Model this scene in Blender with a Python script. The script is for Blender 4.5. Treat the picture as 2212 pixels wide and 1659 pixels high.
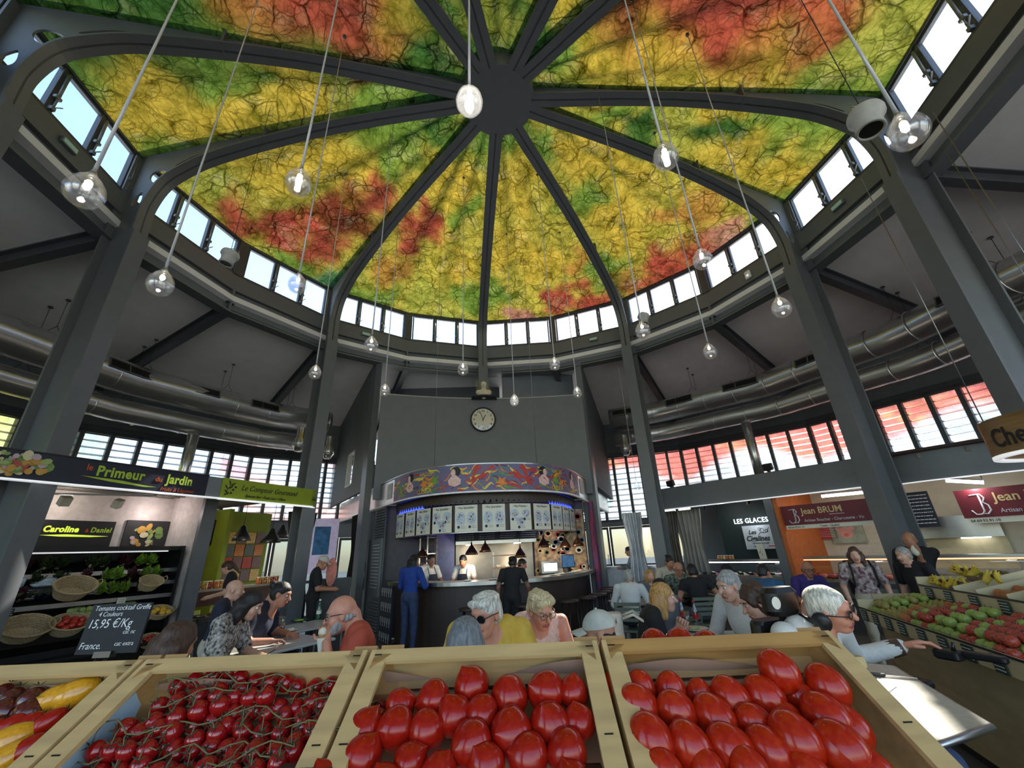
import bpy, math, random
import numpy as np
from mathutils import Matrix, Vector
for _o in list(bpy.data.objects): bpy.data.objects.remove(_o)
SC = bpy.context.scene; COL = SC.collection
PI = math.pi
# ------------------------------------------------------------------ camera
IW, IH = 2212, 1659
FPX, PITCH, YAW, ROLL = 876.589, .3888, .1368, -.0455
CAM = np.array([-.6702, -4.9381, 1.62])
_F = np.array([math.sin(YAW)*math.cos(PITCH), math.cos(YAW)*math.cos(PITCH), math.sin(PITCH)])
_R0 = np.array([math.cos(YAW), -math.sin(YAW), 0.]); _U0 = np.cross(_R0, _F)
_R = math.cos(ROLL)*_R0 + math.sin(ROLL)*_U0; _U = -math.sin(ROLL)*_R0 + math.cos(ROLL)*_U0
cd = bpy.data.cameras.new('camera'); cd.sensor_fit = 'HORIZONTAL'; cd.sensor_width = 36; cd.lens = 36*FPX/IW
cd.clip_start = .02; cd.clip_end = 400
cam = bpy.data.objects.new('camera', cd); COL.objects.link(cam); SC.camera = cam
cam.matrix_world = Matrix([[_R[i], _U[i], -_F[i], CAM[i]] for i in range(3)] + [[0, 0, 0, 1]])
# ------------------------------------------------------------------ sky, sun, exposure
SUN_AZ, SUN_EL = math.radians(39.5), math.radians(43.8)
wd = bpy.data.worlds.new('sky'); SC.world = wd; wd.use_nodes = True
_n = wd.node_tree.nodes; _n.clear()
_sky = _n.new('ShaderNodeTexSky'); _sky.sky_type = 'NISHITA'; _sky.sun_disc = False
_sky.sun_elevation = SUN_EL; _sky.sun_rotation = SUN_AZ; _sky.air_density = 1.15; _sky.dust_density = .7; _sky.ozone_density = 2.5
_bg = _n.new('ShaderNodeBackground'); _bg.inputs[1].default_value = .2
_ow = _n.new('ShaderNodeOutputWorld')
wd.node_tree.links.new(_sky.outputs[0], _bg.inputs[0]); wd.node_tree.links.new(_bg.outputs[0], _ow.inputs[0])
sd = bpy.data.lights.new('sun', 'SUN'); sd.energy = 4.2; sd.angle = .0093; sd.color = (1, .95, .86)
sun = bpy.data.objects.new('sun', sd); COL.objects.link(sun)
_sdv = Vector((math.sin(SUN_AZ)*math.cos(SUN_EL), math.cos(SUN_AZ)*math.cos(SUN_EL), math.sin(SUN_EL)))
sun.rotation_euler = _sdv.to_track_quat('Z', 'Y').to_euler(); sun.location = _sdv*40
vs = SC.view_settings; vs.view_transform = 'Standard'; vs.look = 'None'; vs.gamma = 1; vs.use_curve_mapping = False
vs.exposure = 1.65
SC.cycles.max_bounces = 8; SC.cycles.diffuse_bounces = 4; SC.cycles.glossy_bounces = 3
SC.cycles.transmission_bounces = 6; SC.cycles.transparent_max_bounces = 10
SC.cycles.caustics_reflective = False; SC.cycles.caustics_refractive = False; SC.cycles.sample_clamp_indirect = 6
# ------------------------------------------------------------------ pixel helpers (a pixel gives a direction, the place gives the distance)
def ray(x, y): return _F*FPX + _R*(x-IW/2) + _U*(IH/2-y)
def onz(x, y, z): d = ray(x, y); return CAM + d*(z-CAM[2])/d[2]
def ond(x, y, r): d = ray(x, y); return CAM + d*r/math.hypot(d[0], d[1])
def onpl(x, y, P, n): d = ray(x, y); n = np.array(n, float); return CAM + d*(n@(np.array(P)-CAM))/(n@d)
# ------------------------------------------------------------------ mesh helpers
I4 = np.eye(4)
def TR(x=0, y=0, z=0): m = np.eye(4); m[:3, 3] = (x, y, z); return m
def RZ(a): c, s = math.cos(a), math.sin(a); m = np.eye(4); m[0, 0] = c; m[0, 1] = -s; m[1, 0] = s; m[1, 1] = c; return m
def RX(a): c, s = math.cos(a), math.sin(a); m = np.eye(4); m[1, 1] = c; m[1, 2] = -s; m[2, 1] = s; m[2, 2] = c; return m
def RY(a): c, s = math.cos(a), math.sin(a); m = np.eye(4); m[0, 0] = c; m[0, 2] = s; m[2, 0] = -s; m[2, 2] = c; return m
def SCL(x, y=None, z=None): return np.diag([x, x if y is None else y, x if z is None else z, 1.])
def basis(X, Y, Z, o): m = np.eye(4); m[:3, 0] = X; m[:3, 1] = Y; m[:3, 2] = Z; m[:3, 3] = o; return m
def AX(p, d, up=(0, 0, 1)):                       # frame with local z along d
    d = np.array(d, float); d /= np.linalg.norm(d); u = np.array(up, float)
    if abs(d@u) > .98: u = np.array([1., 0, 0])
    x = np.cross(u, d); x /= np.linalg.norm(x); return basis(x, np.cross(d, x), d, p)
def apply(M, v): v = np.asarray(v, float); return v@M[:3, :3].T + M[:3, 3]
PM = {}
class MB:
    def __init__(s, M=None): s.v = []; s.f = []; s.m = []; s.s = []; s.M = I4 if M is None else np.asarray(M, float); s.n = 0
    def add(s, vs, fs, m=0, sm=False, M=None):
        v = np.asarray(vs, float).reshape(-1, 3)
        if M is not None: v = apply(M, v)
        s.v.append(apply(s.M, v)); b = s.n; s.n += len(v)
        for f in fs: s.f.append([i+b for i in f]); s.m.append(m); s.s.append(sm)
        return s
    def box(s, x0, x1, y0, y1, z0, z1, m=0, M=None):
        return s.add([(x, y, z) for z in (z0, z1) for y in (y0, y1) for x in (x0, x1)],
                     [(0, 2, 3, 1), (4, 5, 7, 6), (0, 1, 5, 4), (2, 6, 7, 3), (0, 4, 6, 2), (1, 3, 7, 5)], m, False, M)
    def cbox(s, c, sz, m=0, M=None):
        return s.box(c[0]-sz[0]/2, c[0]+sz[0]/2, c[1]-sz[1]/2, c[1]+sz[1]/2, c[2]-sz[2]/2, c[2]+sz[2]/2, m, M)
    def rbox(s, c, sz, r, m=0, M=None, k=3):      # box with rounded vertical corners and soft top
        x, y, z = sz[0]/2, sz[1]/2, sz[2]/2; p = []
        for cx, cy, a0 in ((x-r, y-r, 0), (-x+r, y-r, 90), (-x+r, -y+r, 180), (x-r, -y+r, 270)):
            for i in range(k+1):
                a = math.radians(a0+90*i/k); p.append((cx+r*math.cos(a), cy+r*math.sin(a)))
        n = len(p); vs = []; e = min(r, z)*.5
        for zz, q in ((-z, 1-e/max(x, y)), (-z+e, 1), (z-e, 1), (z, 1-e/max(x, y))):
            vs += [(c[0]+a*q, c[1]+b*q, c[2]+zz) for a, b in p]
        fs = [(j*n+i, j*n+(i+1) % n, (j+1)*n+(i+1) % n, (j+1)*n+i) for j in range(3) for i in range(n)]
        fs += [tuple(reversed(range(n))), tuple(range(3*n, 4*n))]
        return s.add(vs, fs, m, False, M)
    def bar(s, a, b, w, h, m=0, up=(0, 0, 1), M=None):
        a = np.array(a, float); b = np.array(b, float); L = np.linalg.norm(b-a)
        F = AX(a, b-a, up); F = F if M is None else M@F
        return s.box(-w/2, w/2, -h/2, h/2, 0, L, m, F)
    def tube(s, pts, r, n=8, m=0, caps=True, M=None, sm=True, closed=False):
        P = np.array(pts, float); k = len(P); R = np.broadcast_to(np.asarray(r, float), (k,))
        T = np.gradient(P, axis=0) if not closed else np.roll(P, -1, 0)-np.roll(P, 1, 0)
        T /= np.linalg.norm(T, axis=1)[:, None]+1e-12
        u = np.array([0, 0, 1.]) if abs(T[0][2]) < .9 else np.array([1., 0, 0]); vs = []
        for i in range(k):
            u = u-T[i]*(u@T[i]); u /= np.linalg.norm(u)+1e-12; w = np.cross(T[i], u)
            vs += [P[i]+R[i]*(math.cos(2*PI*j/n)*u+math.sin(2*PI*j/n)*w) for j in range(n)]
        fs = [(i*n+j, i*n+(j+1) % n, ((i+1) % k)*n+(j+1) % n, ((i+1) % k)*n+j) for i in range(k if closed else k-1) for j in range(n)]
        if caps and not closed: fs += [tuple(reversed(range(n))), tuple(range((k-1)*n, k*n))]
        return s.add(vs, fs, m, sm, M)
    def lathe(s, prof, n=16, m=0, M=None, sm=True, caps=False, sx=1, sy=1):
        k = len(prof); vs = [(r*math.cos(2*PI*j/n)*sx, r*math.sin(2*PI*j/n)*sy, z) for r, z in prof for j in range(n)]
        fs = [(i*n+j, i*n+(j+1) % n, (i+1)*n+(j+1) % n, (i+1)*n+j) for i in range(k-1) for j in range(n)]
        if caps: fs += [tuple(reversed(range(n))), tuple(range((k-1)*n, k*n))]
        return s.add(vs, fs, m, sm, M)
    def prism(s, poly, z0, z1, m=0, M=None):
        n = len(poly); vs = [(x, y, z0) for x, y in poly]+[(x, y, z1) for x, y in poly]
        fs = [(i, (i+1) % n, n+(i+1) % n, n+i) for i in range(n)]+[tuple(reversed(range(n))), tuple(range(n, 2*n))]
        return s.add(vs, fs, m, False, M)
    def ribbon(s, path, z0, z1, th, m=0, M=None, sm=True):   # upright band along a plan path, th to the left of travel
        P = np.array(path, float); T = np.gradient(P, axis=0); T /= np.linalg.norm(T, axis=1)[:, None]
        N = np.stack([-T[:, 1], T[:, 0]], 1); Q = P+N*th; k = len(P); vs = []
        for A, z in ((P, z0), (P, z1), (Q, z1), (Q, z0)): vs += [(a[0], a[1], z) for a in A]
        fs = []
        for g in range(4):
            h = (g+1) % 4
            fs += [(g*k+i, h*k+i, h*k+i+1, g*k+i+1) for i in range(k-1)]
        fs += [(0, 3*k, 2*k, k), (k-1, 2*k-1, 3*k-1, 4*k-1)]
        return s.add(vs, fs, m, False, M)
    def ell(s, c, r, m=0, M=None, n=12, k=7):
        pr = [(max(math.sin(PI*i/k), 1e-3), -math.cos(PI*i/k)) for i in range(k+1)]
        F = TR(*c)@SCL(*(r if hasattr(r, '__len__') else (r, r, r)))
        return s.lathe(pr, n, m, F if M is None else M@F)
    def verts(s): return np.concatenate(s.v) if s.v else np.zeros((0, 3))
    def mesh(s, name, mats, inv=None):
        v = s.verts(); v = v if inv is None else apply(inv, v)
        me = bpy.data.meshes.new(name); me.from_pydata(v.tolist(), [], s.f)
        for k in (mats if isinstance(mats, (list, tuple)) else [mats]): me.materials.append(k)
        me.polygons.foreach_set('material_index', s.m); me.polygons.foreach_set('use_smooth', s.s)
        me.update(); return me
    def build(s, name, mats, parent=None, label=None, cat=None, group=None, kind=None):
        if parent is not None: inv = np.linalg.inv(PM[parent]); B = None
        else:
            v = s.verts(); lo, hi = v.min(0), v.max(0); B = TR((lo[0]+hi[0])/2, (lo[1]+hi[1])/2, lo[2]); inv = np.linalg.inv(B)
        return link(s.mesh(name, mats, inv), name, parent, B, label, cat, group, kind)
def link(me, name, parent=None, M=None, label=None, cat=None, group=None, kind=None):
    o = bpy.data.objects.new(name, me); COL.objects.link(o)
    M = I4 if M is None else M                    # local to the parent when there is one
    if parent is not None: o.parent = parent
    o.matrix_local = Matrix(M.tolist()) if parent is not None else Matrix.Identity(4)
    if parent is None: o.matrix_world = Matrix(M.tolist())
    PM[o] = (PM[parent] if parent is not None else I4)@M
    return tag(o, label, cat, group, kind)
def tag(o, label=None, cat=None, group=None, kind=None):
    for k, v in (('label', label), ('category', cat), ('group', group), ('kind', kind)):
        if v: o[k] = v
    return o
def thing(name, label=None, cat=None, M=None, group=None, kind=None):
    return link(None, name, None, I4 if M is None else M, label, cat, group, kind)
def dup(root, M, label=None, group=None):         # a copy of a thing with copies of its parts and sub-parts
    r = root.copy(); COL.objects.link(r); r.matrix_world = Matrix(M.tolist()); PM[r] = M
    tag(r, label, None, group)
    for ch in root.children:
        c = ch.copy(); COL.objects.link(c); c.parent = r; PM[c] = M@np.array(ch.matrix_local)
        for g in ch.children:
            d = g.copy(); COL.objects.link(d); d.parent = c
    return r
def grid(mb, fn, nu, nv, m=0, sm=True, M=None):    # surface from fn(u,v)
    vs = [fn(i/nu, j/nv) for j in range(nv+1) for i in range(nu+1)]
    fs = [(j*(nu+1)+i, j*(nu+1)+i+1, (j+1)*(nu+1)+i+1, (j+1)*(nu+1)+i) for j in range(nv) for i in range(nu)]
    return mb.add(vs, fs, m, sm, M)
def vcol(me, cols, name='Col'):
    a = me.color_attributes.new(name, 'FLOAT_COLOR', 'POINT')
    c = np.ones((len(me.vertices), 4)); c[:, :3] = cols; a.data.foreach_set('color', c.ravel())
def crom(pts, k=6):                                # Catmull-Rom through 2D/3D points
    P = np.array(pts, float); P = np.vstack([2*P[0]-P[1], P, 2*P[-1]-P[-2]]); out = []
    for i in range(1, len(P)-2):
        for j in range(k):
            t = j/k; out.append(.5*(2*P[i]+(P[i+1]-P[i-1])*t+(2*P[i-1]-5*P[i]+4*P[i+1]-P[i+2])*t*t+(3*P[i]-P[i-1]-3*P[i+1]+P[i+2])*t**3))
    out.append(P[-2]); return np.array(out)
def sf(nm, rad=6.2):                               # stall frame: x to the right along the ring, y outward, z up
    a = nm*PI/9; return basis((math.cos(a), -math.sin(a), 0), (math.sin(a), math.cos(a), 0), (0, 0, 1), (rad*math.sin(a), rad*math.cos(a), 0))
def pol(r, n, z=0): a = n*PI/9; return np.array([r*math.sin(a), r*math.cos(a), z])
# ------------------------------------------------------------------ materials
def srgb(*c): return tuple(((v/255)/12.92 if v/255 <= .04045 else ((v/255+.055)/1.055)**2.4) for v in c)+(1,)
MATS = {}
def mat(name, col, rough=.5, metal=0, var=.12, scale=9, bump=0, stretch=None, col2=None, spec=.5, emit=0, ecol=None, coat=0, sss=0, detail=4, attr=None):
    if name in MATS: return MATS[name]
    m = bpy.data.materials.new(name); m.use_nodes = True; nt = m.node_tree; N = nt.nodes; L = nt.links.new
    b = N['Principled BSDF']; c = srgb(*col); b.inputs['Roughness'].default_value = rough; b.inputs['Metallic'].default_value = metal
    b.inputs['Specular IOR Level'].default_value = spec; b.inputs['Coat Weight'].default_value = coat
    if sss: b.inputs['Subsurface Weight'].default_value = sss; b.inputs['Subsurface Radius'].default_value = (.02, .008, .004)
    tc = N.new('ShaderNodeTexCoord'); mp = N.new('ShaderNodeMapping'); L(tc.outputs['Object'], mp.inputs[0])
    if stretch: mp.inputs['Scale'].default_value = stretch
    nz = N.new('ShaderNodeTexNoise'); nz.inputs['Scale'].default_value = scale; nz.inputs['Detail'].default_value = detail; L(mp.outputs[0], nz.inputs[0])
    rp = N.new('ShaderNodeValToRGB'); L(nz.outputs[0], rp.inputs[0])
    c2 = srgb(*col2) if col2 else tuple(v*(1+var) for v in c[:3])+(1,); c1 = c if col2 else tuple(v*(1-var) for v in c[:3])+(1,)
    rp.color_ramp.elements[0].position = .32; rp.color_ramp.elements[1].position = .68
    rp.color_ramp.elements[0].color = c1; rp.color_ramp.elements[1].color = c2
    out = rp.outputs[0]
    if attr:
        at = N.new('ShaderNodeAttribute'); at.attribute_name = attr
        mx = N.new('ShaderNodeMix'); mx.data_type = 'RGBA'; mx.blend_type = 'MULTIPLY'; mx.inputs[0].default_value = 1
        L(at.outputs[0], mx.inputs[6]); L(out, mx.inputs[7]); out = mx.outputs[2]
    L(out, b.inputs['Base Color'])
    if bump:
        bp = N.new('ShaderNodeBump'); bp.inputs['Strength'].default_value = bump; bp.inputs['Distance'].default_value = .01
        L(nz.outputs[0], bp.inputs['Height']); L(bp.outputs[0], b.inputs['Normal'])
    if emit:
        b.inputs['Emission Color'].default_value = srgb(*(ecol or col)); b.inputs['Emission Strength'].default_value = emit
    MATS[name] = m; return m
def glass(name, tint=(1, 1, 1), refl=.06, rough=.02, milk=0):   # thin pane: mostly clear with a mirror share
    if name in MATS: return MATS[name]
    m = bpy.data.materials.new(name); m.use_nodes = True; nt = m.node_tree; N = nt.nodes; L = nt.links.new; N.clear()
    t = N.new('ShaderNodeBsdfTransparent'); t.inputs[0].default_value = (*tint, 1)
    g = N.new('ShaderNodeBsdfGlossy'); g.inputs['Roughness'].default_value = rough
    x = N.new('ShaderNodeMixShader'); x.inputs[0].default_value = refl; L(t.outputs[0], x.inputs[1]); L(g.outputs[0], x.inputs[2])
    if milk:
        d = N.new('ShaderNodeBsdfTranslucent'); y = N.new('ShaderNodeMixShader'); y.inputs[0].default_value = milk; L(x.outputs[0], y.inputs[1]); L(d.outputs[0], y.inputs[2]); x = y
    o = N.new('ShaderNodeOutputMaterial'); L(x.outputs[0], o.inputs[0]); MATS[name] = m; return m
def film(name, trans=.75, vein=2.2, attr='Col', veins=1., gain=1., clear=0):   # printed translucent sheet; print colour in a point attribute, fine veining procedural
    m = bpy.data.materials.new(name); m.use_nodes = True; nt = m.node_tree; N = nt.nodes; L = nt.links.new; N.clear()
    at = N.new('ShaderNodeAttribute'); at.attribute_name = attr
    tc = N.new('ShaderNodeTexCoord')
    nz = N.new('ShaderNodeTexNoise'); nz.inputs['Scale'].default_value = 1.6; nz.inputs['Detail'].default_value = 6; L(tc.outputs['Object'], nz.inputs[0])
    ad = N.new('ShaderNodeVectorMath'); ad.operation = 'MULTIPLY_ADD'; L(nz.outputs['Color'], ad.inputs[0]); ad.inputs[1].default_value = (.55, .55, .55); L(tc.outputs['Object'], ad.inputs[2])
    val = None
    for sc, wd_, st in ((vein*1.3, .045, 1.), (vein*2.9, .06, .8), (vein*6.5, .1, .5)):
        vo = N.new('ShaderNodeTexVoronoi'); vo.feature = 'DISTANCE_TO_EDGE'; vo.inputs['Scale'].default_value = sc; L(ad.outputs[0], vo.inputs[0])
        mr = N.new('ShaderNodeMapRange'); mr.inputs[1].default_value = 0; mr.inputs[2].default_value = wd_; mr.inputs[3].default_value = st*veins; mr.inputs[4].default_value = 0; L(vo.outputs['Distance'], mr.inputs[0])
        if val is None: val = mr.outputs[0]
        else:
            mx = N.new('ShaderNodeMath'); mx.operation = 'MAXIMUM'; L(val, mx.inputs[0]); L(mr.outputs[0], mx.inputs[1]); val = mx.outputs[0]
    n2 = N.new('ShaderNodeTexNoise'); n2.inputs['Scale'].default_value = 2.3; n2.inputs['Detail'].default_value = 3; L(ad.outputs[0], n2.inputs[0])
    m2 = N.new('ShaderNodeMath'); m2.operation = 'MULTIPLY'; L(val, m2.inputs[0])
    r2 = N.new('ShaderNodeMapRange'); r2.inputs[1].default_value = .36; r2.inputs[2].default_value = .58; r2.inputs[3].default_value = .4; L(n2.outputs[0], r2.inputs[0]); L(r2.outputs[0], m2.inputs[1])
    gm = N.new('ShaderNodeGamma'); gm.inputs[1].default_value = 2.0; L(at.outputs[0], gm.inputs[0])
    dk = N.new('ShaderNodeMix'); dk.data_type = 'RGBA'; dk.blend_type = 'MULTIPLY'; dk.inputs[0].default_value = 1; L(gm.outputs[0], dk.inputs[6]); dk.inputs[7].default_value = (.2, .26, .24, 1)
    pale = N.new('ShaderNodeMix'); pale.data_type = 'RGBA'; L(at.outputs[0], pale.inputs[6]); pale.inputs[7].default_value = (.9, .78, .42, 1)
    r3 = N.new('ShaderNodeMapRange'); r3.inputs[1].default_value = .55; r3.inputs[2].default_value = .78; r3.inputs[4].default_value = .3*veins; L(n2.outputs[0], r3.inputs[0]); L(r3.outputs[0], pale.inputs[0])
    mx = N.new('ShaderNodeMix'); mx.data_type = 'RGBA'; L(m2.outputs[0], mx.inputs[0]); L(pale.outputs[2], mx.inputs[6]); L(dk.outputs[2], mx.inputs[7])
    n4 = N.new('ShaderNodeTexNoise'); n4.inputs['Scale'].default_value = 3.2; n4.inputs['Detail'].default_value = 9; n4.inputs['Roughness'].default_value = .7; L(tc.outputs['Object'], n4.inputs[0])
    c4 = N.new('ShaderNodeValToRGB'); c4.color_ramp.elements[0].position = .36; c4.color_ramp.elements[1].position = .6; c4.color_ramp.elements[0].color = (.42, .46, .3, 1) if veins > .8 else (.8, .8, .8, 1); c4.color_ramp.elements[1].color = (1.12, 1.08, 1.0, 1); L(n4.outputs[0], c4.inputs[0])
    g4 = N.new('ShaderNodeMix'); g4.data_type = 'RGBA'; g4.blend_type = 'MULTIPLY'; g4.inputs[0].default_value = 1; L(mx.outputs[2], g4.inputs[6]); L(c4.outputs[0], g4.inputs[7]); mx = g4
    gn = N.new('ShaderNodeMix'); gn.data_type = 'RGBA'; gn.blend_type = 'MULTIPLY'; gn.inputs[0].default_value = 1; L(mx.outputs[2], gn.inputs[6]); gn.inputs[7].default_value = (gain, gain, gain, 1); mx = gn
    tr = N.new('ShaderNodeBsdfTranslucent'); df = N.new('ShaderNodeBsdfDiffuse'); L(mx.outputs[2], tr.inputs[0]); L(mx.outputs[2], df.inputs[0])
    bp = N.new('ShaderNodeBump'); bp.inputs['Strength'].default_value = .3; bp.inputs['Distance'].default_value = .03; L(m2.outputs[0], bp.inputs['Height']); L(bp.outputs[0], df.inputs['Normal']); L(bp.outputs[0], tr.inputs['Normal'])
    x = N.new('ShaderNodeMixShader'); x.inputs[0].default_value = trans; L(df.outputs[0], x.inputs[1]); L(tr.outputs[0], x.inputs[2])
    if clear:
        tp = N.new('ShaderNodeBsdfTransparent'); L(mx.outputs[2], tp.inputs[0]); y = N.new('ShaderNodeMixShader'); y.inputs[0].default_value = clear; L(x.outputs[0], y.inputs[1]); L(tp.outputs[0], y.inputs[2]); x = y
    o = N.new('ShaderNodeOutputMaterial'); L(x.outputs[0], o.inputs[0]); MATS[name] = m; return m
STEEL = mat('grey_painted_steel', (102, 106, 109), .45, 0, .05, 5)
STEEL2 = mat('dark_grey_frame', (76, 79, 83), .45, 0, .05, 5)
WHITE = mat('white_plaster', (232, 231, 229), .8, 0, .04, 3)
GREYW = mat('grey_wall_paint', (114, 119, 122), .75, 0, .05, 4)
CHROME = mat('galvanised_duct', (196, 196, 194), .27, .82, .12, 3, stretch=(1, 1, 6))
INOX = mat('stainless', (176, 176, 174), .3, 1, .08, 6)
BLACK = mat('black_plastic', (22, 22, 23), .4, 0, .1)
GLASS = glass('window_glass')
WIRE = mat('steel_wire', (150, 150, 150), .35, 1)
# ------------------------------------------------------------------ floor and ground
fm = mat('floor_tiles', (96, 94, 91), .35, 0, .1, 2.5)
fl = thing('floor', kind='structure')
mb = MB(); mb.lathe([(.01, -.02), (11.6, -.02)], 36, sm=False); mb.build('screed', mat('grout', (62, 60, 58), .8), fl)
tile = MB().box(-.397, .397, -.397, .397, -.019, 0).mesh('tile', fm)
for i in range(-9, 10):
    for j in range(-8, 14):
        x, y = i*.8, j*.8
        if math.hypot(x, y) < 10.6 and not (abs(x) < y*.5 and y > 4): link(tile, 'tile', fl, TR(x, y, 0))
mb = MB(); mb.lathe([(11.6, -.05), (60, -.05)], 48, sm=False); mb.build('ground', mat('outdoor_paving', (170, 165, 155), .9), kind='structure')
# ------------------------------------------------------------------ dome: hub, ribs, ceiling sheets
RR = 6.6
RIBS = [-8, -7, -5, -4, -2, 0, 2, 4, 5, 7, 8]
hub = thing('roof_hub', kind='structure', M=TR(0, 0, 9.3))
MB().lathe([(.001, 9.30), (.64, 9.30), (.66, 9.31), (.66, 9.72), (.001, 9.72)], 48, sm=False).build('hub_drum', STEEL, hub)
LOW = crom([(6.06, 6.5), (6.1, 7.0), (6.1, 7.42), (5.96, 7.88), (5.62, 8.2), (5.2, 8.43), (4.3, 8.72), (3.2, 8.98), (2.1, 9.14), (1.1, 9.24), (.6, 9.3)], 5)
TOP = [(6.62, 6.5), (6.62, 8.6), (5.5, 8.82), (4.3, 9.03), (2.9, 9.24), (.6, 9.66)]
def ztop(r): return float(np.interp(r, [.6, 2.9, 4.3, 5.5, 6.62], [9.66, 9.24, 9.03, 8.82, 8.6]))
def oval(cx, cz, a, b, ang, n=20, tear=0):
    P = []
    for i in range(n):
        t = 2*PI*i/n; x = a*math.cos(t); y = b*math.sin(t)*(1-tear*math.cos(t)); P.append((cx+x*math.cos(ang)-y*math.sin(ang), cz+x*math.sin(ang)+y*math.cos(ang)))
    return P
def plate(name, outline, holes, th, mt):           # flat plate with holes, in the xz plane
    cu = bpy.data.curves.new(name, 'CURVE'); cu.dimensions = '2D'; cu.fill_mode = 'BOTH'; cu.extrude = th/2
    for P in [outline]+holes:
        sp = cu.splines.new('POLY'); sp.points.add(len(P)-1); sp.use_cyclic_u = True
        for q, p in zip(sp.points, P): q.co = (p[0], p[1], 0, 1)
    ob = bpy.data.objects.new(name, cu); me = bpy.data.meshes.new_from_object(ob); bpy.data.objects.remove(ob)
    me.transform(Matrix.Rotation(PI/2, 4, 'X')); me.materials.append(mt); return me
web = plate('web', [tuple(p) for p in LOW]+[tuple(p) for p in reversed(TOP)],
            [oval(6.12, 8.06, .19, .15, .5), oval(5.62, 8.42, .3, .085, -.38, tear=.6), oval(6.36, 7.55, .16, .075, 1.75, tear=.5)], .03, STEEL)
mb = MB(); P = np.array(LOW)
for i in range(len(P)-1):
    a, b = P[i], P[i+1]; mb.add([(a[0], -.13, a[1]), (a[0], .13, a[1]), (b[0], .13, b[1]), (b[0], -.13, b[1])], [(0, 1, 2, 3)], 0, True)
for i in range(len(P)-1):
    a, b = P[i], P[i+1]; t = (b-a)/np.linalg.norm(b-a); nn = np.array([t[1], -t[0]])*.028
    a2, b2 = a+nn, b+nn
    mb.add([(a2[0], -.13, a2[1]), (b2[0], -.13, b2[1]), (b2[0], .13, b2[1]), (a2[0], .13, a2[1]), (a[0], -.13, a[1]), (a[0], .13, a[1]), (b[0], .13, b[1]), (b[0], -.13, b[1])], [(0, 1, 2, 3), (0, 4, 7, 1), (3, 2, 6, 5)], 0, False)
bflange = mb.mesh('bottom_flange', STEEL)
mb = MB(); Q = TOP[1:]
for a, b in zip(Q[:-1], Q[1:]): mb.bar((a[0], 0, a[1]), (b[0], 0, b[1]), .2, .025, 0, (0, 1, 0), RX(0))
tflange = mb.mesh('top_flange', STEEL)
stiff = MB().box(4.28, 4.31, -.12, .12, 8.72, 9.06).mesh('stiffener', STEEL)
mb = MB(); mb.box(6.04, 6.07, -.14, .14, 0, 6.75); mb.box(6.55, 6.58, -.14, .14, 0, 8.5); mb.box(6.07, 6.55, -.014, .014, 0, 6.75)
column = mb.mesh('column', STEEL)
base = MB().box(5.98, 6.66, -.2, .2, 0, .03).mesh('base_plate', STEEL)
for n in RIBS:
    a = n*PI/9; M = basis((math.sin(a), math.cos(a), 0), (-math.cos(a), math.sin(a), 0), (0, 0, 1), (0, 0, 0))
    if n == 0:
        pass
    r = thing('roof_rib', kind='structure', M=M)
    link(web, 'web', r); link(bflange, 'bottom_flange', r); link(tflange, 'top_flange', r); link(stiff, 'stiffener', r); link(column, 'column', r); link(base, 'base_plate', r)
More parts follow.
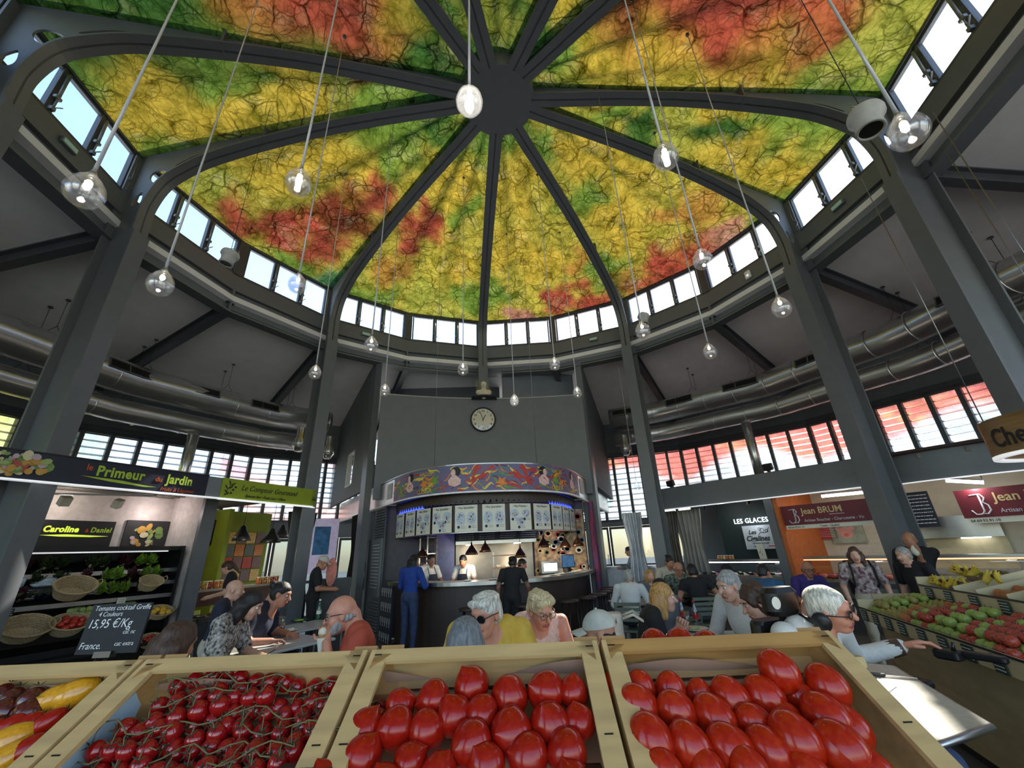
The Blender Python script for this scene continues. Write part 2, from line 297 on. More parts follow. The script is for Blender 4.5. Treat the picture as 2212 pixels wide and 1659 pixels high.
# print colours of the ceiling sheets: (pixel x, pixel y, spread in metres, colour)
YEL, GRN, DGN, RED, DRD, LIM, ORG, TEA, PNK = (.82, .56, .07), (.25, .40, .06), (.05, .18, .04), (.56, .09, .06), (.27, .04, .03), (.62, .60, .10), (.70, .34, .07), (.08, .30, .14), (.74, .30, .22)
BL = [(300, 20, 1.1, DGN), (110, 30, .8, DGN), (640, 25, 1.0, RED), (560, 60, .7, ORG), (740, 90, .7, RED), (700, 150, .6, GRN), (480, 95, .6, GRN), (900, 160, .5, DGN), (850, 40, .6, YEL),
      (180, 160, .5, GRN), (300, 200, .8, YEL), (450, 240, .8, YEL), (300, 320, .5, LIM), (400, 290, .4, GRN), (650, 190, .6, YEL), (850, 215, .5, GRN), (940, 215, .3, DGN), (500, 160, .4, GRN),
      (460, 400, .5, LIM), (420, 430, .5, YEL), (520, 430, .35, RED), (600, 470, .5, RED), (700, 350, .7, YEL), (850, 300, .6, GRN), (760, 455, .55, DRD), (830, 420, .45, RED), (700, 500, .5, RED), (640, 530, .5, GRN), (720, 580, .5, TEA), (560, 520, .4, LIM), (600, 330, .5, YEL), (950, 290, .4, DGN),
      (980, 320, .4, GRN), (960, 400, .5, YEL), (900, 500, .45, RED), (940, 480, .35, RED), (860, 560, .45, ORG), (800, 610, .5, GRN), (920, 620, .5, LIM), (1010, 620, .5, GRN), (1000, 560, .4, YEL), (1020, 450, .35, GRN), (980, 660, .5, LIM),
      (1080, 320, .3, GRN), (1100, 420, .6, YEL), (1090, 540, .6, YEL), (1180, 560, .5, YEL), (1070, 620, .4, GRN), (1130, 660, .4, PNK), (1200, 630, .4, RED), (1270, 620, .5, RED), (1240, 560, .35, ORG),
      (1160, 320, .35, GRN), (1250, 330, .5, YEL), (1330, 380, .6, YEL), (1350, 480, .6, YEL), (1300, 560, .5, GRN), (1340, 590, .4, DRD), (1420, 560, .6, RED), (1400, 610, .5, RED), (1520, 520, .6, RED), (1580, 480, .5, PNK), (1480, 440, .5, ORG), (1600, 480, .3, LIM), (1270, 420, .5, GRN),
      (1180, 235, .3, YEL), (1300, 260, .4, GRN), (1400, 300, .4, DGN), (1480, 270, .5, LIM), (1600, 320, .6, YEL), (1650, 260, .6, GRN), (1720, 330, .6, YEL), (1700, 400, .5, GRN), (1780, 290, .5, LIM), (1560, 250, .4, DGN),
      (1180, 170, .4, GRN), (1300, 150, .7, YEL), (1420, 110, .6, YEL), (1450, 50, .7, RED), (1600, 50, .9, RED), (1750, 60, .7, RED), (1700, 110, .6, ORG), (1600, 150, .6, YEL), (1500, 180, .6, YEL), (1800, 190, .7, GRN), (1880, 170, .5, GRN), (1960, 60, .7, LIM), (1900, 20, .7, LIM), (1380, 30, .5, DRD), (1650, 180, .4, YEL),
      (1230, 60, .5, YEL), (1160, 120, .3, DGN), (1080, 50, .5, YEL), (1080, 20, .5, GRN), (1120, 80, .4, DGN), (1040, 90, .3, DGN), (980, 60, .5, DGN), (1060, 110, .2, LIM)]
BP = np.array([onz(b[0], b[1], 9.0+.35*(1-min(1, math.hypot(b[0]-1076, b[1]-213)/900)))[:2] for b in BL]); BS = np.array([b[2] for b in BL])*.62; BC = np.array([b[3] for b in BL])
def print_col(xy):
    xy = xy+.22*np.stack([np.sin(xy[:, 1]*3.1+1.7*np.sin(xy[:, 0]*2.3))+.5*np.sin(xy[:, 1]*8+xy[:, 0]*5), np.sin(xy[:, 0]*2.9+1.5*np.sin(xy[:, 1]*2.7))+.5*np.sin(xy[:, 0]*9-xy[:, 1]*4)], 1)
    d2 = ((xy[:, None, :]-BP[None])**2).sum(2)/(BS**2)[None]
    w = np.exp(-d2); w0 = .02; r = np.hypot(xy[:, 0], xy[:, 1])
    base_ = np.array(YEL)[None]*.5+np.array(LIM)[None]*.5
    return (w@BC + w0*base_)/(w.sum(1)+w0)[:, None]
SHEET = film("printed_ceiling_sheet", .8, 1.35, gain=.205)
ce = thing('ceiling', kind='structure', M=TR(0, 0, 8.6))
for i, a in enumerate(RIBS):
    b = RIBS[(i+1) % len(RIBS)]; b = b+18 if b < a else b
    k = (b-a)
    def sheet(u, v, a=a, k=k):
        n = a+u*k; r = .62+(6.63-.62)*v
        lo = math.floor(n+1e-9); fr = n-lo                      # straight between polygon corners
        p = pol(r, lo)*(1-fr)+pol(r, lo+1)*fr
        rr = math.hypot(p[0], p[1]); z = ztop(min(6.6, r))-.015
        z += .07*k*math.sin(PI*u)*math.sin(PI*min(1, v*1.02))**.8 + .075*math.cos(2*PI*u*1.5*k+a)*math.sin(PI*min(1, v*1.02))**.7*math.sin(PI*u)**.3   # soft fan pleats
        return (p[0], p[1], z)
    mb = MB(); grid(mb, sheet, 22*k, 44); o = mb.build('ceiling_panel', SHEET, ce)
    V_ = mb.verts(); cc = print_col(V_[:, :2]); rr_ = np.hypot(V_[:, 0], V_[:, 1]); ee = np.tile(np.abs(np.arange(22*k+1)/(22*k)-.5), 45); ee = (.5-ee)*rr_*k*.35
    wg = np.clip(.62*np.exp(-ee/.16), 0, 1)[:, None]; wh = np.clip(.8*np.exp(-(rr_-.6)/.55), 0, 1)[:, None]  # greener print by ribs and hub; soft shade along ribs put in too
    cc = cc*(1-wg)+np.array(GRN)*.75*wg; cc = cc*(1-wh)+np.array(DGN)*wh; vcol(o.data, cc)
# ------------------------------------------------------------------ clerestory ring: window bays, sill band, ring beam
FL = 2*RR*math.sin(PI/18); HL = FL/2
zs, zh = 7.66, 8.55
mb = MB(); mb.box(-HL, HL, .0, .12, zh, zh+.09); mb.box(-HL, HL, .0, .12, zs-.05, zs+.03)
wx = [(-.98, -.42), (-.28, .28), (.42, .98)]
for x0, x1 in wx:
    for x in (x0-.05, x1+.01): mb.box(x, x+.04, .02, .1, zs, zh)
    mb.box(x0, x1, .03, .09, zh-.05, zh); mb.box(x0, x1, .03, .09, zs, zs+.05)
for x in (-.35, .35): mb.box(x-.045, x+.045, .03, .11, zs, zh)
for x in (-HL, HL-.1): mb.box(x, x+.1, -.02, .12, zs, zh)
wframe = mb.mesh('window_frame', STEEL2)
pane = MB().box(-.28, .28, .055, .061, zs+.04, zh-.04).mesh('pane', GLASS)
mb = MB(); mb.tube([(0, -.03, zs+.3), (0, -.015, zh-.1)], .022, 8); mb.tube([(0, -.03, zs+.08), (0, -.03, zs+.32)], .012, 6)
mb.box(-.03, .03, -.05, .03, zs+.03, zs+.09); mb.box(-.045, .045, -.045, .0, zs+.26, zs+.31); mb.bar((0, -.04, zs+.08), (.09, -.04, zs+.2), .02, .015)
actu = mb.mesh('window_actuator', mat('actuator_grey', (120, 124, 126), .4, .3))
mb = MB(); mb.box(-HL-.01, HL+.01, -.03, .1, 7.25, zs-.05); band = mb.mesh('sill_band', STEEL)
bweb = MB().box(-HL, HL, .03, .06, 6.78, 7.23).mesh('beam_web', STEEL)
mb = MB(); mb.box(-HL-.02, HL+.02, -.09, .17, 6.66, 6.70); mb.box(-HL, HL, -.06, .15, 7.22, 7.248); bfl = mb.mesh('beam_flange', STEEL)
bst = MB().box(-.012, .012, -.06, .05, 6.70, 7.22).mesh('beam_stiffener', STEEL)
for k in range(-9, 9):
    M = sf(k+.5, RR*math.cos(PI/18))
    w = thing('window_%d' % (k+10), kind='structure', M=M); link(wframe, 'window_frame', w)
    for x0, x1 in wx: link(pane, 'pane', w, TR((x0+x1)/2, 0, 0))
    for x in (-.35, .35) + ((1.06,) if k % 2 else (-1.06,)): link(actu, 'window_actuator', w, TR(x, 0, 0))
    t = thing('trim_%d' % (k+10), kind='structure', M=M)
    link(band, 'sill_band', t); link(bweb, 'beam_web', t); link(bfl, 'beam_flange', t); link(bst, 'beam_stiffener', t, TR(HL-.02, 0, 0)); link(bst, 'beam_stiffener', t, TR(-HL+.02, 0, 0))
# ------------------------------------------------------------------ lower roof: white sloping soffit and rafters
RO = 11.0
def zroof(r): return 6.92-.215*(r-6.6)
lr = thing('lower_roof', kind='structure', M=TR(0, 0, 5.8))
mb = MB(); v = [pol(6.5, -.5, zroof(6.5)), pol(6.5, .5, zroof(6.5)), pol(RO+.5, .5, zroof(RO+.5)), pol(RO+.5, -.5, zroof(RO+.5))]
mb.add(v+[p+np.array([0, 0, .12]) for p in v], [(0, 1, 2, 3), (7, 6, 5, 4), (0, 3, 7, 4), (1, 5, 6, 2), (0, 4, 5, 1), (2, 6, 7, 3)])
sof = mb.mesh('soffit_panel', WHITE)
mb = MB()
for dz, w in ((-.27, .16), (-.02, .16)): mb.bar((0, 6.55, zroof(6.55)+dz), (0, RO+.1, zroof(RO+.1)+dz), w, .025)
mb.bar((0, 6.55, zroof(6.55)-.14), (0, RO+.1, zroof(RO+.1)-.14), .02, .25)
raf = mb.mesh('rafter', STEEL2)
for k in range(-9, 9):
    link(sof, 'soffit_panel', lr, np.linalg.inv(TR(0, 0, 5.8))@RZ(-(k+.5)*PI/9)); link(raf, 'rafter', lr, np.linalg.inv(TR(0, 0, 5.8))@RZ(-k*PI/9))
# ------------------------------------------------------------------ text helper (baked to mesh)
def textmesh(txt, size, mt, shear=0, bold=0, ext=.003, space=1., mapf=None, align='LEFT', xs=1., res=3):
    cu = bpy.data.curves.new('text', 'FONT'); cu.body = txt; cu.size = size; cu.shear = shear; cu.offset = bold; cu.extrude = ext
    cu.resolution_u = res; cu.space_character = space; cu.align_x = align; cu.align_y = 'BOTTOM_BASELINE'
    ob = bpy.data.objects.new('text', cu); me = bpy.data.meshes.new_from_object(ob); bpy.data.objects.remove(ob); bpy.data.curves.remove(cu)
    n = len(me.vertices); v = np.zeros(n*3); me.vertices.foreach_get('co', v); v = v.reshape(-1, 3); v[:, 0] *= xs
    v = np.stack([v[:, 0], -v[:, 2], v[:, 1]], 1)           # x right, z up, front toward -y
    if mapf is not None: v = np.array([mapf(p) for p in v])
    me.vertices.foreach_set('co', v.ravel()); me.materials.clear(); me.materials.append(mt); me.update(); return me
def text(txt, size, M, mt, parent, name='lettering', label=None, **k):
    return link(textmesh(txt, size, mt, **k), name, parent, np.linalg.inv(PM[parent])@M, label)
# ------------------------------------------------------------------ outer wall, louvred windows
PFILM = film('printed_window_film', .9, 5.5, veins=.5, clear=.55)
SLAT = mat('louvre_slat', (196, 198, 200), .35, .2)
HLO = RO*math.sin(PI/18); APO = RO*math.cos(PI/18)
def bay(k, z0=2.75, z1=4.72, npane=7, doors=False, film_col=None, x0=None, x1=None):
    M = sf(k+.5, APO)
    w = thing('wall_bay_%d' % (k+10), kind='structure', M=M)
    mb = MB(M); mb.box(-HLO, HLO, 0, .2, z1, zroof(APO)+.05)
    if not doors: mb.box(-HLO, HLO, 0, .2, 0, z0)
    else: mb.box(-HLO, HLO, 0, .2, 2.25, z0)
    mb.build('wall_panel', GREYW, w)
    mb = MB(M); mb.box(-HLO, HLO, -.06, .02, z1, z1+.12); mb.build('lintel', STEEL2, w)
    wn = thing('window_%d' % (k+40), kind='structure', M=M)
    pw = 2*HLO/npane
    mb = MB(M)
    for i in range(npane+1): mb.box(-HLO+i*pw-.045, -HLO+i*pw+.045, -.03, .1, z0, z1)
    mb.box(-HLO, HLO, -.03, .1, z0-.04, z0+.03); mb.box(-HLO, HLO, -.03, .1, z1-.05, z1); mb.build('window_frame', STEEL2, wn)
    ns = 12; sl = MB().box(-pw/2+.05, pw/2-.05, -.055, .055, -.004, .004).mesh('slat', SLAT); hz = (z1-z0)/ns
    for i in range(npane):
        xc = -HLO+(i+.5)*pw
        mb = MB(); grid(mb, lambda u, v: (-pw/2+.045+u*(pw-.09), .09, z0+(z1-z0)*v), 6, 14, sm=False); me = mb.mesh('pane', PFILM)
        P = mb.verts(); P[:, 0] += xc; vcol(me, np.array([film_col(k+.5+math.degrees(math.atan2(p[0], APO))/20, p[2], i) for p in P])); link(me, 'pane', wn, TR(xc, 0, 0))
        for j in range(ns): link(sl, 'slat', wn, TR(xc, .02, z0+(j+.5)*hz)@RX(.5))
    return w
WHT, BLU, FRED, FYL = (.93, .94, .95), (.62, .76, .9), (.85, .22, .18), (.86, .72, .2)
rng = np.random.RandomState(3)
_h = rng.rand(200)
def nz1(x): i = math.floor(x); f = x-i; f = f*f*(3-2*f); return _h[i % 200]*(1-f)+_h[(i+1) % 200]*f
def fc_right(n, z, i):
    b = 4.0+.5*(nz1(n*3.1+7)-.5)+.28*math.sin(n*5.2+.6)
    t = min(1, max(0, (z-b)/.25+.5)); c = np.array(WHT)*(.8+.2*nz1(z*9+n*7))
    r = np.array(FRED)*(.6+.4*nz1(n*21+z*5))+(np.array(FYL)-np.array(FRED))*max(0, nz1(n*11+z*6+3)-.6)
    return (c*(1-t)*np.array((.36, .4, .44))+r*t*.5)
def fc_left(n, z, i):
    t = min(1, max(0, (-2.75-n)/.6)); c = np.array(WHT)*(.75+.25*nz1(z*6+n*13)); y = np.array(FYL)*(.6+.5*nz1(n*17+z*4)) if nz1(n*9+z*3) > .35 else np.array((.25, .45, .08))
    if n > -2.2 and nz1(z*5+n*8) > .55: c = np.array((.75, .4, .38))
    return c*(1-t)+y*t
for k in (-6, -5, -4, -3): bay(k, film_col=fc_left)
bay(-2, doors=True, film_col=fc_left)
for k in (2, 3, 4, 5): bay(k, film_col=fc_right)
bay(1, z0=2.45, doors=True, npane=8, film_col=fc_right)
# ------------------------------------------------------------------ glass entrance doors in the far bay
TINT = glass('tinted_door_glass', (.42, .46, .48), .08)  # tint added to tone down the daylight through the doors
def gdoor(num, M, w, h, mid=.95):
    d = thing('door_%d' % num, kind='structure', M=M)
    mb = MB(M)
    for x in (0, w-.07): mb.box(x, x+.07, 0, .06, 0, h)
    for z in (0, mid, h-.08): mb.box(.07, w-.07, .005, .055, z, z+.08)
    mb.build('door_frame', STEEL2, d); MB(M).box(.07, w-.07, .026, .034, .08, h-.08).build('pane', TINT, d)
    mb = MB(M); mb.tube([(w-.11, -.05, .95), (w-.11, -.05, 1.35)], .012); mb.box(w-.115, w-.105, -.05, .01, .97, .99); mb.box(w-.115, w-.105, -.05, .01, 1.31, 1.33); mb.build('handle', INOX, d)
MD = sf(1.5, APO-.02)
MD2 = sf(-1.5, APO-.02)
for i in range(4): gdoor(i+11, MD2@TR(-HLO+.02+i*(2*HLO/4), 0, 0), 2*HLO/4-.02, 2.24)
for i in range(4): gdoor(i+1, MD@TR(-HLO+.02+i*(2*HLO/4), 0, 0), 2*HLO/4-.02, 2.24)
# ------------------------------------------------------------------ the wedge-shaped middle block: clock wall, piers, side walls, high infill
WEDGE = math.tan(math.radians(26.5))
wf = thing('wall_front', kind='structure', M=TR(0, 6.1, 3))
arc = [(x, 5.86-.36*(x/2.75)**2) for x in np.linspace(2.75, -2.75, 25)]
MB().ribbon(arc, 2.9, 5.62, -.1).build('clock_wall', GREYW, wf)
MB().ribbon([(x, y-.01) for x, y in arc], 5.62, 5.65, -.12).build('wall_capping', INOX, wf)
mb = MB(); mb.box(.62, 2.9, 6.7, 6.75, 5.6, 6.9); mb.build('upper_panel', GREYW, wf)
mb = MB(); mb.box(-2.9, .62, 7.6, 7.66, 5.6, 6.9); mb.build('upper_panel', STEEL2, wf)
for s in (-1, 1):
    p = thing('wall_%s' % ('left' if s < 0 else 'right'), kind='structure', M=TR(s*4, 8, 0))
    M = basis((s*math.sin(math.radians(26.5)), math.cos(math.radians(26.5)), 0), (-s*math.cos(math.radians(26.5)), s*math.sin(math.radians(26.5)), 0), (0, 0, 1), (0, 0, 0))
    mb = MB(M); wy0, wy1 = (-.14, 0) if s < 0 else (0, .14)
    if s < 0:                                              # small square window in the left flank
        mb.box(6.9, 8.05, wy0, wy1, 3.2, 6.75); mb.box(8.85, 11.2, wy0, wy1, 3.2, 6.5); mb.box(8.05, 8.85, wy0, wy1, 3.2, 3.55); mb.box(8.05, 8.85, wy0, wy1, 4.55, 6.6)
    else: mb.box(6.9, 11.2, wy0, wy1, 3.2, 6.75)
    mb.build('flank_wall', WHITE if 0 else GREYW, p)
    MB(M).box(6.45, 6.9, wy0-.03, wy1+.03, 0, 6.75).build('pier', STEEL, p)
    if s < 0:
        mb = MB(M)
        for a, b, c, d in ((8.05, 8.85, 3.55, 3.59), (8.05, 8.85, 4.51, 4.55), (8.05, 8.09, 3.55, 4.55), (8.81, 8.85, 3.55, 4.55)): mb.box(a, b, wy0-.02, wy1+.02, c, d)
        for x in (8.3, 8.56): mb.box(x, x+.015, -.08, -.06, 3.58, 4.52)
        for z in (3.78, 3.97, 4.16, 4.35): mb.box(8.08, 8.82, -.08, -.06, z, z+.012)
        mb.build('window_frame', mat('white_frame', (215, 215, 212), .5), p)
        MB(M).box(8.08, 8.82, -.075, -.07, 3.58, 4.52).build('pane', GLASS, p)
# ------------------------------------------------------------------ ducts
def duct(name, r, n0, n1, z, rad, label, slots, seed, seg=3):
    ns = np.arange(n0, n1+1e-6, 1/seg); root = thing(name, label, 'duct', TR(*pol(r, (n0+n1)/2, z)))
    P = [pol(r*(1+.0*i), n, z) for i, n in enumerate(ns)]
    re = lambda n: r*math.cos(PI/18)/math.cos((n-math.floor(n)-.5)*PI/9)
    # straight runs between facet corners joined by short elbows
    pts = []
    for i, n in enumerate(np.arange(n0, n1+.01, .5)):
        odd = abs(n-round(n)) < .01
        pts += [pol(r*math.cos(PI/18)/math.cos((n-math.floor(n)-.5)*PI/9) if not odd else r, n+d, z) for d in ((-.09, 0, .09) if odd and n0 < n < n1 else (0,))]
    MB().tube(pts, rad, 20).build('duct_pipe', CHROME, root)
    for n in np.arange(n0+.2, n1, .27):
        mb = MB(); c = np.array(pol(re(n), n, z)); t = pol(1, n+4.5, 0); F = AX(c-t*.012, t); mb.lathe([(rad*.97, 0), (rad+.008, .004), (rad+.008, .02), (rad*.97, .024)], 20, M=F); mb.build('duct_seam', CHROME, root)
    for n, L in slots:
        F = sf(math.floor(n)+.5, 0)@TR(re(n)*math.sin((n-math.floor(n)-.5)*PI/9), r*math.cos(PI/18)-rad*.965, z+rad*.26)@RX(-.27)
        g = MB(F).box(-L/2, L/2, -.012, .05, -.085, .085).build('grille', BLACK, root)
        mb = MB(F)
        for s in (-1, 1): mb.box(-L/2-.02, L/2+.02, -.02, .03, s*.09-.012, s*.09+.012); mb.box(s*L/2-.012, s*L/2+.012, -.02, .03, -.09, .09)
        mb.box(-L*.12-.012, -L*.12+.012, -.018, .03, -.09, .09); mb.build('grille_frame', INOX, root)
    for n in np.arange(n0+.35, n1-.2, .55):
        mb = MB(); c = pol(re(n), n, z+rad); zt = zroof(r)+.0
        mb.tube([c+[0, 0, .18], (c[0], c[1], zt)], .005, 4); mb.lathe([(.04, 0), (.04, .02), (.001, .021)], 8, M=TR(c[0], c[1], zt-.02))
        t = pol(1, n+4.5)*.12; mb.tube([c+t, c+[0, 0, .18]], .005, 4); mb.tube([c-t, c+[0, 0, .18]], .005, 4); mb.build('hanger_wire', BLACK, root)
    return root
LS = [(-4.62, .5), (-3.85, .5), (-3.18, .95), (-2.72, .8), (-2.22, .7), (-1.85, .75)]
RS = [(1.72, 1.0), (2.28, .75), (2.85, .85), (3.5, .75), (4.5, .8)]
duct('ventilation_duct', 8.75, -5.6, -1.52, 5.36, .34, 'thick galvanised duct with black slot grilles above the green and navy signs', LS, 1)
duct('ventilation_duct', 9.15, -5.6, -1.5, 4.78, .24, 'slimmer galvanised duct slung under the thick duct above the navy sign', [], 2)
duct('ventilation_duct', 8.45, 1.5, 5.8, 5.42, .33, 'thick galvanised duct with black slot grilles above the ice cream stall', RS, 3)
duct('ventilation_duct', 8.85, 1.5, 5.8, 4.86, .25, 'slimmer galvanised duct slung under the thick duct above the butcher', [], 4)
for nm, n, r, lab in (('down_pipe', -2.62, 8.9, 'vertical galvanised pipe behind the green sign'), ('down_pipe', 2.75, 8.8, 'vertical galvanised pipe in front of the red-topped windows')):
    c = pol(r, n); MB().tube([(c[0], c[1], 2.98), (c[0], c[1], 4.52 if n < 0 else 4.6)], .12, 16).build(nm, CHROME, None, lab, 'pipe')
# outlet nozzles on the block flanks
for s, nn, r, lab in ((-1, -1.62, 8.1, 'steel air nozzle hanging under the duct beside the small square window'), (-1, -1.95, 7.6, 'steel air nozzle hanging under the duct beside the grey column'), (1, 1.62, 8.3, 'steel air nozzle hanging above the glass entrance doors')):
    c = pol(r, nn, 4.2); root = thing('air_nozzle', lab, 'nozzle', TR(*c))
    M = TR(*c); MB(M).lathe([(.001, .0), (.09, .0), (.15, .12), (.15, .3), (.1, .36), (.1, .62)], 16).build('nozzle_body', CHROME, root)
    MB(M).lathe([(.155, .12), (.165, .13), (.165, .15), (.155, .16)], 16).build('collar', INOX, root)
# ------------------------------------------------------------------ shared bits for the stalls
BROWN = mat('brown_laminate', (62, 50, 44), .5, 0, .12, 4, stretch=(1, 1, .2))
STONE = mat('pale_stone_top', (176, 172, 162), .35, 0, .12, 22)
CREAM = mat('cream_paper', (226, 222, 204), .7, 0, .02)
NAVY = mat('navy_board', (24, 32, 48), .5, 0, .06)
INK = mat('ink_black', (25, 25, 27), .6)
CHALK = mat('chalk_white', (222, 222, 218), .9)
WTRIM = mat('white_trim', (232, 232, 230), .4)
COPPER = mat('copper_shade', (92, 62, 48), .28, .8)
def lamp_mat(name, col, e): return mat(name, col, .5, 0, 0, 1, emit=e)
BULB = lamp_mat('warm_bulb', (255, 226, 180), 10); TUBE = lamp_mat('white_tube', (246, 250, 255), 3); GLOW = lamp_mat('edge_glow', (250, 252, 255), .18)  # on sign edges the faint glow imitates reflections of plain aluminium trim
BLUEL = lamp_mat('blue_led', (50, 70, 255), 1.2)
def plight(p, e, col=(1, .85, .65), r=.06, name='lamp_light'):
    l = bpy.data.lights.new(name, 'POINT'); l.energy = e*.42; l.color = col; l.shadow_soft_size = r
    o = bpy.data.objects.new(name, l); COL.objects.link(o); o.location = [float(v) for v in p]; return o
def lines(mb, x0, x1, z0, z1, n, y, seed, ch=.6, m=0):   # rows of unreadable handwriting / small print, as short strokes
    r = random.Random(seed); dz = (z1-z0)/n
    for i in range(n):
        x = x0+r.random()*.05*(x1-x0); zt = z1-(i+.5)*dz
        while x < x1-(x1-x0)*.1*r.random():
            w = (x1-x0)*(.03+.1*r.random()); mb.box(x, min(x1, x+w), y-.002, y, zt-dz*ch*.25, zt+dz*ch*.25, m); x += w+(x1-x0)*.02
    return mb
def blobs(mb, cx, cz, w, h, n, seed, y, nm, k=7, s0=.08, s1=.22):   # flat print of little shapes inside an oval
    r = random.Random(seed)
    for i in range(n):
        a = r.random()*2*PI; q = math.sqrt(r.random()); x = cx+w*q*math.cos(a); z = cz+h*q*math.sin(a); s = (s0+(s1-s0)*r.random())*min(w, h)*1.6
        t = r.random()*PI; e = .4+.6*r.random()
        P = [(x+s*math.cos(b)*math.cos(t)-s*e*math.sin(b)*math.sin(t), y-.0006*i, z+s*math.cos(b)*math.sin(t)+s*e*math.sin(b)*math.cos(t)) for b in np.linspace(0, 2*PI, k, endpoint=False)]
        mb.add(P, [tuple(range(k))], r.randrange(nm))
    return mb
def flatpoly(mb, pts, y=0, m=0): return mb.add([(x, y, z) for x, z in pts], [tuple(range(len(pts)))], m)
SEAFOOD = [mat('print_'+n, c, .6) for n, c in (('coral', (176, 84, 60)), ('sand', (196, 170, 120)), ('slate', (96, 104, 112)), ('olive', (108, 112, 60)), ('shell', (206, 196, 178)), ('rust', (140, 52, 40)))]
# ------------------------------------------------------------------ fish bar: curved fascia, menu band, counter
HALF = [(0, 3.15), (.6, 3.2), (1.15, 3.42), (1.6, 3.8), (1.95, 4.3), (2.3, 4.95), (2.65, 5.65), (3.3, 6.95), (4.0, 8.35), (5.2, 10.75)]
PATH = crom([(-x, y) for x, y in reversed(HALF[1:])]+HALF, 6)
_seg = np.r_[0, np.cumsum(np.linalg.norm(np.diff(PATH, axis=0), axis=1))]
S0 = _seg[np.argmin(np.abs(PATH[:, 0]))]; ARC = _seg-S0
def pth(s, off=0):                                     # point on the bar's outline, s metres right of the middle, off metres inward
    x = np.interp(s, ARC, PATH[:, 0]); y = np.interp(s, ARC, PATH[:, 1]); e = .04
    t = np.array([np.interp(s+e, ARC, PATH[:, 0])-np.interp(s-e, ARC, PATH[:, 0]), np.interp(s+e, ARC, PATH[:, 1])-np.interp(s-e, ARC, PATH[:, 1])]); t /= np.linalg.norm(t)
    return np.array([x-t[1]*off, y+t[0]*off]), t
def prange(a, b, off=0, n=30): return [tuple(pth(s, off)[0]) for s in np.linspace(a, b, n)]
def pframe(s, z=0, off=0): p, t = pth(s, off); return basis((t[0], t[1], 0), (-t[1], t[0], 0), (0, 0, 1), (p[0], p[1], z))
fb = thing('fish_bar_fascia', 'curved fascia of the fish bar with a seafood frieze on blue and steel flanks', 'sign', TR(0, 3.2, 2.7))
ART = mat('frieze_blue', (92, 100, 140), .5, 0, .3, 7, col2=(120, 96, 128))
MB().ribbon(prange(-2.75, 2.75, 0, 60), 2.72, 3.24, .03).build('frieze_panel', ART, fb)
for a, b in ((-5.1, -2.76), (-8.2, -5.12), (2.76, 5.1), (5.12, 8.2)): MB().ribbon(prange(a, b, 0, 20), 2.72, 3.22, .03).build('steel_panel', INOX, fb)
MB().ribbon(prange(-8.2, 8.2, -.015, 110), 2.69, 2.72, .06).build('bottom_edge', WTRIM, fb)
MB().ribbon(prange(-8.2, 8.2, 0, 110), 3.24, 3.26, .05).build('top_edge', INOX, fb)
def fmap(off): return lambda p: (lambda q: (q[0], q[1], p[2]))(pth(p[0], off+p[1])[0])
AC = {k: mat('frieze_'+k, c, .55, 0, .15, 20) for k, c in dict(red=(186, 52, 40), orange=(222, 132, 52), green=(116, 150, 58), yellow=(220, 196, 84), pink=(226, 186, 180), hair=(24, 22, 26), plum=(112, 46, 84), teal=(70, 120, 130)).items()}
def frieze(name, poly, key, off=-.004):
    mb = MB(); mb.add([fmap(off)((x, 0, min(3.232, max(2.728, z)))) for x, z in poly], [tuple(range(len(poly)))]); return mb.build(name, AC[key], fb)
def star(cx, cz, r, ph=0): return [(cx+(r if i % 2 == 0 else r*.42)*math.cos(ph+i*PI/5), cz+(r if i % 2 == 0 else r*.42)*math.sin(ph+i*PI/5)) for i in range(10)]
def swirl(name, cx, cz, L, A, w, key, ph, ang=0):
    P = [(cx+(t-.5)*L*math.cos(ang)-A*math.sin(t*5+ph)*math.sin(ang), cz+(t-.5)*L*math.sin(ang)+A*math.sin(t*5+ph)*math.cos(ang)) for t in np.linspace(0, 1, 12)]
    W = [w*(1-abs(t-.4)*1.3) for t in np.linspace(0, 1, 12)]
    frieze(name, [(x, z+h) for (x, z), h in zip(P, W)]+[(x, z-h) for (x, z), h in reversed(list(zip(P, W)))], key, -.0015-.002*rr.random())
def lobster(cx, cz, s):
    a = -.55*s
    def rot(pts): return [(cx+s*(x*math.cos(.75)-z*math.sin(.75)), cz+x*math.sin(.75)+z*math.cos(.75)) for x, z in pts]
    frieze('lobster_print', rot([(-.3, -.05), (-.05, -.075), (.1, -.05), (.1, .05), (-.05, .075), (-.3, .05)]), 'red'); frieze('lobster_tail_print', rot([(-.3, -.03), (-.44, -.09), (-.47, 0), (-.44, .09), (-.3, .03)]), 'red')
    for t in (-1, 1): frieze('lobster_claw_print', rot([(.08, .04*t), (.16, .11*t), (.25, .15*t), (.36, .12*t), (.28, .08*t), (.34, .04*t), (.22, .05*t), (.12, .02*t)]), 'red', -.006)
def lady(cx, s):
    frieze('hair_print', [(cx+s*.02+.105*math.cos(t), 3.11+.1*math.sin(t)) for t in np.linspace(0, 2*PI, 14, endpoint=False)], 'hair'); frieze('face_print', [(cx-s*.03+.05*math.cos(t), 3.09+.075*math.sin(t)) for t in np.linspace(0, 2*PI, 12, endpoint=False)], 'pink', -.007)
    frieze('bust_print', [(cx-.05, 3.04), (cx-.14, 2.95), (cx-.12, 2.86), (cx, 2.82), (cx+.12, 2.86), (cx+.13, 2.95), (cx+.03, 3.04)], 'pink', -.0055)
rr = random.Random(5)
for cx in (-1.95, -.78, 1.08, 2.15): lady(cx, 1 if cx < 0 else -1)
for cx, s in ((-.45, 1), (.72, -1)): lobster(cx, 2.92, s)
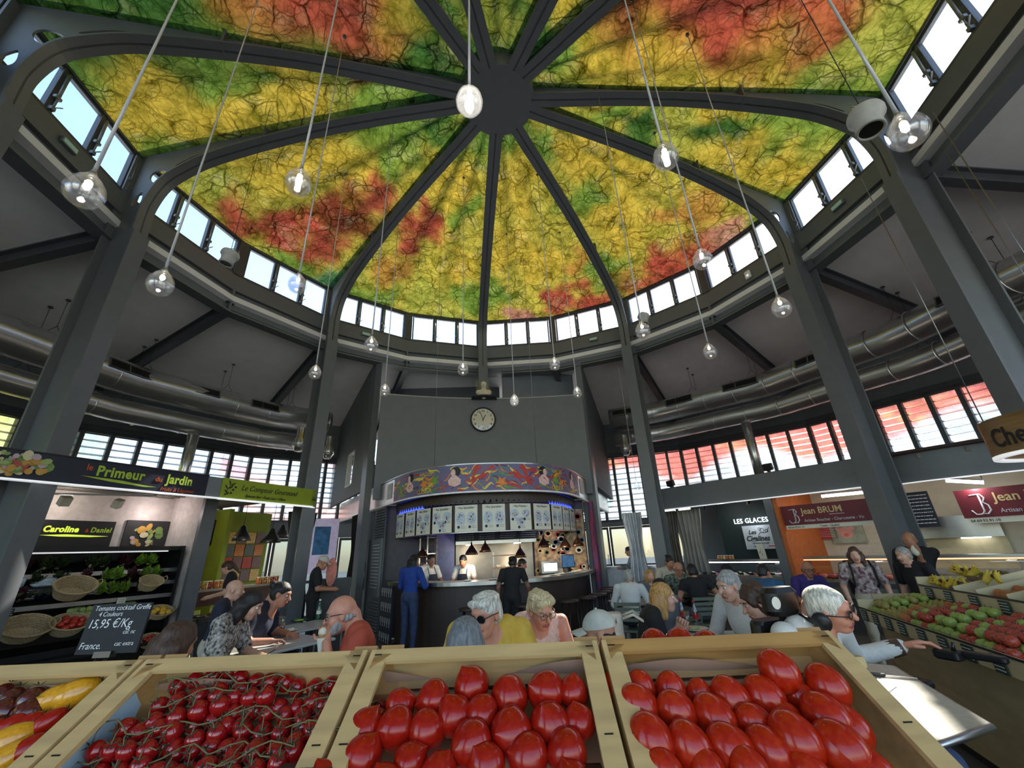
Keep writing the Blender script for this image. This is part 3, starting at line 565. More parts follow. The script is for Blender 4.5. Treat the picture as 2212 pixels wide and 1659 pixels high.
for i, (x, z) in enumerate([(-1.5, 2.93), (-1.22, 2.98), (.15, 2.88), (1.42, 2.95), (1.62, 2.9), (-2.35, 2.9)]): frieze('starfish_print', star(x, z, .13, rr.random()), ('orange', 'green')[i % 2])
for i in range(150):
    x = rr.uniform(-2.7, 2.7); z = rr.uniform(2.76, 3.2); swirl('fish_print', x, z, rr.uniform(.16, .42), rr.uniform(.02, .06), rr.uniform(.016, .036), rr.choice(['green', 'yellow', 'orange', 'plum', 'teal', 'red']), rr.random()*6, rr.uniform(-.7, .7))
for w, x, z in (('HALLES', -1.62, 3.09), ('CUISEUR', -1.68, 2.75), ('HALLES', 1.3, 3.09), ('CUISEUR', 1.26, 2.75)):
    link(textmesh(w, .12, AC['yellow'], ext=.001, xs=.85, mapf=lambda p, x=x, z=z: fmap(-.012)((p[0]+x, p[1], p[2]+z))), 'lettering', fb, np.linalg.inv(PM[fb]))
for s in (-3.05, 3.05): MB(pframe(s, 2.8, -.006)).box(-.16, .16, -.004, 0, .02, .36).build('notice_sheet', mat('pale_sheet', (190, 190, 184), .6), fb)
# soffit and bar roof
mb = MB(); P = prange(-8.2, 8.2, .03, 90); mb.add([(x, y, 2.74) for x, y in P], [tuple(range(len(P)))]); mb.build('fish_bar_roof', mat('dark_soffit', (40, 36, 34), .7), kind='structure')
# lambrequin of pointed leaves, lit blue
lb = thing('lambrequin', 'brown scalloped lambrequin with blue light above the menu sheets', 'valance', TR(0, 3.4, 2.5))
leaf = [(-.06, .12), (-.06, .03), (-.035, -.03), (0, -.055), (.035, -.03), (.06, .03), (.06, .12)]
lf = MB().prism([(x, z) for x, z in leaf], -.004, .004, M=RX(PI/2)).mesh('scallop', BROWN)
MB().ribbon(prange(-3.3, 3.3, .26, 60), 2.6, 2.72, .015).build('valance_strip', BROWN, lb)
for s in np.arange(-3.2, 3.21, .128): link(lf, 'scallop', lb, np.linalg.inv(PM[lb])@pframe(s, 2.56, .26))
MB().ribbon(prange(-3.3, -1.9, .33, 20), 2.5, 2.7, .01).build('blue_strip', BLUEL, lb); MB().ribbon(prange(1.6, 3.3, .33, 20), 2.5, 2.7, .01).build('blue_strip', BLUEL, lb)
mbd = thing('menu_band', 'dark brown curved board carrying the menu sheets of the fish bar', 'board', TR(0, 3.4, 1.98))
MB().ribbon(prange(-3.35, 3.35, .3, 60), 1.98, 2.5, .04).build('board_panel', BROWN, mbd); MB().ribbon(prange(-3.35, 3.35, .295, 60), 1.975, 1.985, .05).build('board_edge', INOX, mbd)
TITLES = ['Nos Fritures', 'Nos Fritures', 'Nos Grillades', 'Nos Spécialités', 'Nos Spécialités', 'Nos Spécialités', 'Nos Fritures', 'Nos Fritures', 'Nos Fritures', 'Nos Fritures', 'Nos Fritures']
PLATE = mat('print_pale_blue', (186, 200, 214), .6)
NDISC = mat('print_navy', (30, 42, 70), .6)
POSN = ['first', 'second', 'third', 'fourth', 'fifth', 'sixth', 'seventh', 'eighth', 'ninth', 'tenth', 'eleventh']
for k in range(-5, 6):
    F = pframe(k*.605, 2.0, .285); i = k+5
    nd = 3 if k in (-3, -2, 1) else 2
    root = thing('menu_sheet', 'cream menu sheet headed %s with %s plates, %s on the brown board' % (TITLES[i], 'three' if nd == 3 else 'two', POSN[i]), 'poster', F, 'menu sheets on the brown board')
    MB(F).box(-.225, .225, -.012, 0, -.01, .49).build('sheet', CREAM, root)
    text('• '+TITLES[i]+' •', .062, F@TR(0, -.013, .42), INK, root, align='CENTER', bold=.0008, xs=.78, ext=.001)
    spots = [(-.11, .24), (.11, .24)] if nd == 2 else [(-.13, .3), (.12, .3), (0, .15)]
    for j, (x, z) in enumerate(spots):
        mb = MB(F); flatpoly(mb, [(x+.095*math.cos(t), z+(.125 if nd == 2 else .085)*math.sin(t)) for t in np.linspace(0, 2*PI, 18, endpoint=False)], -.0135); pl = mb.build('plate_print', PLATE, root)
        mb = MB(F); blobs(mb, x, z, .055, .09 if nd == 2 else .06, 16, k*7+j+90, -.015, 6); mb.build('dish_print', SEAFOOD, pl)
        mb = MB(F); zz = z-(.16 if nd == 2 else .11); flatpoly(mb, [(x-.04+.028*math.cos(t), zz+.028*math.sin(t)) for t in np.linspace(0, 2*PI, 12, endpoint=False)], -.0135); mb.build('number_disc', NDISC, root)
        mb = MB(F); lines(mb, x, x+.09, zz-.03, zz+.03, 2, -.0135, k*9+j, .4); mb.build('caption', INK, root, kind='stuff')
# counter
cb = thing('bar_counter', 'long curved fish bar counter, dark brown panels under a pale stone top', 'counter', TR(0, 3.3, 0))
MB().ribbon(prange(-2.55, 3.6, .12, 60), .06, 1.08, .05).build('counter_front', BROWN, cb); MB().ribbon(prange(-2.55, 3.6, .2, 60), 0, .06, .04).build('plinth', BLACK, cb)
P = prange(-2.6, 3.65, -.06, 50); Q = prange(-2.6, 3.65, .5, 50); mb = MB(); mb.prism(P+Q[::-1], 1.08, 1.13); mb.build('worktop', STONE, cb)
MB().ribbon(prange(-2.6, 3.65, -.065, 50), 1.07, 1.135, .012).build('steel_lip', INOX, cb)
# back kitchen of the fish bar
kb = thing('kitchen_back_wall', kind='structure', M=TR(0, 5.4, 0)); HOOD = mat('brushed_steel_wall', (150, 142, 130), .35, .7, .15, 5)
MB().box(-.75, 1.05, 5.3, 5.36, .9, 2.1).build('steel_panel', HOOD, kb); MB().box(-2.4, 2.4, 5.37, 5.42, 0, 2.72).build('wall_panel', mat('kitchen_wall', (70, 66, 72), .6), kb)
MB().box(-1.35, -.78, 5.28, 5.34, 0, 2.05).build('cold_room_door', mat('pale_violet_door', (150, 150, 190), .4), kb)
mb = MB(); mb.box(1.1, 2.35, 5.3, 5.36, .9, 2.5); mb.build('photo_wall', mat('shell_photo', (96, 74, 56), .6, 0, .6, 9, col2=(190, 160, 120)), kb)
for i in range(60):
    r = random.Random(i); x = 1.15+1.15*r.random(); z = 1.0+1.4*r.random(); mb = MB(); a = .06+.05*r.random()
    mb.add([(x+q*a*math.cos(t), 5.296-.0006*(i % 9), z+q*a*.8*math.sin(t)) for q in (1., .55) for t in np.linspace(0, 2*PI, 10, endpoint=False)], [tuple(list(range(10))), tuple(range(10, 20))]); mb.build('shell_print', SEAFOOD[i % 6], kb)
nb = thing('price_board', 'navy price board with white print above the fish bar kitchen', 'board', TR(.1, 5.0, 1.9)); MB().box(-.75, 1.15, 5.0, 5.03, 1.86, 2.12).build('board_panel', NAVY, nb)
mb = MB()
for i, x in enumerate((-.7, -.22, .26, .74)): lines(mb, x, x+.36, 1.88, 2.1, 5, 4.997, i+3, .35)
mb.build('print', CHALK, nb, kind='stuff')
hd = thing('extractor_hood', 'stainless extractor hood over the fish bar kitchen', 'hood', TR(.1, 5.1, 1.7)); MB().box(-.75, 1.05, 4.75, 5.3, 1.78, 1.85).build('hood_canopy', INOX, hd)
for x in (-.45, .65): MB().box(x-.07, x+.07, 4.9, 5.1, 1.765, 1.78).build('hood_light', lamp_mat('hood_light', (255, 240, 215), 3), hd)
cook = thing('kitchen_bench', 'stainless kitchen bench behind the cooks', 'bench', TR(.2, 5, 0)); MB().box(-.7, 1.75, 4.75, 5.3, .86, .9).build('bench_top', INOX, cook); MB().box(-.68, 1.73, 4.8, 5.28, .0, .86).build('bench_body', INOX, cook)
rk = thing('pass_shelf', 'two-tier lit pass shelf between the cooks', 'shelf', TR(.35, 4.3, 0))
for z in (1.28, 1.52): MB().box(.02, .72, 4.3, 4.55, z, z+.02).build('shelf_board', mat('warm_wood', (170, 130, 86), .5), rk)
for x in (.05, .69): MB().box(x-.012, x+.012, 4.41, 4.44, 1.13, 1.6).build('post', INOX, rk)
for i, x in enumerate((.16, .3, .46)):
    MB(TR(x, 4.42, 1.3)).lathe([(.001, 0), (.03, 0), (.055, .05), (.05, .05), (.028, .008), (.001, .008)], 12).build('small_bowl', CREAM, None, 'small cream bowl on the lit pass shelf, %s from the working cook' % ('first', 'second', 'third')[i], 'bowl', 'bowls on the pass shelf')
ts = thing('till_screen', 'wide touch screen showing a blue sea view on the fish bar', 'screen', TR(1.75, 4.35, 1.13)); F = basis((.82, .57, 0), (-.57, .82, 0), (0, 0, 1), (1.62, 4.3, 1.13))
MB(F).box(-.2, .2, -.02, .02, .1, .36).build('screen_body', BLACK, ts); MB(F).box(-.185, .185, -.024, -.02, .115, .345).build('screen_picture', mat('screen_blue', (90, 130, 170), .3, 0, .5, 4, emit=.06, ecol=(90, 140, 190)), ts); MB(F).box(-.05, .05, -.04, .08, 0, .1).build('screen_foot', BLACK, ts)
mo = thing('oven', 'steel counter oven with a lit glass window at the back of the fish bar', 'oven', TR(1.35, 5.1, .9)); MB().box(1.15, 1.62, 4.8, 5.2, 1.12, 1.36).build('oven_body', INOX, mo); MB().box(1.2, 1.5, 4.795, 4.8, 1.16, 1.32).build('oven_window', lamp_mat('oven_glow', (255, 240, 230), .5), mo)
MB().box(1.15, 1.62, 4.8, 5.2, .9, 1.12).build('oven_stand', BLACK, mo)
# copper pendants
PENDS = [(-.42, 4.15, 1.62, 'over the cook with folded arms'), (-.1, 4.75, 1.66, 'nearest the steel wall'), (.62, 4.35, 1.52, 'above the pass shelf end'), (1.15, 4.4, 1.7, 'left of the shell photographs'), (1.75, 4.9, 1.68, 'in front of the shell photographs'), (-1.45, 4.6, 1.6, 'above the greeting cook'), (2.0, 4.7, 1.7, 'at the far end of the bar')]
shade = [(.012, .2), (.02, .14), (.05, .1), (.12, .0), (.135, -.05), (.13, -.05), (.115, 0), (.045, .09), (.01, .13)]
for x, y, z, w in PENDS:
    M = TR(x, y, z); root = thing('pendant_lamp', 'dark copper pendant lamp in the fish bar '+w, 'lamp', M, 'copper pendants of the fish bar')
    MB(M).lathe(shade, 18).build('lamp_shade', COPPER, root); MB(M).tube([(0, 0, .2), (0, 0, 2.73-z)], .005, 5).build('cord', BLACK, root); MB(M).ell((0, 0, -.01), .035).build('bulb', BULB, root)
for x, y, z in ((-.42, 4.15, 1.5), (.62, 4.35, 1.4), (1.6, 4.6, 1.55)): plight((x, y, z), 9)
# left end of the bar: oyster pictures, glazed shelf unit, chalk panel with glasses
sh = thing('glazed_shelf_unit', 'steel-framed shelf unit with oyster pictures at the left end of the fish bar', 'shelf', TR(-1.9, 4.9, 0)); F = pframe(-2.95, 0, .75)
for x in (-.42, -.02, .4):
    MB(F).box(x-.015, x+.015, -.015, .015, 0, 2.0).build('post', INOX, sh)
for z in (1.35, 1.62, 1.95): MB(F).box(-.42, .4, -.02, .2, z, z+.02).build('shelf_board', INOX, sh)
MB(F).box(-.45, .42, .2, .24, .9, 2.0).build('picture_back', mat('oyster_photo', (90, 84, 96), .5, 0, .6, 14, col2=(150, 140, 140)), sh)
for i in range(14):
    r = random.Random(40+i); MB(F).ell((-.36+.72*r.random(), .1, (1.4, 1.67)[i % 2]+.02), (.045, .06, .03)).build('oyster', SEAFOOD[(2, 4, 0)[i % 3]], sh)
cp = thing('drinks_board', 'black panel with chalk drawings of glasses at the left end of the fish bar', 'board', pframe(-2.75, 0, .05)); F = pframe(-2.95, 0, .05)
MB(F).box(-.35, .35, 0, .04, .02, 1.14).build('board_panel', NAVY, cp); mb = MB(F)
for i in range(5):
    for j in range(4):
        x, z = -.27+i*.135, .14+j*.27; mb.tube([(x+.035*math.cos(t), -.003, z+.05*math.sin(t)) for t in np.linspace(0, 2*PI, 10, endpoint=False)], .004, 4, closed=True)
        mb.box(x-.003, x+.003, -.005, 0, z-.1, z-.05); mb.box(x-.025, x+.025, -.005, 0, z-.105, z-.1)
mb.build('chalk_drawing', CHALK, cp, kind='stuff')
# flank of the block on the left: louvred panel, notice panel, door, black curtain
wl = MATS['grey_painted_steel']
lv = thing('louvred_panel', 'tall grey louvred panel with a notice board beside the fish bar', 'panel', pframe(-3.75, 0, .02)); F = pframe(-3.8, 0, .02)
MB(F).box(-.4, .4, .03, .06, 0, 2.68).build('panel_back', STEEL2, lv); sl = MB().box(-.38, .38, -.02, .02, -.004, .004).mesh('slat', GREYW)
for z in list(np.arange(.1, .75, .06))+list(np.arange(2.05, 2.66, .06)): link(sl, 'slat', lv, np.linalg.inv(PM[lv])@F@TR(0, .01, z)@RX(.6))
MB(F).box(-.36, .36, -.01, .03, .8, 2.0).build('notice_board', GREYW, lv); mb = MB(F); lines(mb, -.3, .28, .95, 1.9, 14, -.011, 4, .35); mb.build('print', CHALK, lv, kind='stuff')
F = pframe(-3.8, 0, .02)
lv2 = thing('louvred_panel', 'grey louvre high on the block wall beside the clock', 'panel', pframe(-3.8, 3.3, .3)); F = pframe(-4.15, 3.3, -.02); MB(F).box(-.3, .3, .03, .06, 0, .75).build('panel_back', STEEL2, lv2)
for z in np.arange(.05, .74, .06): link(sl, 'slat', lv2, np.linalg.inv(PM[lv2])@F@TR(0, .01, z)@RX(.6)@SCL(.78, 1, 1))
dr = thing('door_9', kind='structure', M=pframe(-4.7, 0, .05)); F = pframe(-4.7, 0, .05); MB(F).box(-.42, .42, .0, .05, 0, 2.68).build('door_surround', GREYW, dr); MB(F).box(-.2, .2, -.02, .0, 0, 2.0).build('door_leaf', STEEL2, dr); MB(F).tube([(.15, -.06, .9), (.15, -.06, 1.5)], .015).build('handle', INOX, dr)
def curtain(name, label, F, w, z0, z1, mt, seed, folds=9, amp=.05, gather=0, cat='curtain'):
    def fn(u, v):
        g = 1-gather*math.sin(PI*min(1, v*1.15))**2 if gather else 1
        return ((u-.5)*w*g, amp*math.sin(u*folds*2*PI+seed)+.02*math.sin(u*31+v*6+seed), z1+(z0-z1)*v)
    mb = MB(F); grid(mb, fn, folds*8, 16); grid(mb, lambda u, v: (lambda p: (p[0], p[1]+.012, p[2]))(fn(u, v)), folds*8, 16); return mb.build(name, mt, None, label, cat)
DARKCL = mat('charcoal_curtain', (52, 53, 58), .85, 0, .15, 6); BLKCL = mat('black_curtain', (20, 20, 22), .85)
curtain('curtain', 'black gathered curtain on the block wall left of the notice panel', pframe(-5.55, 0, -.08), .6, .9, 2.68, BLKCL, 1, 5, .04, .3)
curtain('curtain', 'charcoal tied-back curtain hanging under the end of the green sign', sf(-3)@TR(2.72, .35, 0), .75, .3, 2.66, DARKCL, 2, 7, .05, .45)
# flank on the right: piers, painted banner curtain, pale ledge
pr = thing('flank_doorway', 'dark service doorway in the grey block wall right of the fish bar', 'doorway', pframe(4.1, 0, .02)); F = pframe(4.2, 0, .02)
MB(F).box(-.45, -.25, 0, .1, 0, 2.68).build('jamb', STEEL, pr); MB(F).box(.25, .45, 0, .1, 0, 2.68).build('jamb', STEEL, pr); MB(F).box(-.25, .25, .3, .34, 0, 2.3).build('door_leaf', BLACK, pr); MB(F).box(-.25, .25, 0, .1, 2.3, 2.68).build('lintel', GREYW, pr); MB(F).box(-.2, .2, -.01, 0, 2.05, 2.25).build('nameplate', CREAM, pr)
mb = curtain('banner_curtain', 'rolled seafood-print curtain hanging at the right end of the fish bar', pframe(3.6, 0, -.1), .3, .55, 2.66, mat('seafood_fabric', (150, 50, 40), .8, 0, .5, 8, col2=(60, 66, 120)), 3, 3, .05, .2)
# ------------------------------------------------------------------ clock and bust on the clock wall
def clockface(M):
    root = thing('wall_clock', 'round white wall clock with black rim on the grey wall', 'clock', M)
    MB(M@RX(PI/2)).lathe([(.33, 0), (.35, .0), (.35, .06), (.33, .07), (.315, .05), (.315, .02)], 40).build('rim', BLACK, root)
    MB(M@RX(PI/2)).lathe([(.001, .03), (.32, .03), (.32, .0), (.001, 0)], 40, sm=False).build('dial', CREAM, root)
    for h in range(12):
        a = PI/2-(h if h else 12)*PI/6; t = str(h or 12); text(t, .085, M@TR(.25*math.cos(a), -.032, .25*math.sin(a)-.03), INK, root, 'numeral', align='CENTER', bold=.002, ext=.001)
    for nm, L, w, ang in (('hour_hand', .15, .02, 12.95/12*2*PI), ('minute_hand', .24, .014, 56.5/60*2*PI)): MB(M@RY(ang)).box(-w/2, w/2, -.04, -.036, -.04, L).build(nm, INK, root)
    MB(M@RX(PI/2)).lathe([(.318, .058), (.001, .058)], 40, sm=False).build('glass', GLASS, root)
clockface(TR(-.04, 5.84, 5.0))
bs = thing('bust_shelf', 'half-round black shelf above the wall clock', 'shelf', TR(0, 5.7, 5.62)); MB(TR(0, 5.82, 5.58)).prism([(.36*math.cos(t), -.3*math.sin(t)) for t in np.linspace(0, PI, 16)], 0, .05).build('shelf_board', BLACK, bs)
# ------------------------------------------------------------------ left stalls: greengrocer (navy sign) and delicatessen (green sign)
LM = sf(-3)
SIGNN = mat('navy_sign', (20, 28, 44), .4, 0, .1, 2); LIME = mat('lime_print', (164, 190, 58), .5); ORANGEP = mat('orange_print', (190, 84, 40), .5); GSIGN = mat('green_sign', (140, 158, 40), .5, 0, .05)
LG = LM@TR(-.172, -.29, .0726)@SCL(.962, 1, .958)
sg = thing('shop_sign', 'navy greengrocer sign reading le Primeur du Jardin with a salad picture', 'sign', LG@TR(-1.3, -.3, 2.7))
MB(LG).box(-3.6, 0, -.33, -.28, 2.72, 3.07).build('sign_panel', SIGNN, sg); MB(LG).box(-3.6, 2.3, -.36, -.26, 2.7, 2.72).build('glow_trim', GLOW, sg)  # aluminium edge, no lamp: its glow stands for reflected light
MB(LG).box(-3.6, 0, -.345, -.27, 3.07, 3.085).build('top_edge', BLACK, sg)
T = lambda t, z: LG@TR(t, -.335, z)
text('le', .12, T(-1.66, 2.93), ORANGEP, sg, bold=.002, xs=.85); text('Primeur', .2, T(-1.54, 2.87), LIME, sg, bold=.006, space=1.08, xs=.84)
text('du', .1, T(-.8, 2.88), ORANGEP, sg, bold=.002); text('Jardin', .2, T(-.64, 2.87), LIME, sg, bold=.006, space=1.05, xs=.8); text('Fruits & Légumes', .08, T(-.7, 2.748), ORANGEP, sg, shear=.2, xs=.9)
mb = MB(LG); flatpoly(mb, [(-1.7, 2.845), (-1.4, 2.84), (-1.2, 2.83), (-.95, 2.8), (-.75, 2.79), (-.9, 2.775), (-1.2, 2.79), (-1.35, 2.8)], -.336); mb.build('swoosh', LIME, sg)
VEG = [mat('print_'+n, c, .6) for n, c in (('leaf', (122, 150, 80)), ('cream_veg', (206, 196, 160)), ('tomato', (176, 84, 70)), ('onion', (190, 170, 176)), ('pepper', (196, 150, 70)), ('celery', (160, 176, 110)))]
mb = MB(LG); blobs(mb, -2.35, 2.9, .32, .13, 70, 11, -.335, 6, 8, .14, .34); mb.build('salad_print', VEG, sg)
gs = thing('shop_sign', 'lime green sign reading Le Comptoir Gourmand with an olive sprig', 'sign', LG@TR(1.5, -.3, 2.7))
MB(LG).box(0, .24, -.33, -.28, 2.72, 3.07).build('grey_panel', GREYW, gs)
cpath = [(.25+i*.1, -.33) for i in range(20)]+[(2.2+.45*math.sin(a), -.33+.45-.45*math.cos(a)) for a in np.linspace(.1, PI*.62, 14)]
MB(LG).ribbon(cpath, 2.71, 3.08, .03).build('sign_panel', GSIGN, gs); MB(LG).ribbon([(x, y-.012) for x, y in cpath], 2.69, 2.71, .05).build('glow_trim', GLOW, gs)
text('Le Comptoir Gourmand', .145, T(.62, 2.89), INK, gs, shear=.35, xs=.86, bold=-.001); text('Epicerie fine • Fruits secs • Olives', .075, T(.72, 2.77), INK, gs, shear=.35, xs=.86)
arcm = lambda p: (lambda s: (2.2+.45*math.sin(s/.45), -.33+.45-(.45+.006-p[1])*math.cos(s/.45), p[2]))(p[0])
link(textmesh('Sabine', .13, INK, shear=.35, xs=.86, ext=.001, mapf=lambda p: arcm((p[0]+.06, p[1], p[2]+2.84))), 'lettering', gs, np.linalg.inv(PM[gs])@LG)
mb = MB(LG@TR(.42, -.334, 2.9)); mb.tube([(-.1, 0, -.14), (-.04, 0, 0), (.02, 0, .1)], .004, 5)
for i, (x, z, a) in enumerate([(-.08, .02, 2.2), (-.07, -.06, 2.5), (-.03, .1, 1.9), (.0, .02, .6), (.04, .08, .8), (-.05, -.1, .5)]): mb.add([(x+.05*math.cos(t)*math.cos(a)-.012*math.sin(t)*math.sin(a), 0, z+.05*math.cos(t)*math.sin(a)+.012*math.sin(t)*math.cos(a)) for t in np.linspace(0, 2*PI, 10, endpoint=False)], [tuple(range(10))])
for x, z in ((.05, -.02), (.09, .03), (.02, -.08)): mb.add([(x+.024*math.cos(t), 0, z+.018*math.sin(t)) for t in np.linspace(0, 2*PI, 10, endpoint=False)], [tuple(range(10))])
mb.build('olive_sprig', INK, gs)
lw = thing('stall_shell_left', kind='structure', M=LM)
MB(LM).box(-4.2, 2.5, -.2, 4.4, 2.94, 2.98).build('stall_roof', mat('stall_soffit', (44, 42, 42), .8), lw)
for i, d in enumerate(np.arange(-.1, 1.3, .17)): MB(LM).box(-3.2, .4, d, d+.05, 2.84, 2.92).build('batten', mat('batten_grey', (110, 106, 100), .8), lw)
CREAMW = mat('cream_wall', (196, 186, 182), .8)
MB(LM).box(-3.6, .46, 1.32, 1.4, 0, 2.94).build('back_wall', CREAMW, lw); MB(LM).box(.46, .62, .38, 3.6, 0, 2.94).build('partition', CREAMW, lw); MB(LM).box(.42, .66, .3, .38, 0, 2.94).build('partition_post', STEEL, lw)
GREENW = mat('green_wall', (120, 132, 34), .8, 0, .1, 3)
MB(LM).box(.62, 4.35, 3.55, 3.65, 0, 2.94).build('green_wall', GREENW, lw); MB(LM).box(2.7, 2.82, 3.0, 3.55, 0, 2.94).build('green_pier', GREENW, lw)
tl = thing('track_lights', 'white track with spot heads under the stall ceiling behind the navy sign', 'light', LM@TR(-1, .5, 2.7)); MB(LM).bar((-2.1, .7, 2.66), (-.4, .3, 2.74), .03, .03).build('track', WTRIM, tl)
for t, d in ((-2.0, .66), (-1.45, .5), (-.85, .4)): MB(LM@TR(t, d, 2.6)@RX(.5)@RZ(t)).box(-.05, .05, -.06, .06, -.08, .05).build('spot_head', CREAM, tl)
plight(apply(LM, (-1.3, .9, 2.6)), 7, (1, .9, .8)); plight(apply(LM, (.0, 1.0, 2.55)), 6, (1, .88, .85))
# Caroline & Daniel panel and the picture
pn = thing('name_panel', 'black panel reading Caroline & Daniel above the vegetable display', 'sign', LM@TR(-1, 1.3, 1.95)); MB(LM).box(-1.72, -.4, 1.28, 1.31, 1.9, 2.38).build('sign_panel', BLACK, pn)
Tb = lambda t, z: LM@TR(t, 1.276, z)
YLET = lamp_mat('lit_lime_letter', (200, 220, 70), .25)
text('Caroline', .125, Tb(-1.3, 2.2), YLET, pn, shear=.12, bold=.005, space=1.08, xs=.9); text('&', .08, Tb(-.79, 2.2), ORANGEP, pn); text('Daniel', .112, Tb(-.72, 2.2), LIME, pn, shear=.12, bold=.003, space=1.1, xs=.88)
mb = MB(LM); flatpoly(mb, [(-1.32, 2.15), (-1.0, 2.165), (-.45, 2.14), (-.7, 2.125), (-1.1, 2.13)], 1.276); mb.build('swoosh', YLET, pn)
pc = thing('wall_picture', 'dark canvas print of vegetables on the cream stall wall', 'picture', LM@TR(.1, 1.3, 1.95)); MB(LM).box(-.24, .44, 1.28, 1.31, 1.93, 2.42).build('canvas', mat('dark_canvas', (46, 44, 46), .7), pc); mb = MB(LM); blobs(mb, .12, 2.15, .28, .16, 22, 5, 1.276, 6, 8, .12, .3); mb.build('vegetable_print', VEG, pc)
# open black chiller with shelves
fr = thing('chiller_display', 'open black multi-deck chiller full of salad and vegetables', 'chiller', LM@TR(-.9, .9, 0))
MB(LM).box(-2.6, .4, 1.2, 1.26, 0, 1.95).build('back_panel', BLACK, fr); MB(LM).box(-2.6, .4, .62, 1.26, 1.88, 1.95).build('top_panel', BLACK, fr); MB(LM).box(-2.2, .2, .66, .68, 1.86, 1.88).build('light_rail', GLOW, fr)
for x in (-2.62, .36): MB(LM).box(x, x+.05, .55, 1.26, 0, 1.95).build('side_panel', BLACK, fr)
SHZ = [(1.56, .8), (1.36, .68), (1.16, .56), (.9, .42)]
for z, d in SHZ: MB(LM@TR(0, d, z)@RX(.42)).box(-2.58, .36, 0, .46, -.02, 0).build('shelf_board', BLACK, fr); MB(LM).box(-2.58, .36, d-.01, d, z-.03, z+.03).build('shelf_lip', INOX, fr)
MB(LM).box(-2.6, .4, .3, 1.26, 0, .62).build('base', BLACK, fr)
def lettuce_mesh(mt, seed, n=26):
    r = random.Random(seed); mb = MB()
    for i in range(n):
        a = r.random()*2*PI; e = .25+1.2*r.random(); L = .1+.06*r.random()
        def fn(u, v, a=a, e=e, L=L):
            w = (u-.5)*.13*math.sin(PI*min(1, .25+v*.75)); rr = L*v; ru = .014*math.sin(u*22+v*9+a)*v
            x = rr*math.cos(e)+.0; z = rr*math.sin(e)+ru+.03*v*v
            return (x*math.cos(a)-w*math.sin(a), x*math.sin(a)+w*math.cos(a), z)
        grid(mb, fn, 6, 4)
    return mb.mesh('leaves', mt)
LET = [mat('lettuce_green', (124, 160, 48), .6, 0, .35, 30), mat('lettuce_red', (74, 32, 40), .6, 0, .4, 30), mat('lettuce_dark', (48, 66, 30), .6, 0, .35, 30)]
LMESH = [lettuce_mesh(m, i) for i, m in enumerate(LET)]
stemm = MB().lathe([(.001, -.02), (.03, -.02), (.04, .03), (.001, .05)], 8).mesh('stem', VEG[1])
def place(root_name, label, cat, M, group, parts):
    r = thing(root_name, label, cat, M, group)
    for nm, me in parts: link(me, nm, r)
    return r
pos = [(0, -.05, 0, 'top shelf'), (1, -.28, 0, 'top shelf'), (0, .1, 0, 'top shelf'), (2, -.7, 0, 'top shelf'), (2, -.55, 0, 'top shelf'), (1, -.8, 1, 'second shelf'), (0, -.52, 1, 'second shelf'), (0, -.38, 1, 'second shelf'), (1, -.18, 1, 'second shelf'), (0, .02, 1, 'second shelf'), (0, .16, 1, 'second shelf'), (1, -.85, 2, 'third shelf'), (0, -.62, 2, 'third shelf'), (0, -.46, 2, 'third shelf'), (2, .12, 2, 'third shelf'), (2, -1.1, 0, 'top shelf'), (2, -1.35, 1, 'second shelf'), (2, -1.1, 1, 'second shelf')]+[(k % 3, -2.3+.21*k, 0, 'top shelf') for k in range(6)]+[((k+1) % 3, -2.2+.24*k, 2, 'third shelf') for k in range(4)]+[(0, -.3, 2, 'third shelf'), (2, -.05, 2, 'third shelf')]
KN = ['pale green', 'dark red', 'dark green']
for i, (k, t, s, w) in enumerate(pos):
    z, d = SHZ[s]; place('lettuce', '%s lettuce on the %s of the black chiller, %s from the grey post' % (KN[k], w, (POSN+['twelfth', 'thirteenth', 'fourteenth'])[sorted([-q[1] for q in pos if q[2] == s]).index(-t)]), 'lettuce', LM@TR(t, d+.16, z+.12)@RX(.5)@RZ(i*1.3)@SCL(1.0), 'lettuces in the chiller', [('leaves', LMESH[k]), ('stem', stemm)])
def bumpy(seed, n=14, k=9, amp=.12, el=(1, 1, 1)):
    r = np.random.RandomState(seed); ph = r.rand(6)*6; mb = MB()
    def fn(u, v):
        a, b = 2*PI*u, PI*v; x, y, z = math.sin(b)*math.cos(a), math.sin(b)*math.sin(a), -math.cos(b); q = 1+amp*(math.sin(3*x+ph[0])*math.sin(4*y+ph[1])+math.sin(5*z+ph[2])*.5)
        return (x*q*el[0], y*q*el[1], z*q*el[2])
    grid(mb, fn, n, k); return mb
ARTI = bumpy(1, amp=.25).mesh('artichoke_body', mat('artichoke', (150, 166, 96), .6, 0, .4, 6))
for i in range(16):
    t = -.95+.105*(i % 8); z, d = SHZ[3]; j = i//8; link(ARTI, 'artichoke', None, LM@TR(t+.05*j, d+.1+.1*j, z+.1+.06*j)@RZ(i)@SCL(.06), 'artichoke on the bottom chiller shelf, %s in the %s row from the bags' % (POSN[i % 8], ('front', 'back')[i//8]), 'artichoke', 'artichokes on the bottom shelf')
BAGM = mat('plastic_bag', (196, 210, 220), .18, 0, .5, 14, bump=.6); PURP = mat('aubergine', (46, 40, 80), .2, 0, .2)
MB(LM@TR(-1.75, SHZ[1][1]+.2, SHZ[1][0]+.16)@RX(.4)).rbox((0, 0, 0), (.62, .24, .14), .05).build('bagged_salad', BAGM, None, 'shiny clear bag of salad lying on the second shelf', 'bag')
MB(LM@TR(-1.2, SHZ[1][1]+.2, SHZ[1][0]+.15)@RX(.4)).rbox((0, 0, 0), (.36, .22, .12), .05).build('bagged_salad', BAGM, None, 'smaller shiny salad bag beside the long one', 'bag')
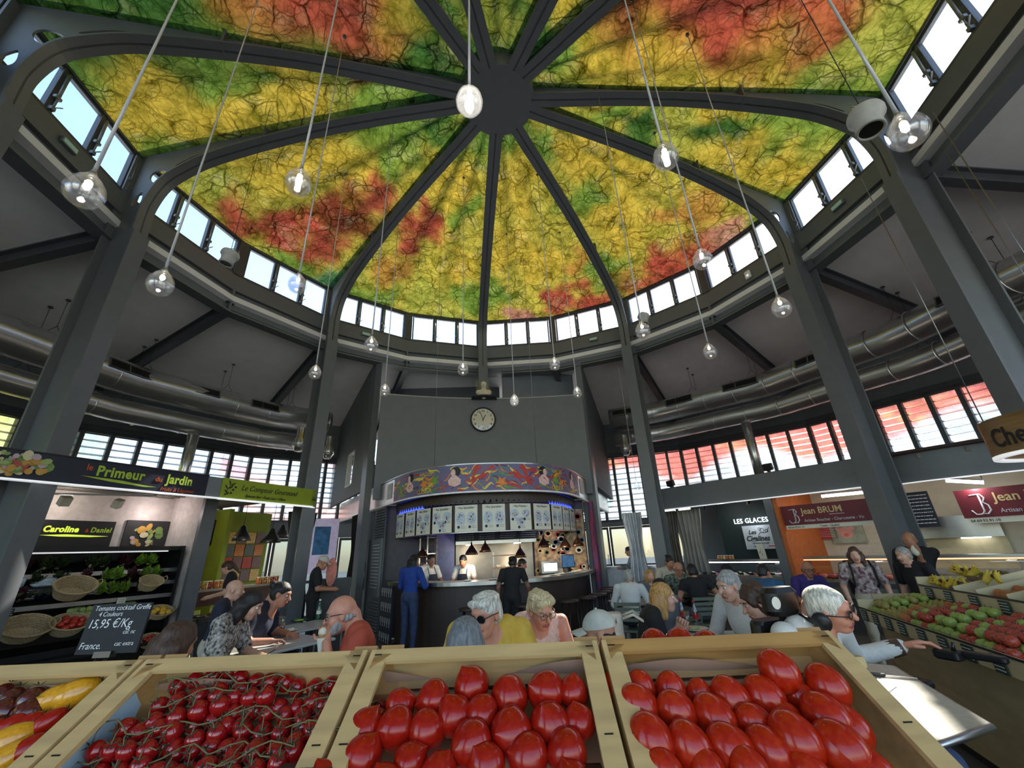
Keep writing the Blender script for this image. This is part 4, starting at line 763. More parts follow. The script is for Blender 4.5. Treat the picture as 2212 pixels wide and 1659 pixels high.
AUB = MB().lathe([(.001, -.12), (.04, -.1), (.055, -.04), (.045, .04), (.03, .1), (.001, .13)], 12).mesh('aubergine_body', PURP); CAL = MB().lathe([(.035, .08), (.03, .12), (.01, .14), (.008, .17), (.001, .17)], 8).mesh('calyx', LET[2])
for i in range(6): place('aubergine', 'glossy dark aubergine on the third chiller shelf, %s from the salad side' % POSN[i], 'aubergine', LM@TR(-1.5+.1*i, SHZ[2][1]+.18, SHZ[2][0]+.14)@RX(1.2)@RZ(i), 'aubergines on the third shelf', [('body', AUB), ('calyx', CAL)])
for i, (t, s) in enumerate([(-2.0, 1), (-1.4, 1), (-.95, 1), (-.36, 2), (-2.2, 2), (-1.6, 2), (.0, 3), (-.7, 1)]):
    z, d = SHZ[s]; M = LM@TR(t, d-.02, z-.1); g = thing('price_card', 'small chalked price card on the %s chiller shelf edge, %s of them all' % (('top', 'second', 'third', 'bottom')[s], POSN[i]), 'sign', M, 'price cards on the chiller'); MB(M).box(-.055, .055, -.01, 0, 0, .12).build('card', BLACK if i != 3 else CREAM, g); mb = MB(M); lines(mb, -.045, .045, .01, .11, 4, -.011, i, .5); mb.build('writing', CHALK if i != 3 else INK, g, kind='stuff')
# wicker baskets
WICK = mat('wicker', (172, 152, 116), .7, 0, .35, 60, bump=.5)
def basket(M, w, h, label, tilt=.6, fill=None, cnt=0, fr_=1.0, gname=None, fcat=None, flab=None, col=None, oval_=.72):
    Mb = M@RX(tilt); root = thing('wicker_basket', label, 'basket', Mb)
    mb = MB(Mb)
    for j in range(9):
        q = j/8; r = w*(.72+.28*q); mb.tube([(r*math.cos(t), r*oval_*math.sin(t), h*q) for t in np.linspace(0, 2*PI, 28, endpoint=False)], h/15, 5, closed=True)
    mb.build('weave', WICK, root, kind='stuff'); mb = MB(Mb)
    mb.lathe([(.001, .0), (w*.72, 0), (w*.99, h)], 28, sy=oval_); mb.build('basket_wall', WICK, root)
    mb = MB(Mb); mb.tube([(w*1.02*math.cos(t), w*1.02*oval_*math.sin(t), h) for t in np.linspace(0, 2*PI, 28, endpoint=False)], h/11, 6, closed=True); mb.build('rim', WICK, root)
    for s in (-1, 1): MB(Mb).tube([(s*w*1.0, -.05, h), (s*w*1.14, -.03, h+.05), (s*w*1.14, .03, h+.05), (s*w*1.0, .05, h)], .008, 6).build('handle', WICK, root)
    r = random.Random(cnt)
    for i in range(cnt):
        a = 2.4*i; q = math.sqrt((i+.5)/cnt)*.68; link(fill, gname, None, Mb@TR(w*q*math.cos(a), w*oval_*q*math.sin(a), h*.78+.02*(1-q))@RZ(i)@SCL(fr_), flab, fcat, flab)
BREAD = mat('redtom', (170, 40, 30), .2, 0, .25, 8, coat=.3); YFR = mat('yellow_fruit', (214, 170, 60), .4, 0, .2, 8)
REDT = bumpy(4, 12, 8, .05, (1, 1, .85)).mesh('small_tomato', BREAD); YT = bumpy(5, 12, 8, .05, (1, 1, .85)).mesh('yellow_squash', YFR)
def stp(x, y, d): p = onpl(x, y, apply(LM, (0, d, 0)), LM[:3, 1]); return p
def LT(x, y, d): p = stp(x, y, d); return basis(LM[:3, 0], LM[:3, 1], (0, 0, 1), p)
basket(LT(150, 1283, .36), .24, .16, 'long wicker basket tipped forward on the middle of the chiller', .75)
basket(LT(318, 1268, .36), .17, .13, 'small wicker basket tipped forward beside the grey post', .75)
basket(LT(340, 1330, .3), .18, .1, 'oval wicker basket of yellow squash', .6, YT, 6, .045, 'yellow_squash', 'squash', 'round yellow squash in the oval wicker basket')
basket(LT(140, 1362, .24), .22, .14, 'wicker basket of red tomatoes left of the price slate', .65, REDT, 9, .045, 'tomato', 'tomato', 'red tomato in the wicker basket by the slate')
basket(LT(322, 1392, .22), .17, .1, 'clear-lined basket of small red tomatoes right of the slate', .6, REDT, 12, .028, 'tomato', 'tomato', 'small red tomato in the lined basket')
basket(LT(45, 1372, .3), .26, .15, 'low wicker basket at the foot of the chiller', .7)
MB(LM).box(-2.2, .5, .02, .32, .5, .54).build('display_ledge', BLACK, None, 'black ledge in front of the chiller holding baskets', 'ledge')
# delicatessen interior
dc = thing('deli_counter', 'long deli counter with walnut front and open olive trays', 'counter', LM@TR(2, 1.3, 0))
WAL = mat('walnut_panel', (96, 66, 56), .5, 0, .2, 3, stretch=(1, 1, 5))
MB(LM).box(.75, 3.3, 1.35, 2.0, 1.1, 1.14).build('counter_top', STONE, dc); MB(LM).box(.75, 3.3, 1.3, 1.36, .84, 1.1).build('walnut_front', WAL, dc); MB(LM).box(.75, 3.3, .75, 1.36, 0, .58).build('base', STEEL2, dc); MB(LM).box(.75, 3.3, .75, 1.3, .58, .62).build('tray_shelf', INOX, dc)
OLV = [mat('olive_mix_%d' % i, c, .35, 0, .6, 40, bump=.6) for i, c in enumerate(((52, 58, 26), (40, 26, 30), (120, 92, 40), (96, 40, 26)))]
for i in range(8):
    M = LM@TR(.92+i*.3, 1.02, .62); g = thing('olive_tray', '%s on the deli counter, tray %s from the grey post' % (('green olives', 'black olives', 'spiced nuts', 'dried tomatoes')[i % 4], POSN[i]), 'tray', M, 'trays of olives'); MB(M).box(-.13, .13, -.22, .22, 0, .06).build('tray', INOX, g)
    mb = bumpy(i, 14, 8, .1, (.12, .2, .05)); mb2 = MB(M@TR(0, 0, .06)); mb2.add(mb.verts(), mb.f, 0, True); mb2.build('olives', OLV[i % 4], g, kind='stuff')
    MB(M@TR(.02, .1, .1)@RX(-.3)).box(-.06, .06, -.002, .002, 0, .08).build('price_tag', mat('lime_tag', (206, 216, 110), .6), g)
JARG = [mat('jar_%d' % i, c, .15, 0, .4, 30, coat=.5) for i, c in enumerate(((190, 110, 50), (170, 120, 60), (200, 160, 90), (150, 60, 40)))]
JB = [MB().lathe([(.001, 0), (.05, 0), (.055, .02), (.055, .11), (.04, .13), (.001, .13)], 12).mesh('jar_body', m) for m in JARG]; JL = MB().lathe([(.042, .13), (.045, .13), (.045, .155), (.001, .157)], 12).mesh('lid', CREAM)
for i in range(12): place('jar', 'lidded jar of preserves on the deli counter, %s from the grey post' % (POSN+['twelfth'])[i], 'jar', LM@TR(.82+i*.115, 1.5+.04*(i % 2), 1.14), 'jars on the deli counter', [('jar_body', JB[i % 4]), ('lid', JL)])
for i in range(5): place('jar', 'lidded jar at the curtain end of the deli counter, %s in line' % POSN[i], 'jar', LM@TR(2.75+i*.12, 1.55, 1.14), 'jars at the end of the deli counter', [('jar_body', JB[i % 4]), ('lid', JL)])
for x, y, w, h, lab, dd in ((437, 1150, .55, .62, 'black chalk menu high on the green wall', 3.5), (415, 1222, .45, .75, 'smaller black chalk menu low on the green wall', 3.5)):
    p = stp(x, y, dd); M = basis(LM[:3, 0], LM[:3, 1], (0, 0, 1), p); g = thing('chalk_menu', lab, 'board', M); MB(M).box(-w/2, w/2, -.03, 0, -h/2, h/2).build('board_panel', INK, g); mb = MB(M); lines(mb, -w*.4, w*.42, -h*.42, h*.44, 9, -.031, int(x), .4); mb.build('writing', CHALK, g, kind='stuff')
PANELS = thing('picture_wall', 'wall of food photographs at the back of the deli', 'picture', LM@TR(2.6, 3.5, 1.2))
for i in range(4):
    for j in range(4): MB(LM).box(3.1+i*.28, 3.36+i*.28, 3.5, 3.53, 1.15+j*.32, 1.44+j*.32).build('photo_panel', [WAL, JARG[0], OLV[3], JARG[2], OLV[0], BREAD][(i*3+j*5) % 6], PANELS)
DARKSH = mat('black_shade', (34, 36, 38), .4)
for i, (x, y, dd, k) in enumerate(((425, 1160, 1.3, 1.0), (522, 1160, 1.7, 1.0), (585, 1165, 1.5, 1.15), (608, 1155, 2.3, 1.0))):
    p = stp(x, y, dd); M = TR(*p); root = thing('pendant_lamp', 'black bell pendant lamp %s over the deli counter' % ('beside the grey post', 'before the picture wall', 'wide, before the curtain', 'smaller, behind the wide one')[i], 'lamp', M, 'black pendants of the deli')
    MB(M).lathe([(.015, .26), (.05, .24), (.09, .14), (.16*k, .02), (.2*k, -.08), (.19*k, -.08), (.15*k, .02), (.08, .13), (.01, .2)], 20).build('lamp_shade', DARKSH, root); MB(M).tube([(0, 0, .25), (0, 0, 2.93-p[2])], .006, 5).build('cord', BLACK, root); MB(M).ell((0, 0, -.02), .04).build('bulb', BULB, root)
plight(apply(LM, (1.3, 2.6, 2.6)), 16, (1, .92, .7)); plight(apply(LM, (2.2, 1.2, 1.75)), 5, (1, .85, .6))
# ------------------------------------------------------------------ passage left of the fish bar: poster wall, sweets banner
px_ = thing('poster_panel', 'pale lilac poster with blue picture at the end of the left passage', 'poster', TR(*ond(680, 1190, 13))); M = basis((.89, .45, 0), (-.45, .89, 0), (0, 0, 1), ond(672, 1240, 12.6))
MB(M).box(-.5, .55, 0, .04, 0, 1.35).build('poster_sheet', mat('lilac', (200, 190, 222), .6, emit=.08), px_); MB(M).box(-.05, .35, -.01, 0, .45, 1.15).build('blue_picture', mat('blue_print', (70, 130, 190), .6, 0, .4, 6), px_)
# ------------------------------------------------------------------ right stalls: ice cream and butcher
RM = sf(3)
def RT(x, y, d): p = onpl(x, y, apply(RM, (0, d, 0)), RM[:3, 1]); return basis(RM[:3, 0], RM[:3, 1], (0, 0, 1), p)
rw = thing('stall_shell_right', kind='structure', M=RM)
MB(RM).box(-2.75, 2.05, .42, .5, 2.42, 2.93).build('fascia_panel', STEEL, rw); MB(RM).box(-2.75, 2.05, .38, .5, 2.41, 2.425).build('fascia_edge', GLOW, rw)
fp = crom([(2.0, .75), (2.6, .62), (3.2, .62), (3.9, .72), (4.8, 1.0)], 6); MB(RM).ribbon([tuple(p) for p in fp], 2.42, 2.95, .08).build('fascia_panel', STEEL, rw); MB(RM).ribbon([(p[0], p[1]-.02) for p in fp], 2.41, 2.425, .08).build('fascia_edge', GLOW, rw)
MB(RM).box(-2.75, 4.8, .5, 4.5, 2.9, 2.95).build('stall_roof', mat('maroon_soffit', (58, 38, 38), .8), rw)
for i in range(7): MB(RM).box(.2+i*.6, .25+i*.6, .6, 4.3, 2.8, 2.88).build('roof_bar', mat('grey_bar', (120, 112, 108), .7), rw)
DGR = mat('dark_teal_wall', (18, 34, 34), .7, 0, .1)
MB(RM).box(-1.62, -.02, 1.55, 1.62, 0, 2.9).build('dark_wall', DGR, rw); MB(RM).box(-.02, .12, .5, 2.0, 0, 2.9).build('partition_post', STEEL, rw)
ORW = mat('orange_wall', (196, 104, 48), .7, 0, .1)
MB(RM).box(.12, .2, .6, 2.6, 0, 2.8).build('orange_wall', ORW, rw); MB(RM).box(.2, 5.2, 2.6, 2.68, 0, 2.85).build('tiled_wall', mat('cream_tiles', (196, 184, 160), .4, 0, .08, 5), rw)
tl_ = MB().box(-.095, .095, -.006, 0, -.045, .045).mesh('tile', mat('metro_tile', (206, 196, 176), .2, 0, .05))
for i in range(9):
    for j in range(8): link(tl_, 'tile', rw, TR(.55+i*.2+(j % 2)*.1, 2.6, 1.1+j*.1))
# LES GLACES + Les Cigalines
NEON = lamp_mat('neon_white', (236, 246, 255), 1.1)
gl = thing('neon_sign', 'white glowing neon sign reading LES GLACES on the dark wall', 'sign', RT(1585, 1130, 1.5)); text('LES GLACES', .155, RT(1586, 1131, 1.5)@TR(0, 0, -.01), NEON, gl, bold=.0, xs=.88, ext=.008, space=1.12)
cg = thing('logo_board', 'pale board with the script logo Les Cigalines artisan glacier', 'sign', RT(1635, 1185, 1.48)); M = RT(1640, 1158, 1.48); MB(M).box(-.34, .34, -.02, 0, -.28, .24).build('board_panel', mat('pale_board', (178, 184, 188), .5), cg)
text('Les', .13, M@TR(-.22, -.022, .05), INK, cg, shear=.3, bold=.003); text('Cigalines', .16, M@TR(-.3, -.022, -.1), INK, cg, shear=.25, bold=.004, xs=.92); text('ARTISAN GLACIER', .045, M@TR(-.18, -.022, -.17), INK, cg)
MB(M).box(-.16, 0, -.023, -.02, -.23, -.21).build('blue_bar', mat('flag_blue', (50, 70, 140), .5), cg); MB(M).box(.16, .31, -.023, -.02, -.23, -.21).build('red_bar', mat('flag_red', (170, 40, 40), .5), cg)
mb = MB(M)
for cx, cz, r in ((.1, .12, .045), (.2, .11, .03), (.05, .15, .03)): mb.tube([(cx+r*math.cos(t), -.022, cz+r*math.sin(t)) for t in np.linspace(0, 2*PI, 14, endpoint=False)], .005, 4, closed=True)
mb.tube([(.0, -.022, .03), (.06, -.022, .08), (.14, -.022, .06), (.2, -.022, .08)], .005, 4); mb.tube([(.2, -.022, .08), (.24, -.022, .15), (.26, -.022, .18)], .005, 4); mb.build('line_drawing', INK, cg, kind='stuff')
for i, (x, y) in enumerate(((1522, 1093), (1617, 1085))):
    M = RT(x, y, .8); g = thing('spot_lamp', 'black cylinder spot under the ice cream stall ceiling, '+('by the grey curtain' if i == 0 else 'over the neon sign'), 'lamp', M); MB(M@RX(.7)@RY(.5)).lathe([(.001, -.08), (.035, -.08), (.035, .08), (.001, .08)], 12).build('spot_head', BLACK, g); MB(M).tube([(0, 0, .05), (0, 0, 2.9-M[2, 3])], .008, 6).build('stem', BLACK, g)
ic = thing('ice_cream_cabinet', 'long glazed ice cream cabinet with lit tubs', 'cabinet', RM@TR(-1.2, .9, 0))
MB(RM).box(-2.25, -.12, .75, 1.5, 0, .8).build('cabinet_body', mat('dark_cabinet', (40, 40, 42), .4), ic); MB(RM).box(-2.25, -.12, .72, .76, .72, .9).build('front_trim', INOX, ic); MB(RM).box(-2.25, -.12, 1.2, 1.5, 1.17, 1.2).build('top_shelf', INOX, ic); MB(RM).box(-2.2, -.16, 1.22, 1.24, 1.13, 1.15).build('light_rail', TUBE, ic)
mb = MB(RM); grid(mb, lambda u, v: (-2.25+2.13*u, .74+.46*math.sin(v*PI/2)**1.5, .88+.3*v), 1, 8); mb.build('curved_glass', GLASS, ic); MB(RM).box(-2.2, -.15, .8, 1.48, .8, .84).build('tray_floor', INOX, ic)
for x in (-2.27, -.13): MB(RM).box(x, x+.03, .74, 1.5, .8, 1.2).build('end_glass', GLASS, ic)
ICE = [mat('gelato_%d' % i, c, .6, 0, .15, 30) for i, c in enumerate(((230, 215, 190), (120, 80, 60), (210, 130, 150), (190, 200, 150), (240, 230, 225)))]
for i in range(18):
    t = -2.08+.215*(i % 9); d = .93+.25*(i//9); M = RM@TR(t, d, .84); g = thing('gelato_tub', 'gelato tub in the lit cabinet, %s row, %s from the curtain' % (('front', 'back')[i//9], POSN[i % 9]), 'tub', M, 'gelato tubs'); MB(M).box(-.09, .09, -.1, .1, 0, .05).build('tub', INOX, g)
    m2 = MB(M@TR(0, 0, .05)); q = bumpy(i+60, 12, 8, .15, (.08, .09, .05)); m2.add(q.verts(), q.f, 0, True); m2.build('gelato', ICE[i % 5], g); MB(M@TR(0, -.09, .06)).box(-.05, .05, -.003, .003, 0, .045).build('label_card', INK, g)
plight(apply(RM, (-1.2, 1.0, 2.3)), 5, (1, .97, .92)); plight(apply(RM, (-.7, 1.25, 2.0)), 2.5, (.85, .93, 1))
curtain('curtain', 'grey gathered drape at the left of the ice cream stall', RM@TR(-2.1, .95, 0), .75, .5, 2.4, mat('grey_drape', (150, 146, 138), .8, 0, .1, 4), 4, 6, .05, .25)
curtain('curtain', 'narrow dark-striped drape beside the column near the ice cream stall', RM@TR(-2.5, .8, 0), .35, .5, 2.4, mat('taupe_drape', (104, 98, 90), .8, 0, .2, 4), 5, 4, .05, .2)
curtain('curtain', 'pale clear plastic curtain tied across the entrance passage', TR(*ond(1385, 1250, 11.5)*np.array([1, 1, 0]))@RZ(-.3), .5, .4, 2.4, mat('clear_plastic', (190, 196, 204), .2, 0, .2, 4), 7, 4, .06, .3)
wb = thing('back_bar', 'white glazed bar seen through the entrance passage with bottles above', 'counter', TR(*ond(1345, 1260, 12.5)*np.array([1, 1, 0]))); M = PM[wb]@RZ(-.5); MB(M).box(-.5, .9, -.2, .2, 0, 1.05).build('bar_body', mat('white_bar', (205, 208, 210), .4), wb); MB(M).box(-.55, .95, -.25, .25, 1.05, 1.1).build('bar_top', INOX, wb)
# brochures, jars on the ice cabinet
for i, (x, y, w, h, lab) in enumerate(((1503, 1206, .2, .3, 'white leaflet stand with a sundae picture on the ice cream cabinet'), (1650, 1206, .16, .32, 'narrow leaflet stand with a sundae picture at the cabinet end'))):
    M = RT(x, y, 1.35); M[2, 3] = 1.2; g = thing('leaflet_stand', lab, 'stand', M); MB(M@RX(.15)).box(-w/2, w/2, -.01, 0, 0, h).build('leaflet', CREAM, g); mb = MB(M@RX(.15)); blobs(mb, 0, h*.45, w*.3, h*.25, 14, i+70, -.012, 6); mb.build('sundae_print', VEG, g)
for i in range(6): place('jar', 'little topping jar on the ice cream cabinet, %s from the leaflet stand' % POSN[i], 'jar', RM@TR(-1.72+.07*i, 1.36, 1.2)@SCL(.6), 'topping jars', [('jar_body', JB[i % 4]), ('lid', JL)])
# butcher
MARN = mat('maroon_sign', (104, 30, 42), .45, 0, .08, 3); GOLD = mat('gold_letter', (206, 182, 130), .5); SILV = mat('silver_letter', (206, 206, 214), .4)
def butcher_sign(M, w, label):
    g = thing('butcher_sign', label, 'sign', M); MB(M).box(0, w, -.03, 0, 0, .46).build('sign_panel', MARN, g); MB(M).box(.02, w, -.02, .0, -.09, 0).build('cream_strip', CREAM, g)
    text('Jean BRUM', .2, M@TR(.44, -.032, .24), GOLD, g, bold=.003, xs=.92); text('Artisan Boucher - Charcuterie - Vo', .095, M@TR(.46, -.032, .06), SILV, g, xs=.86); text('04.69.93.91.10', .06, M@TR(.06, -.022, -.07), INK, g); text('Choix - Qualité', .06, M@TR(.75, -.022, -.07), INK, g); MB(M).box(1.0, 1.3, -.033, -.03, .19, .2).build('rule', SILV, g)
    mb = MB(M@TR(.22, -.032, .22)); mb.tube([(.06, 0, .15), (.06, 0, -.12), (.02, 0, -.17), (-.05, 0, -.17), (-.09, 0, -.1)], .012, 5); mb.tube([(-.05, 0, .14), (.08, 0, .15), (.12, 0, .09), (.08, 0, .02), (.13, 0, -.03), (.14, 0, -.11), (.09, 0, -.17), (.03, 0, -.16)], .012, 5); mb.build('monogram', SILV, g); return g
M = RT(1700, 1138, .72)@TR(-.02, 0, .02)@SCL(.83, 1, .83); butcher_sign(M, 2.2, 'maroon butcher sign with gold name over the tiled meat counter'); M = RT(2085, 1120, 1.5)@RZ(-.12)@TR(0, 0, .0); butcher_sign(M, 1.8, 'second maroon butcher sign hanging right of the chalk list')
for x0, y0, x1, y1, dd, lab in ((1775, 1072, 1880, 1062, 1.2, 'fluorescent tube over the first butcher sign'), (2043, 1038, 2125, 1042, 1.2, 'fluorescent tube right of the leaning column'), (2075, 1160, 2140, 1157, 2.3, 'short fluorescent tube under the butcher shelf')):
    A = RT(x0, y0, dd)[:3, 3]; B = RT(x1, y1, dd)[:3, 3]; g = thing('strip_light', lab, 'lamp', TR(*A)); MB().tube([A, B], .03, 10).build('tube', TUBE, g); MB().bar(A+[0, 0, .04], B+[0, 0, .04], .05, .03).build('batten', WTRIM, g)
    for q in (A, B): MB().tube([q+[0, 0, .04], (q[0], q[1], 2.9 if dd < 2 else q[2]+.08)], .006, 5).build('drop_rod', INOX, g)
plight(apply(RM, (1.2, 1.3, 2.3)), 9, (1, .95, .88)); plight(apply(RM, (3.0, 1.4, 2.3)), 9, (1, .95, .88))
bb = thing('chalk_list', 'tall black chalk list of meats beside the leaning column', 'board', RT(1980, 1130, 1.5)); M = RT(1978, 1100, 1.5); MB(M).box(-.25, .25, -.02, 0, -.32, .3).build('board_panel', NAVY, bb); mb = MB(M); lines(mb, -.21, .22, -.28, .27, 9, -.021, 4, .4); mb.build('writing', CHALK, bb, kind='stuff')
bc = thing('meat_counter', 'curved-glass meat counter with a red-lit display', 'cabinet', RM@TR(1.5, .8, 0))
MB(RM).box(.15, 4.4, .75, 1.5, 0, .8).build('counter_body', STEEL2, bc); MB(RM).box(.15, 4.4, .71, .75, .55, .72).build('front_trim', INOX, bc); MB(RM).box(.15, 4.4, 1.1, 1.5, 1.2, 1.24).build('top_shelf', INOX, bc); MB(RM).box(.2, 4.3, 1.14, 1.16, 1.17, 1.19).build('light_rail', lamp_mat('meat_light', (255, 150, 110), 1), bc); MB(RM).box(.18, 4.38, .8, 1.48, .8, .84).build('tray_floor', INOX, bc)
mb = MB(RM); grid(mb, lambda u, v: (.15+4.25*u, .74+.38*(1-math.cos(v*PI/2)), .82+.4*math.sin(v*PI/2)), 1, 8); mb.build('curved_glass', GLASS, bc)
MEAT = [mat('meat_%d' % i, c, .4, 0, .3, 12) for i, c in enumerate(((170, 60, 48), (200, 110, 90), (150, 44, 38)))]
MM = [bumpy(20+i, 12, 7, .15).mesh('meat_cut', m) for i, m in enumerate(MEAT)]
for i in range(22): link(MM[i % 3], 'meat_cut', None, RM@TR(.35+.17*(i % 11)+.02, .95+.28*(i//11), .885)@RZ(i)@SCL(.075, .1, .05), 'red meat cut in the %s row of the butcher display, %s from orange wall' % (('front', 'back')[i//11], POSN[i % 11]), 'meat', 'meat in the butcher display')
pg = thing('pig_poster', 'photo poster of a pink pig on the tiled butcher wall', 'poster', RT(1835, 1150, 2.5)); M = RT(1832, 1152, 2.55); MB(M).box(-.32, .3, -.02, 0, -.2, .17).build('poster_sheet', mat('pig_bg', (150, 160, 140), .6, 0, .3, 5), pg); PIG = mat('pig_pink', (214, 160, 150), .6)
for nm, x, z, a, b in (('head_print', -.03, .02, .14, .12), ('snout_print', -.03, -.03, .05, .04), ('ear_print', -.16, .1, .05, .04), ('ear_print', .1, .1, .05, .04)):
    mb = MB(M); flatpoly(mb, [(x+a*math.cos(t), z+b*math.sin(t)) for t in np.linspace(0, 2*PI, 16, endpoint=False)], -.024-(.002 if 'snout' in nm else 0)); mb.build(nm, PIG if 'snout' not in nm else MEAT[1], pg)
rdp = thing('red_notice', 'red printed notice left of the pig poster', 'poster', RT(1785, 1150, 2.5)); M = RT(1783, 1150, 2.55); MB(M).box(-.22, .22, -.02, 0, -.14, .14).build('sheet', mat('red_sheet', (170, 40, 48), .5), rdp); mb = MB(M); lines(mb, -.18, .18, -.11, .11, 6, -.022, 9, .4); mb.build('print', CHALK, rdp, kind='stuff')
cabw = thing('butcher_shelving', 'pale lit wall cupboard with a worktop behind the second butcher sign', 'cupboard', RT(2100, 1200, 2.3)); M = RT(2095, 1240, 2.3); MB(M).box(-.5, .65, -.1, .2, 0, .1).build('worktop', STONE, cabw); MB(M).box(-.5, .65, .1, .15, .1, .62).build('splashback', mat('beige_splash', (196, 180, 140), .5), cabw); MB(M).box(-.55, .65, -.1, .2, .62, 1.0).build('upper_unit', INOX, cabw)
MB(M).box(-.5, .65, -.08, .2, -M[2, 3], 0).build('base_unit', mat('beige_unit', (176, 164, 130), .6), cabw)
# round wooden sign "Chez ..."
hg = thing('round_sign', 'hanging drum sign of wood print with black lettering Chez', 'sign', TR(*onz(2215, 935, 2.9))); c = ond(2215, 935, 6.4); WOODP = mat('wood_print', (134, 104, 66), .5, 0, .25, 2.5, stretch=(1, 1, 12)); R_ = .62; cw = c+np.array([.52, -.06, .06])
M = TR(cw[0], cw[1], c[2]-.17); MB(M).lathe([(R_, 0), (R_, .37), (R_-.02, .37), (R_-.02, 0), (R_, 0)], 40).build('drum_band', WOODP, hg); MB(M).lathe([(R_+.005, -.02), (R_+.005, .012), (R_-.05, .012), (R_-.05, -.02), (R_+.005, -.02)], 40).build('glow_rim', GLOW, hg)
a0 = math.atan2(CAM[1]-cw[1], CAM[0]-cw[0])
link(textmesh('Chez R', .26, INK, bold=.004, ext=.002, xs=.8, mapf=lambda p: (lambda a: ((R_+.006-p[1])*math.cos(a), (R_+.006-p[1])*math.sin(a), p[2]+.08))(a0-1.02+p[0]/R_)), 'lettering', hg, np.linalg.inv(PM[hg])@M)
for a in (0, 2.1, 4.2): MB(M).tube([(R_*.9*math.cos(a), R_*.9*math.sin(a), .37), (R_*.9*math.cos(a), R_*.9*math.sin(a), 6.9-M[2, 3]-.5)], .006, 5).build('hanging_wire', WIRE, hg)
# ------------------------------------------------------------------ foreground: sloping crates of tomatoes on an A-shaped stand
EW = np.array([math.cos(math.radians(8.7)), -math.sin(math.radians(8.7)), 0]); EL = np.array([.127, .833, .538]); EL /= np.linalg.norm(EL); EN = np.cross(EW, EL); EN /= np.linalg.norm(EN); EL = np.cross(EN, EW)
C0 = np.array([-1.221, -4.01, 1.468])                     # far rim corner shared by the two left crates
CW, CL, CH = .404, .30, .105
PALEW = mat('crate_wood', (196, 164, 112), .65, 0, .16, 5, stretch=(1, 7, 7), bump=.12); PALEW2 = mat('crate_wood_honey', (176, 132, 76), .6, 0, .22, 4, stretch=(1, 8, 8), bump=.1)
KRAFT = mat('kraft_liner', (176, 140, 118), .75, 0, .08, 7, bump=.15); BLUEP = mat('pale_blue_liner', (176, 200, 214), .6, 0, .06)
STAPLE = mat('staple', (60, 56, 54), .4, .8)
def crate(M, label, liner=KRAFT, left_liner=None, posts=True, honey=False):
    """local frame: x along the width, y from the near end (-CL) up to the far end (0), z normal to the rim"""
    root = thing('wooden_crate', label, 'crate', M, 'wooden crates of the tomato stand'); w = CW-.008
    for nm, x0, x1 in (('side_board', .004, .012), ('side_board', w-.004, w+.004)): MB(M).box(x0, x1, -CL, 0, -CH, -.008).build(nm, PALEW, root)
    for x0, x1 in ((.004, .034), (w-.026, w+.004)):
        b = MB(M).box(x0, x1, -CL, 0, -.008, 0).build('top_batten', PALEW, root)
        for y in (-.012, -.16): MB(M).box((x0+x1)/2-.006, (x0+x1)/2+.006, y-.0007, y+.0007, 0, .0012).build('staple', STAPLE, b)
    MB(M).box(.012, w-.004, -.01, 0, -.05, -.001).build('end_board', PALEW2 if honey else PALEW, root); MB(M).box(.012, w-.004, -.01, 0, -CH, -.056).build('end_board', PALEW2, root)
    MB(M).box(.012, w-.004, -.026, -.0, -.006, .0).build('end_batten', PALEW2 if honey else PALEW, root)
    MB(M).box(.012, w-.004, -CL, -CL+.01, -CH, -.03).build('end_board', PALEW, root)
    MB(M).box(.004, w+.004, -CL, 0, -CH-.006, -CH).build('bottom_board', PALEW, root)
    for x, s in ((.012, 1), (w-.004, -1)):
        if posts: MB(M).prism([(x, -.01), (x+s*.03, -.01), (x, -.04)], -CH, -.0, 0).build('corner_post', PALEW2, root)
    # paper liner: floor and raised edge at the far end
    rs = random.Random(label)
    ph = rs.random()*6
    mb = MB(M); grid(mb, lambda u, v: (.016+u*(w-.024), -CL+.02+v*(CL-.034), -CH+.006+.004*math.sin(9*u+ph)*math.sin(7*v)), 12, 10); grid(mb, lambda u, v: (.016+u*(w-.024), -.014-.008*v-.006*math.sin(5*u+ph)*v, -CH+.006+v*(.06+.018*math.sin(6*u+ph)+.02*abs(u-.5))), 16, 5); mb.build('paper_liner', liner, root)
    if left_liner is not None: mb = MB(M); grid(mb, lambda u, v: (.0135+.012*(1-v)**2, -CL+.02+u*(CL-.05), -CH+.006+v*(CH-.014-.02*u)), 10, 5); mb.build('side_liner', left_liner, root)
    return root
def cM(k): return basis(EW, EL, EN, C0+EW*(CW*k-.004))
# far row slopes away from the ridge
EL2 = np.array([EL[0], EL[1], -EL[2]*.85]); EL2 /= np.linalg.norm(EL2); EN2 = np.cross(EL2, EW)*-1; EN2 = np.cross(-EW, -EL2)
def cM2(k): return basis(-EW, -EL2*1.0, np.cross(-EW, -EL2), C0+EW*(CW*(k+1)-.012+.01)+EL2*.0+np.array([0, 0, -.016])+np.array([EL[0], EL[1], 0])*.03)
LABS = ['crate of mixed brown, yellow and red tomatoes under the chalk slate', 'crate of red cherry tomatoes on the vine with a pale blue liner', 'crate of pointed ox-heart tomatoes on kraft paper', 'crate of smooth egg-shaped tomatoes at the end of the row']
CR = [crate(cM(k), LABS[k+1], left_liner=BLUEP if k == 0 else None, honey=(k == 2)) for k in range(-1, 3)]
LAB2 = ['crate on the far slope behind the mixed tomatoes', 'crate on the far slope behind the vine tomatoes', 'crate on the far slope behind the ox-heart tomatoes', 'crate on the far slope holding three red tomatoes']
for k in range(-1, 3):
    M = cM2(k); r = crate(M, LAB2[k+1], posts=False, honey=True)
    for x in (.0, CW-.05): MB(M).prism([(x, .0), (x+.042, .0), (x+(.0 if x == 0 else .042), -.05)], -CH, .018, 0).build('corner_post', PALEW2, r)
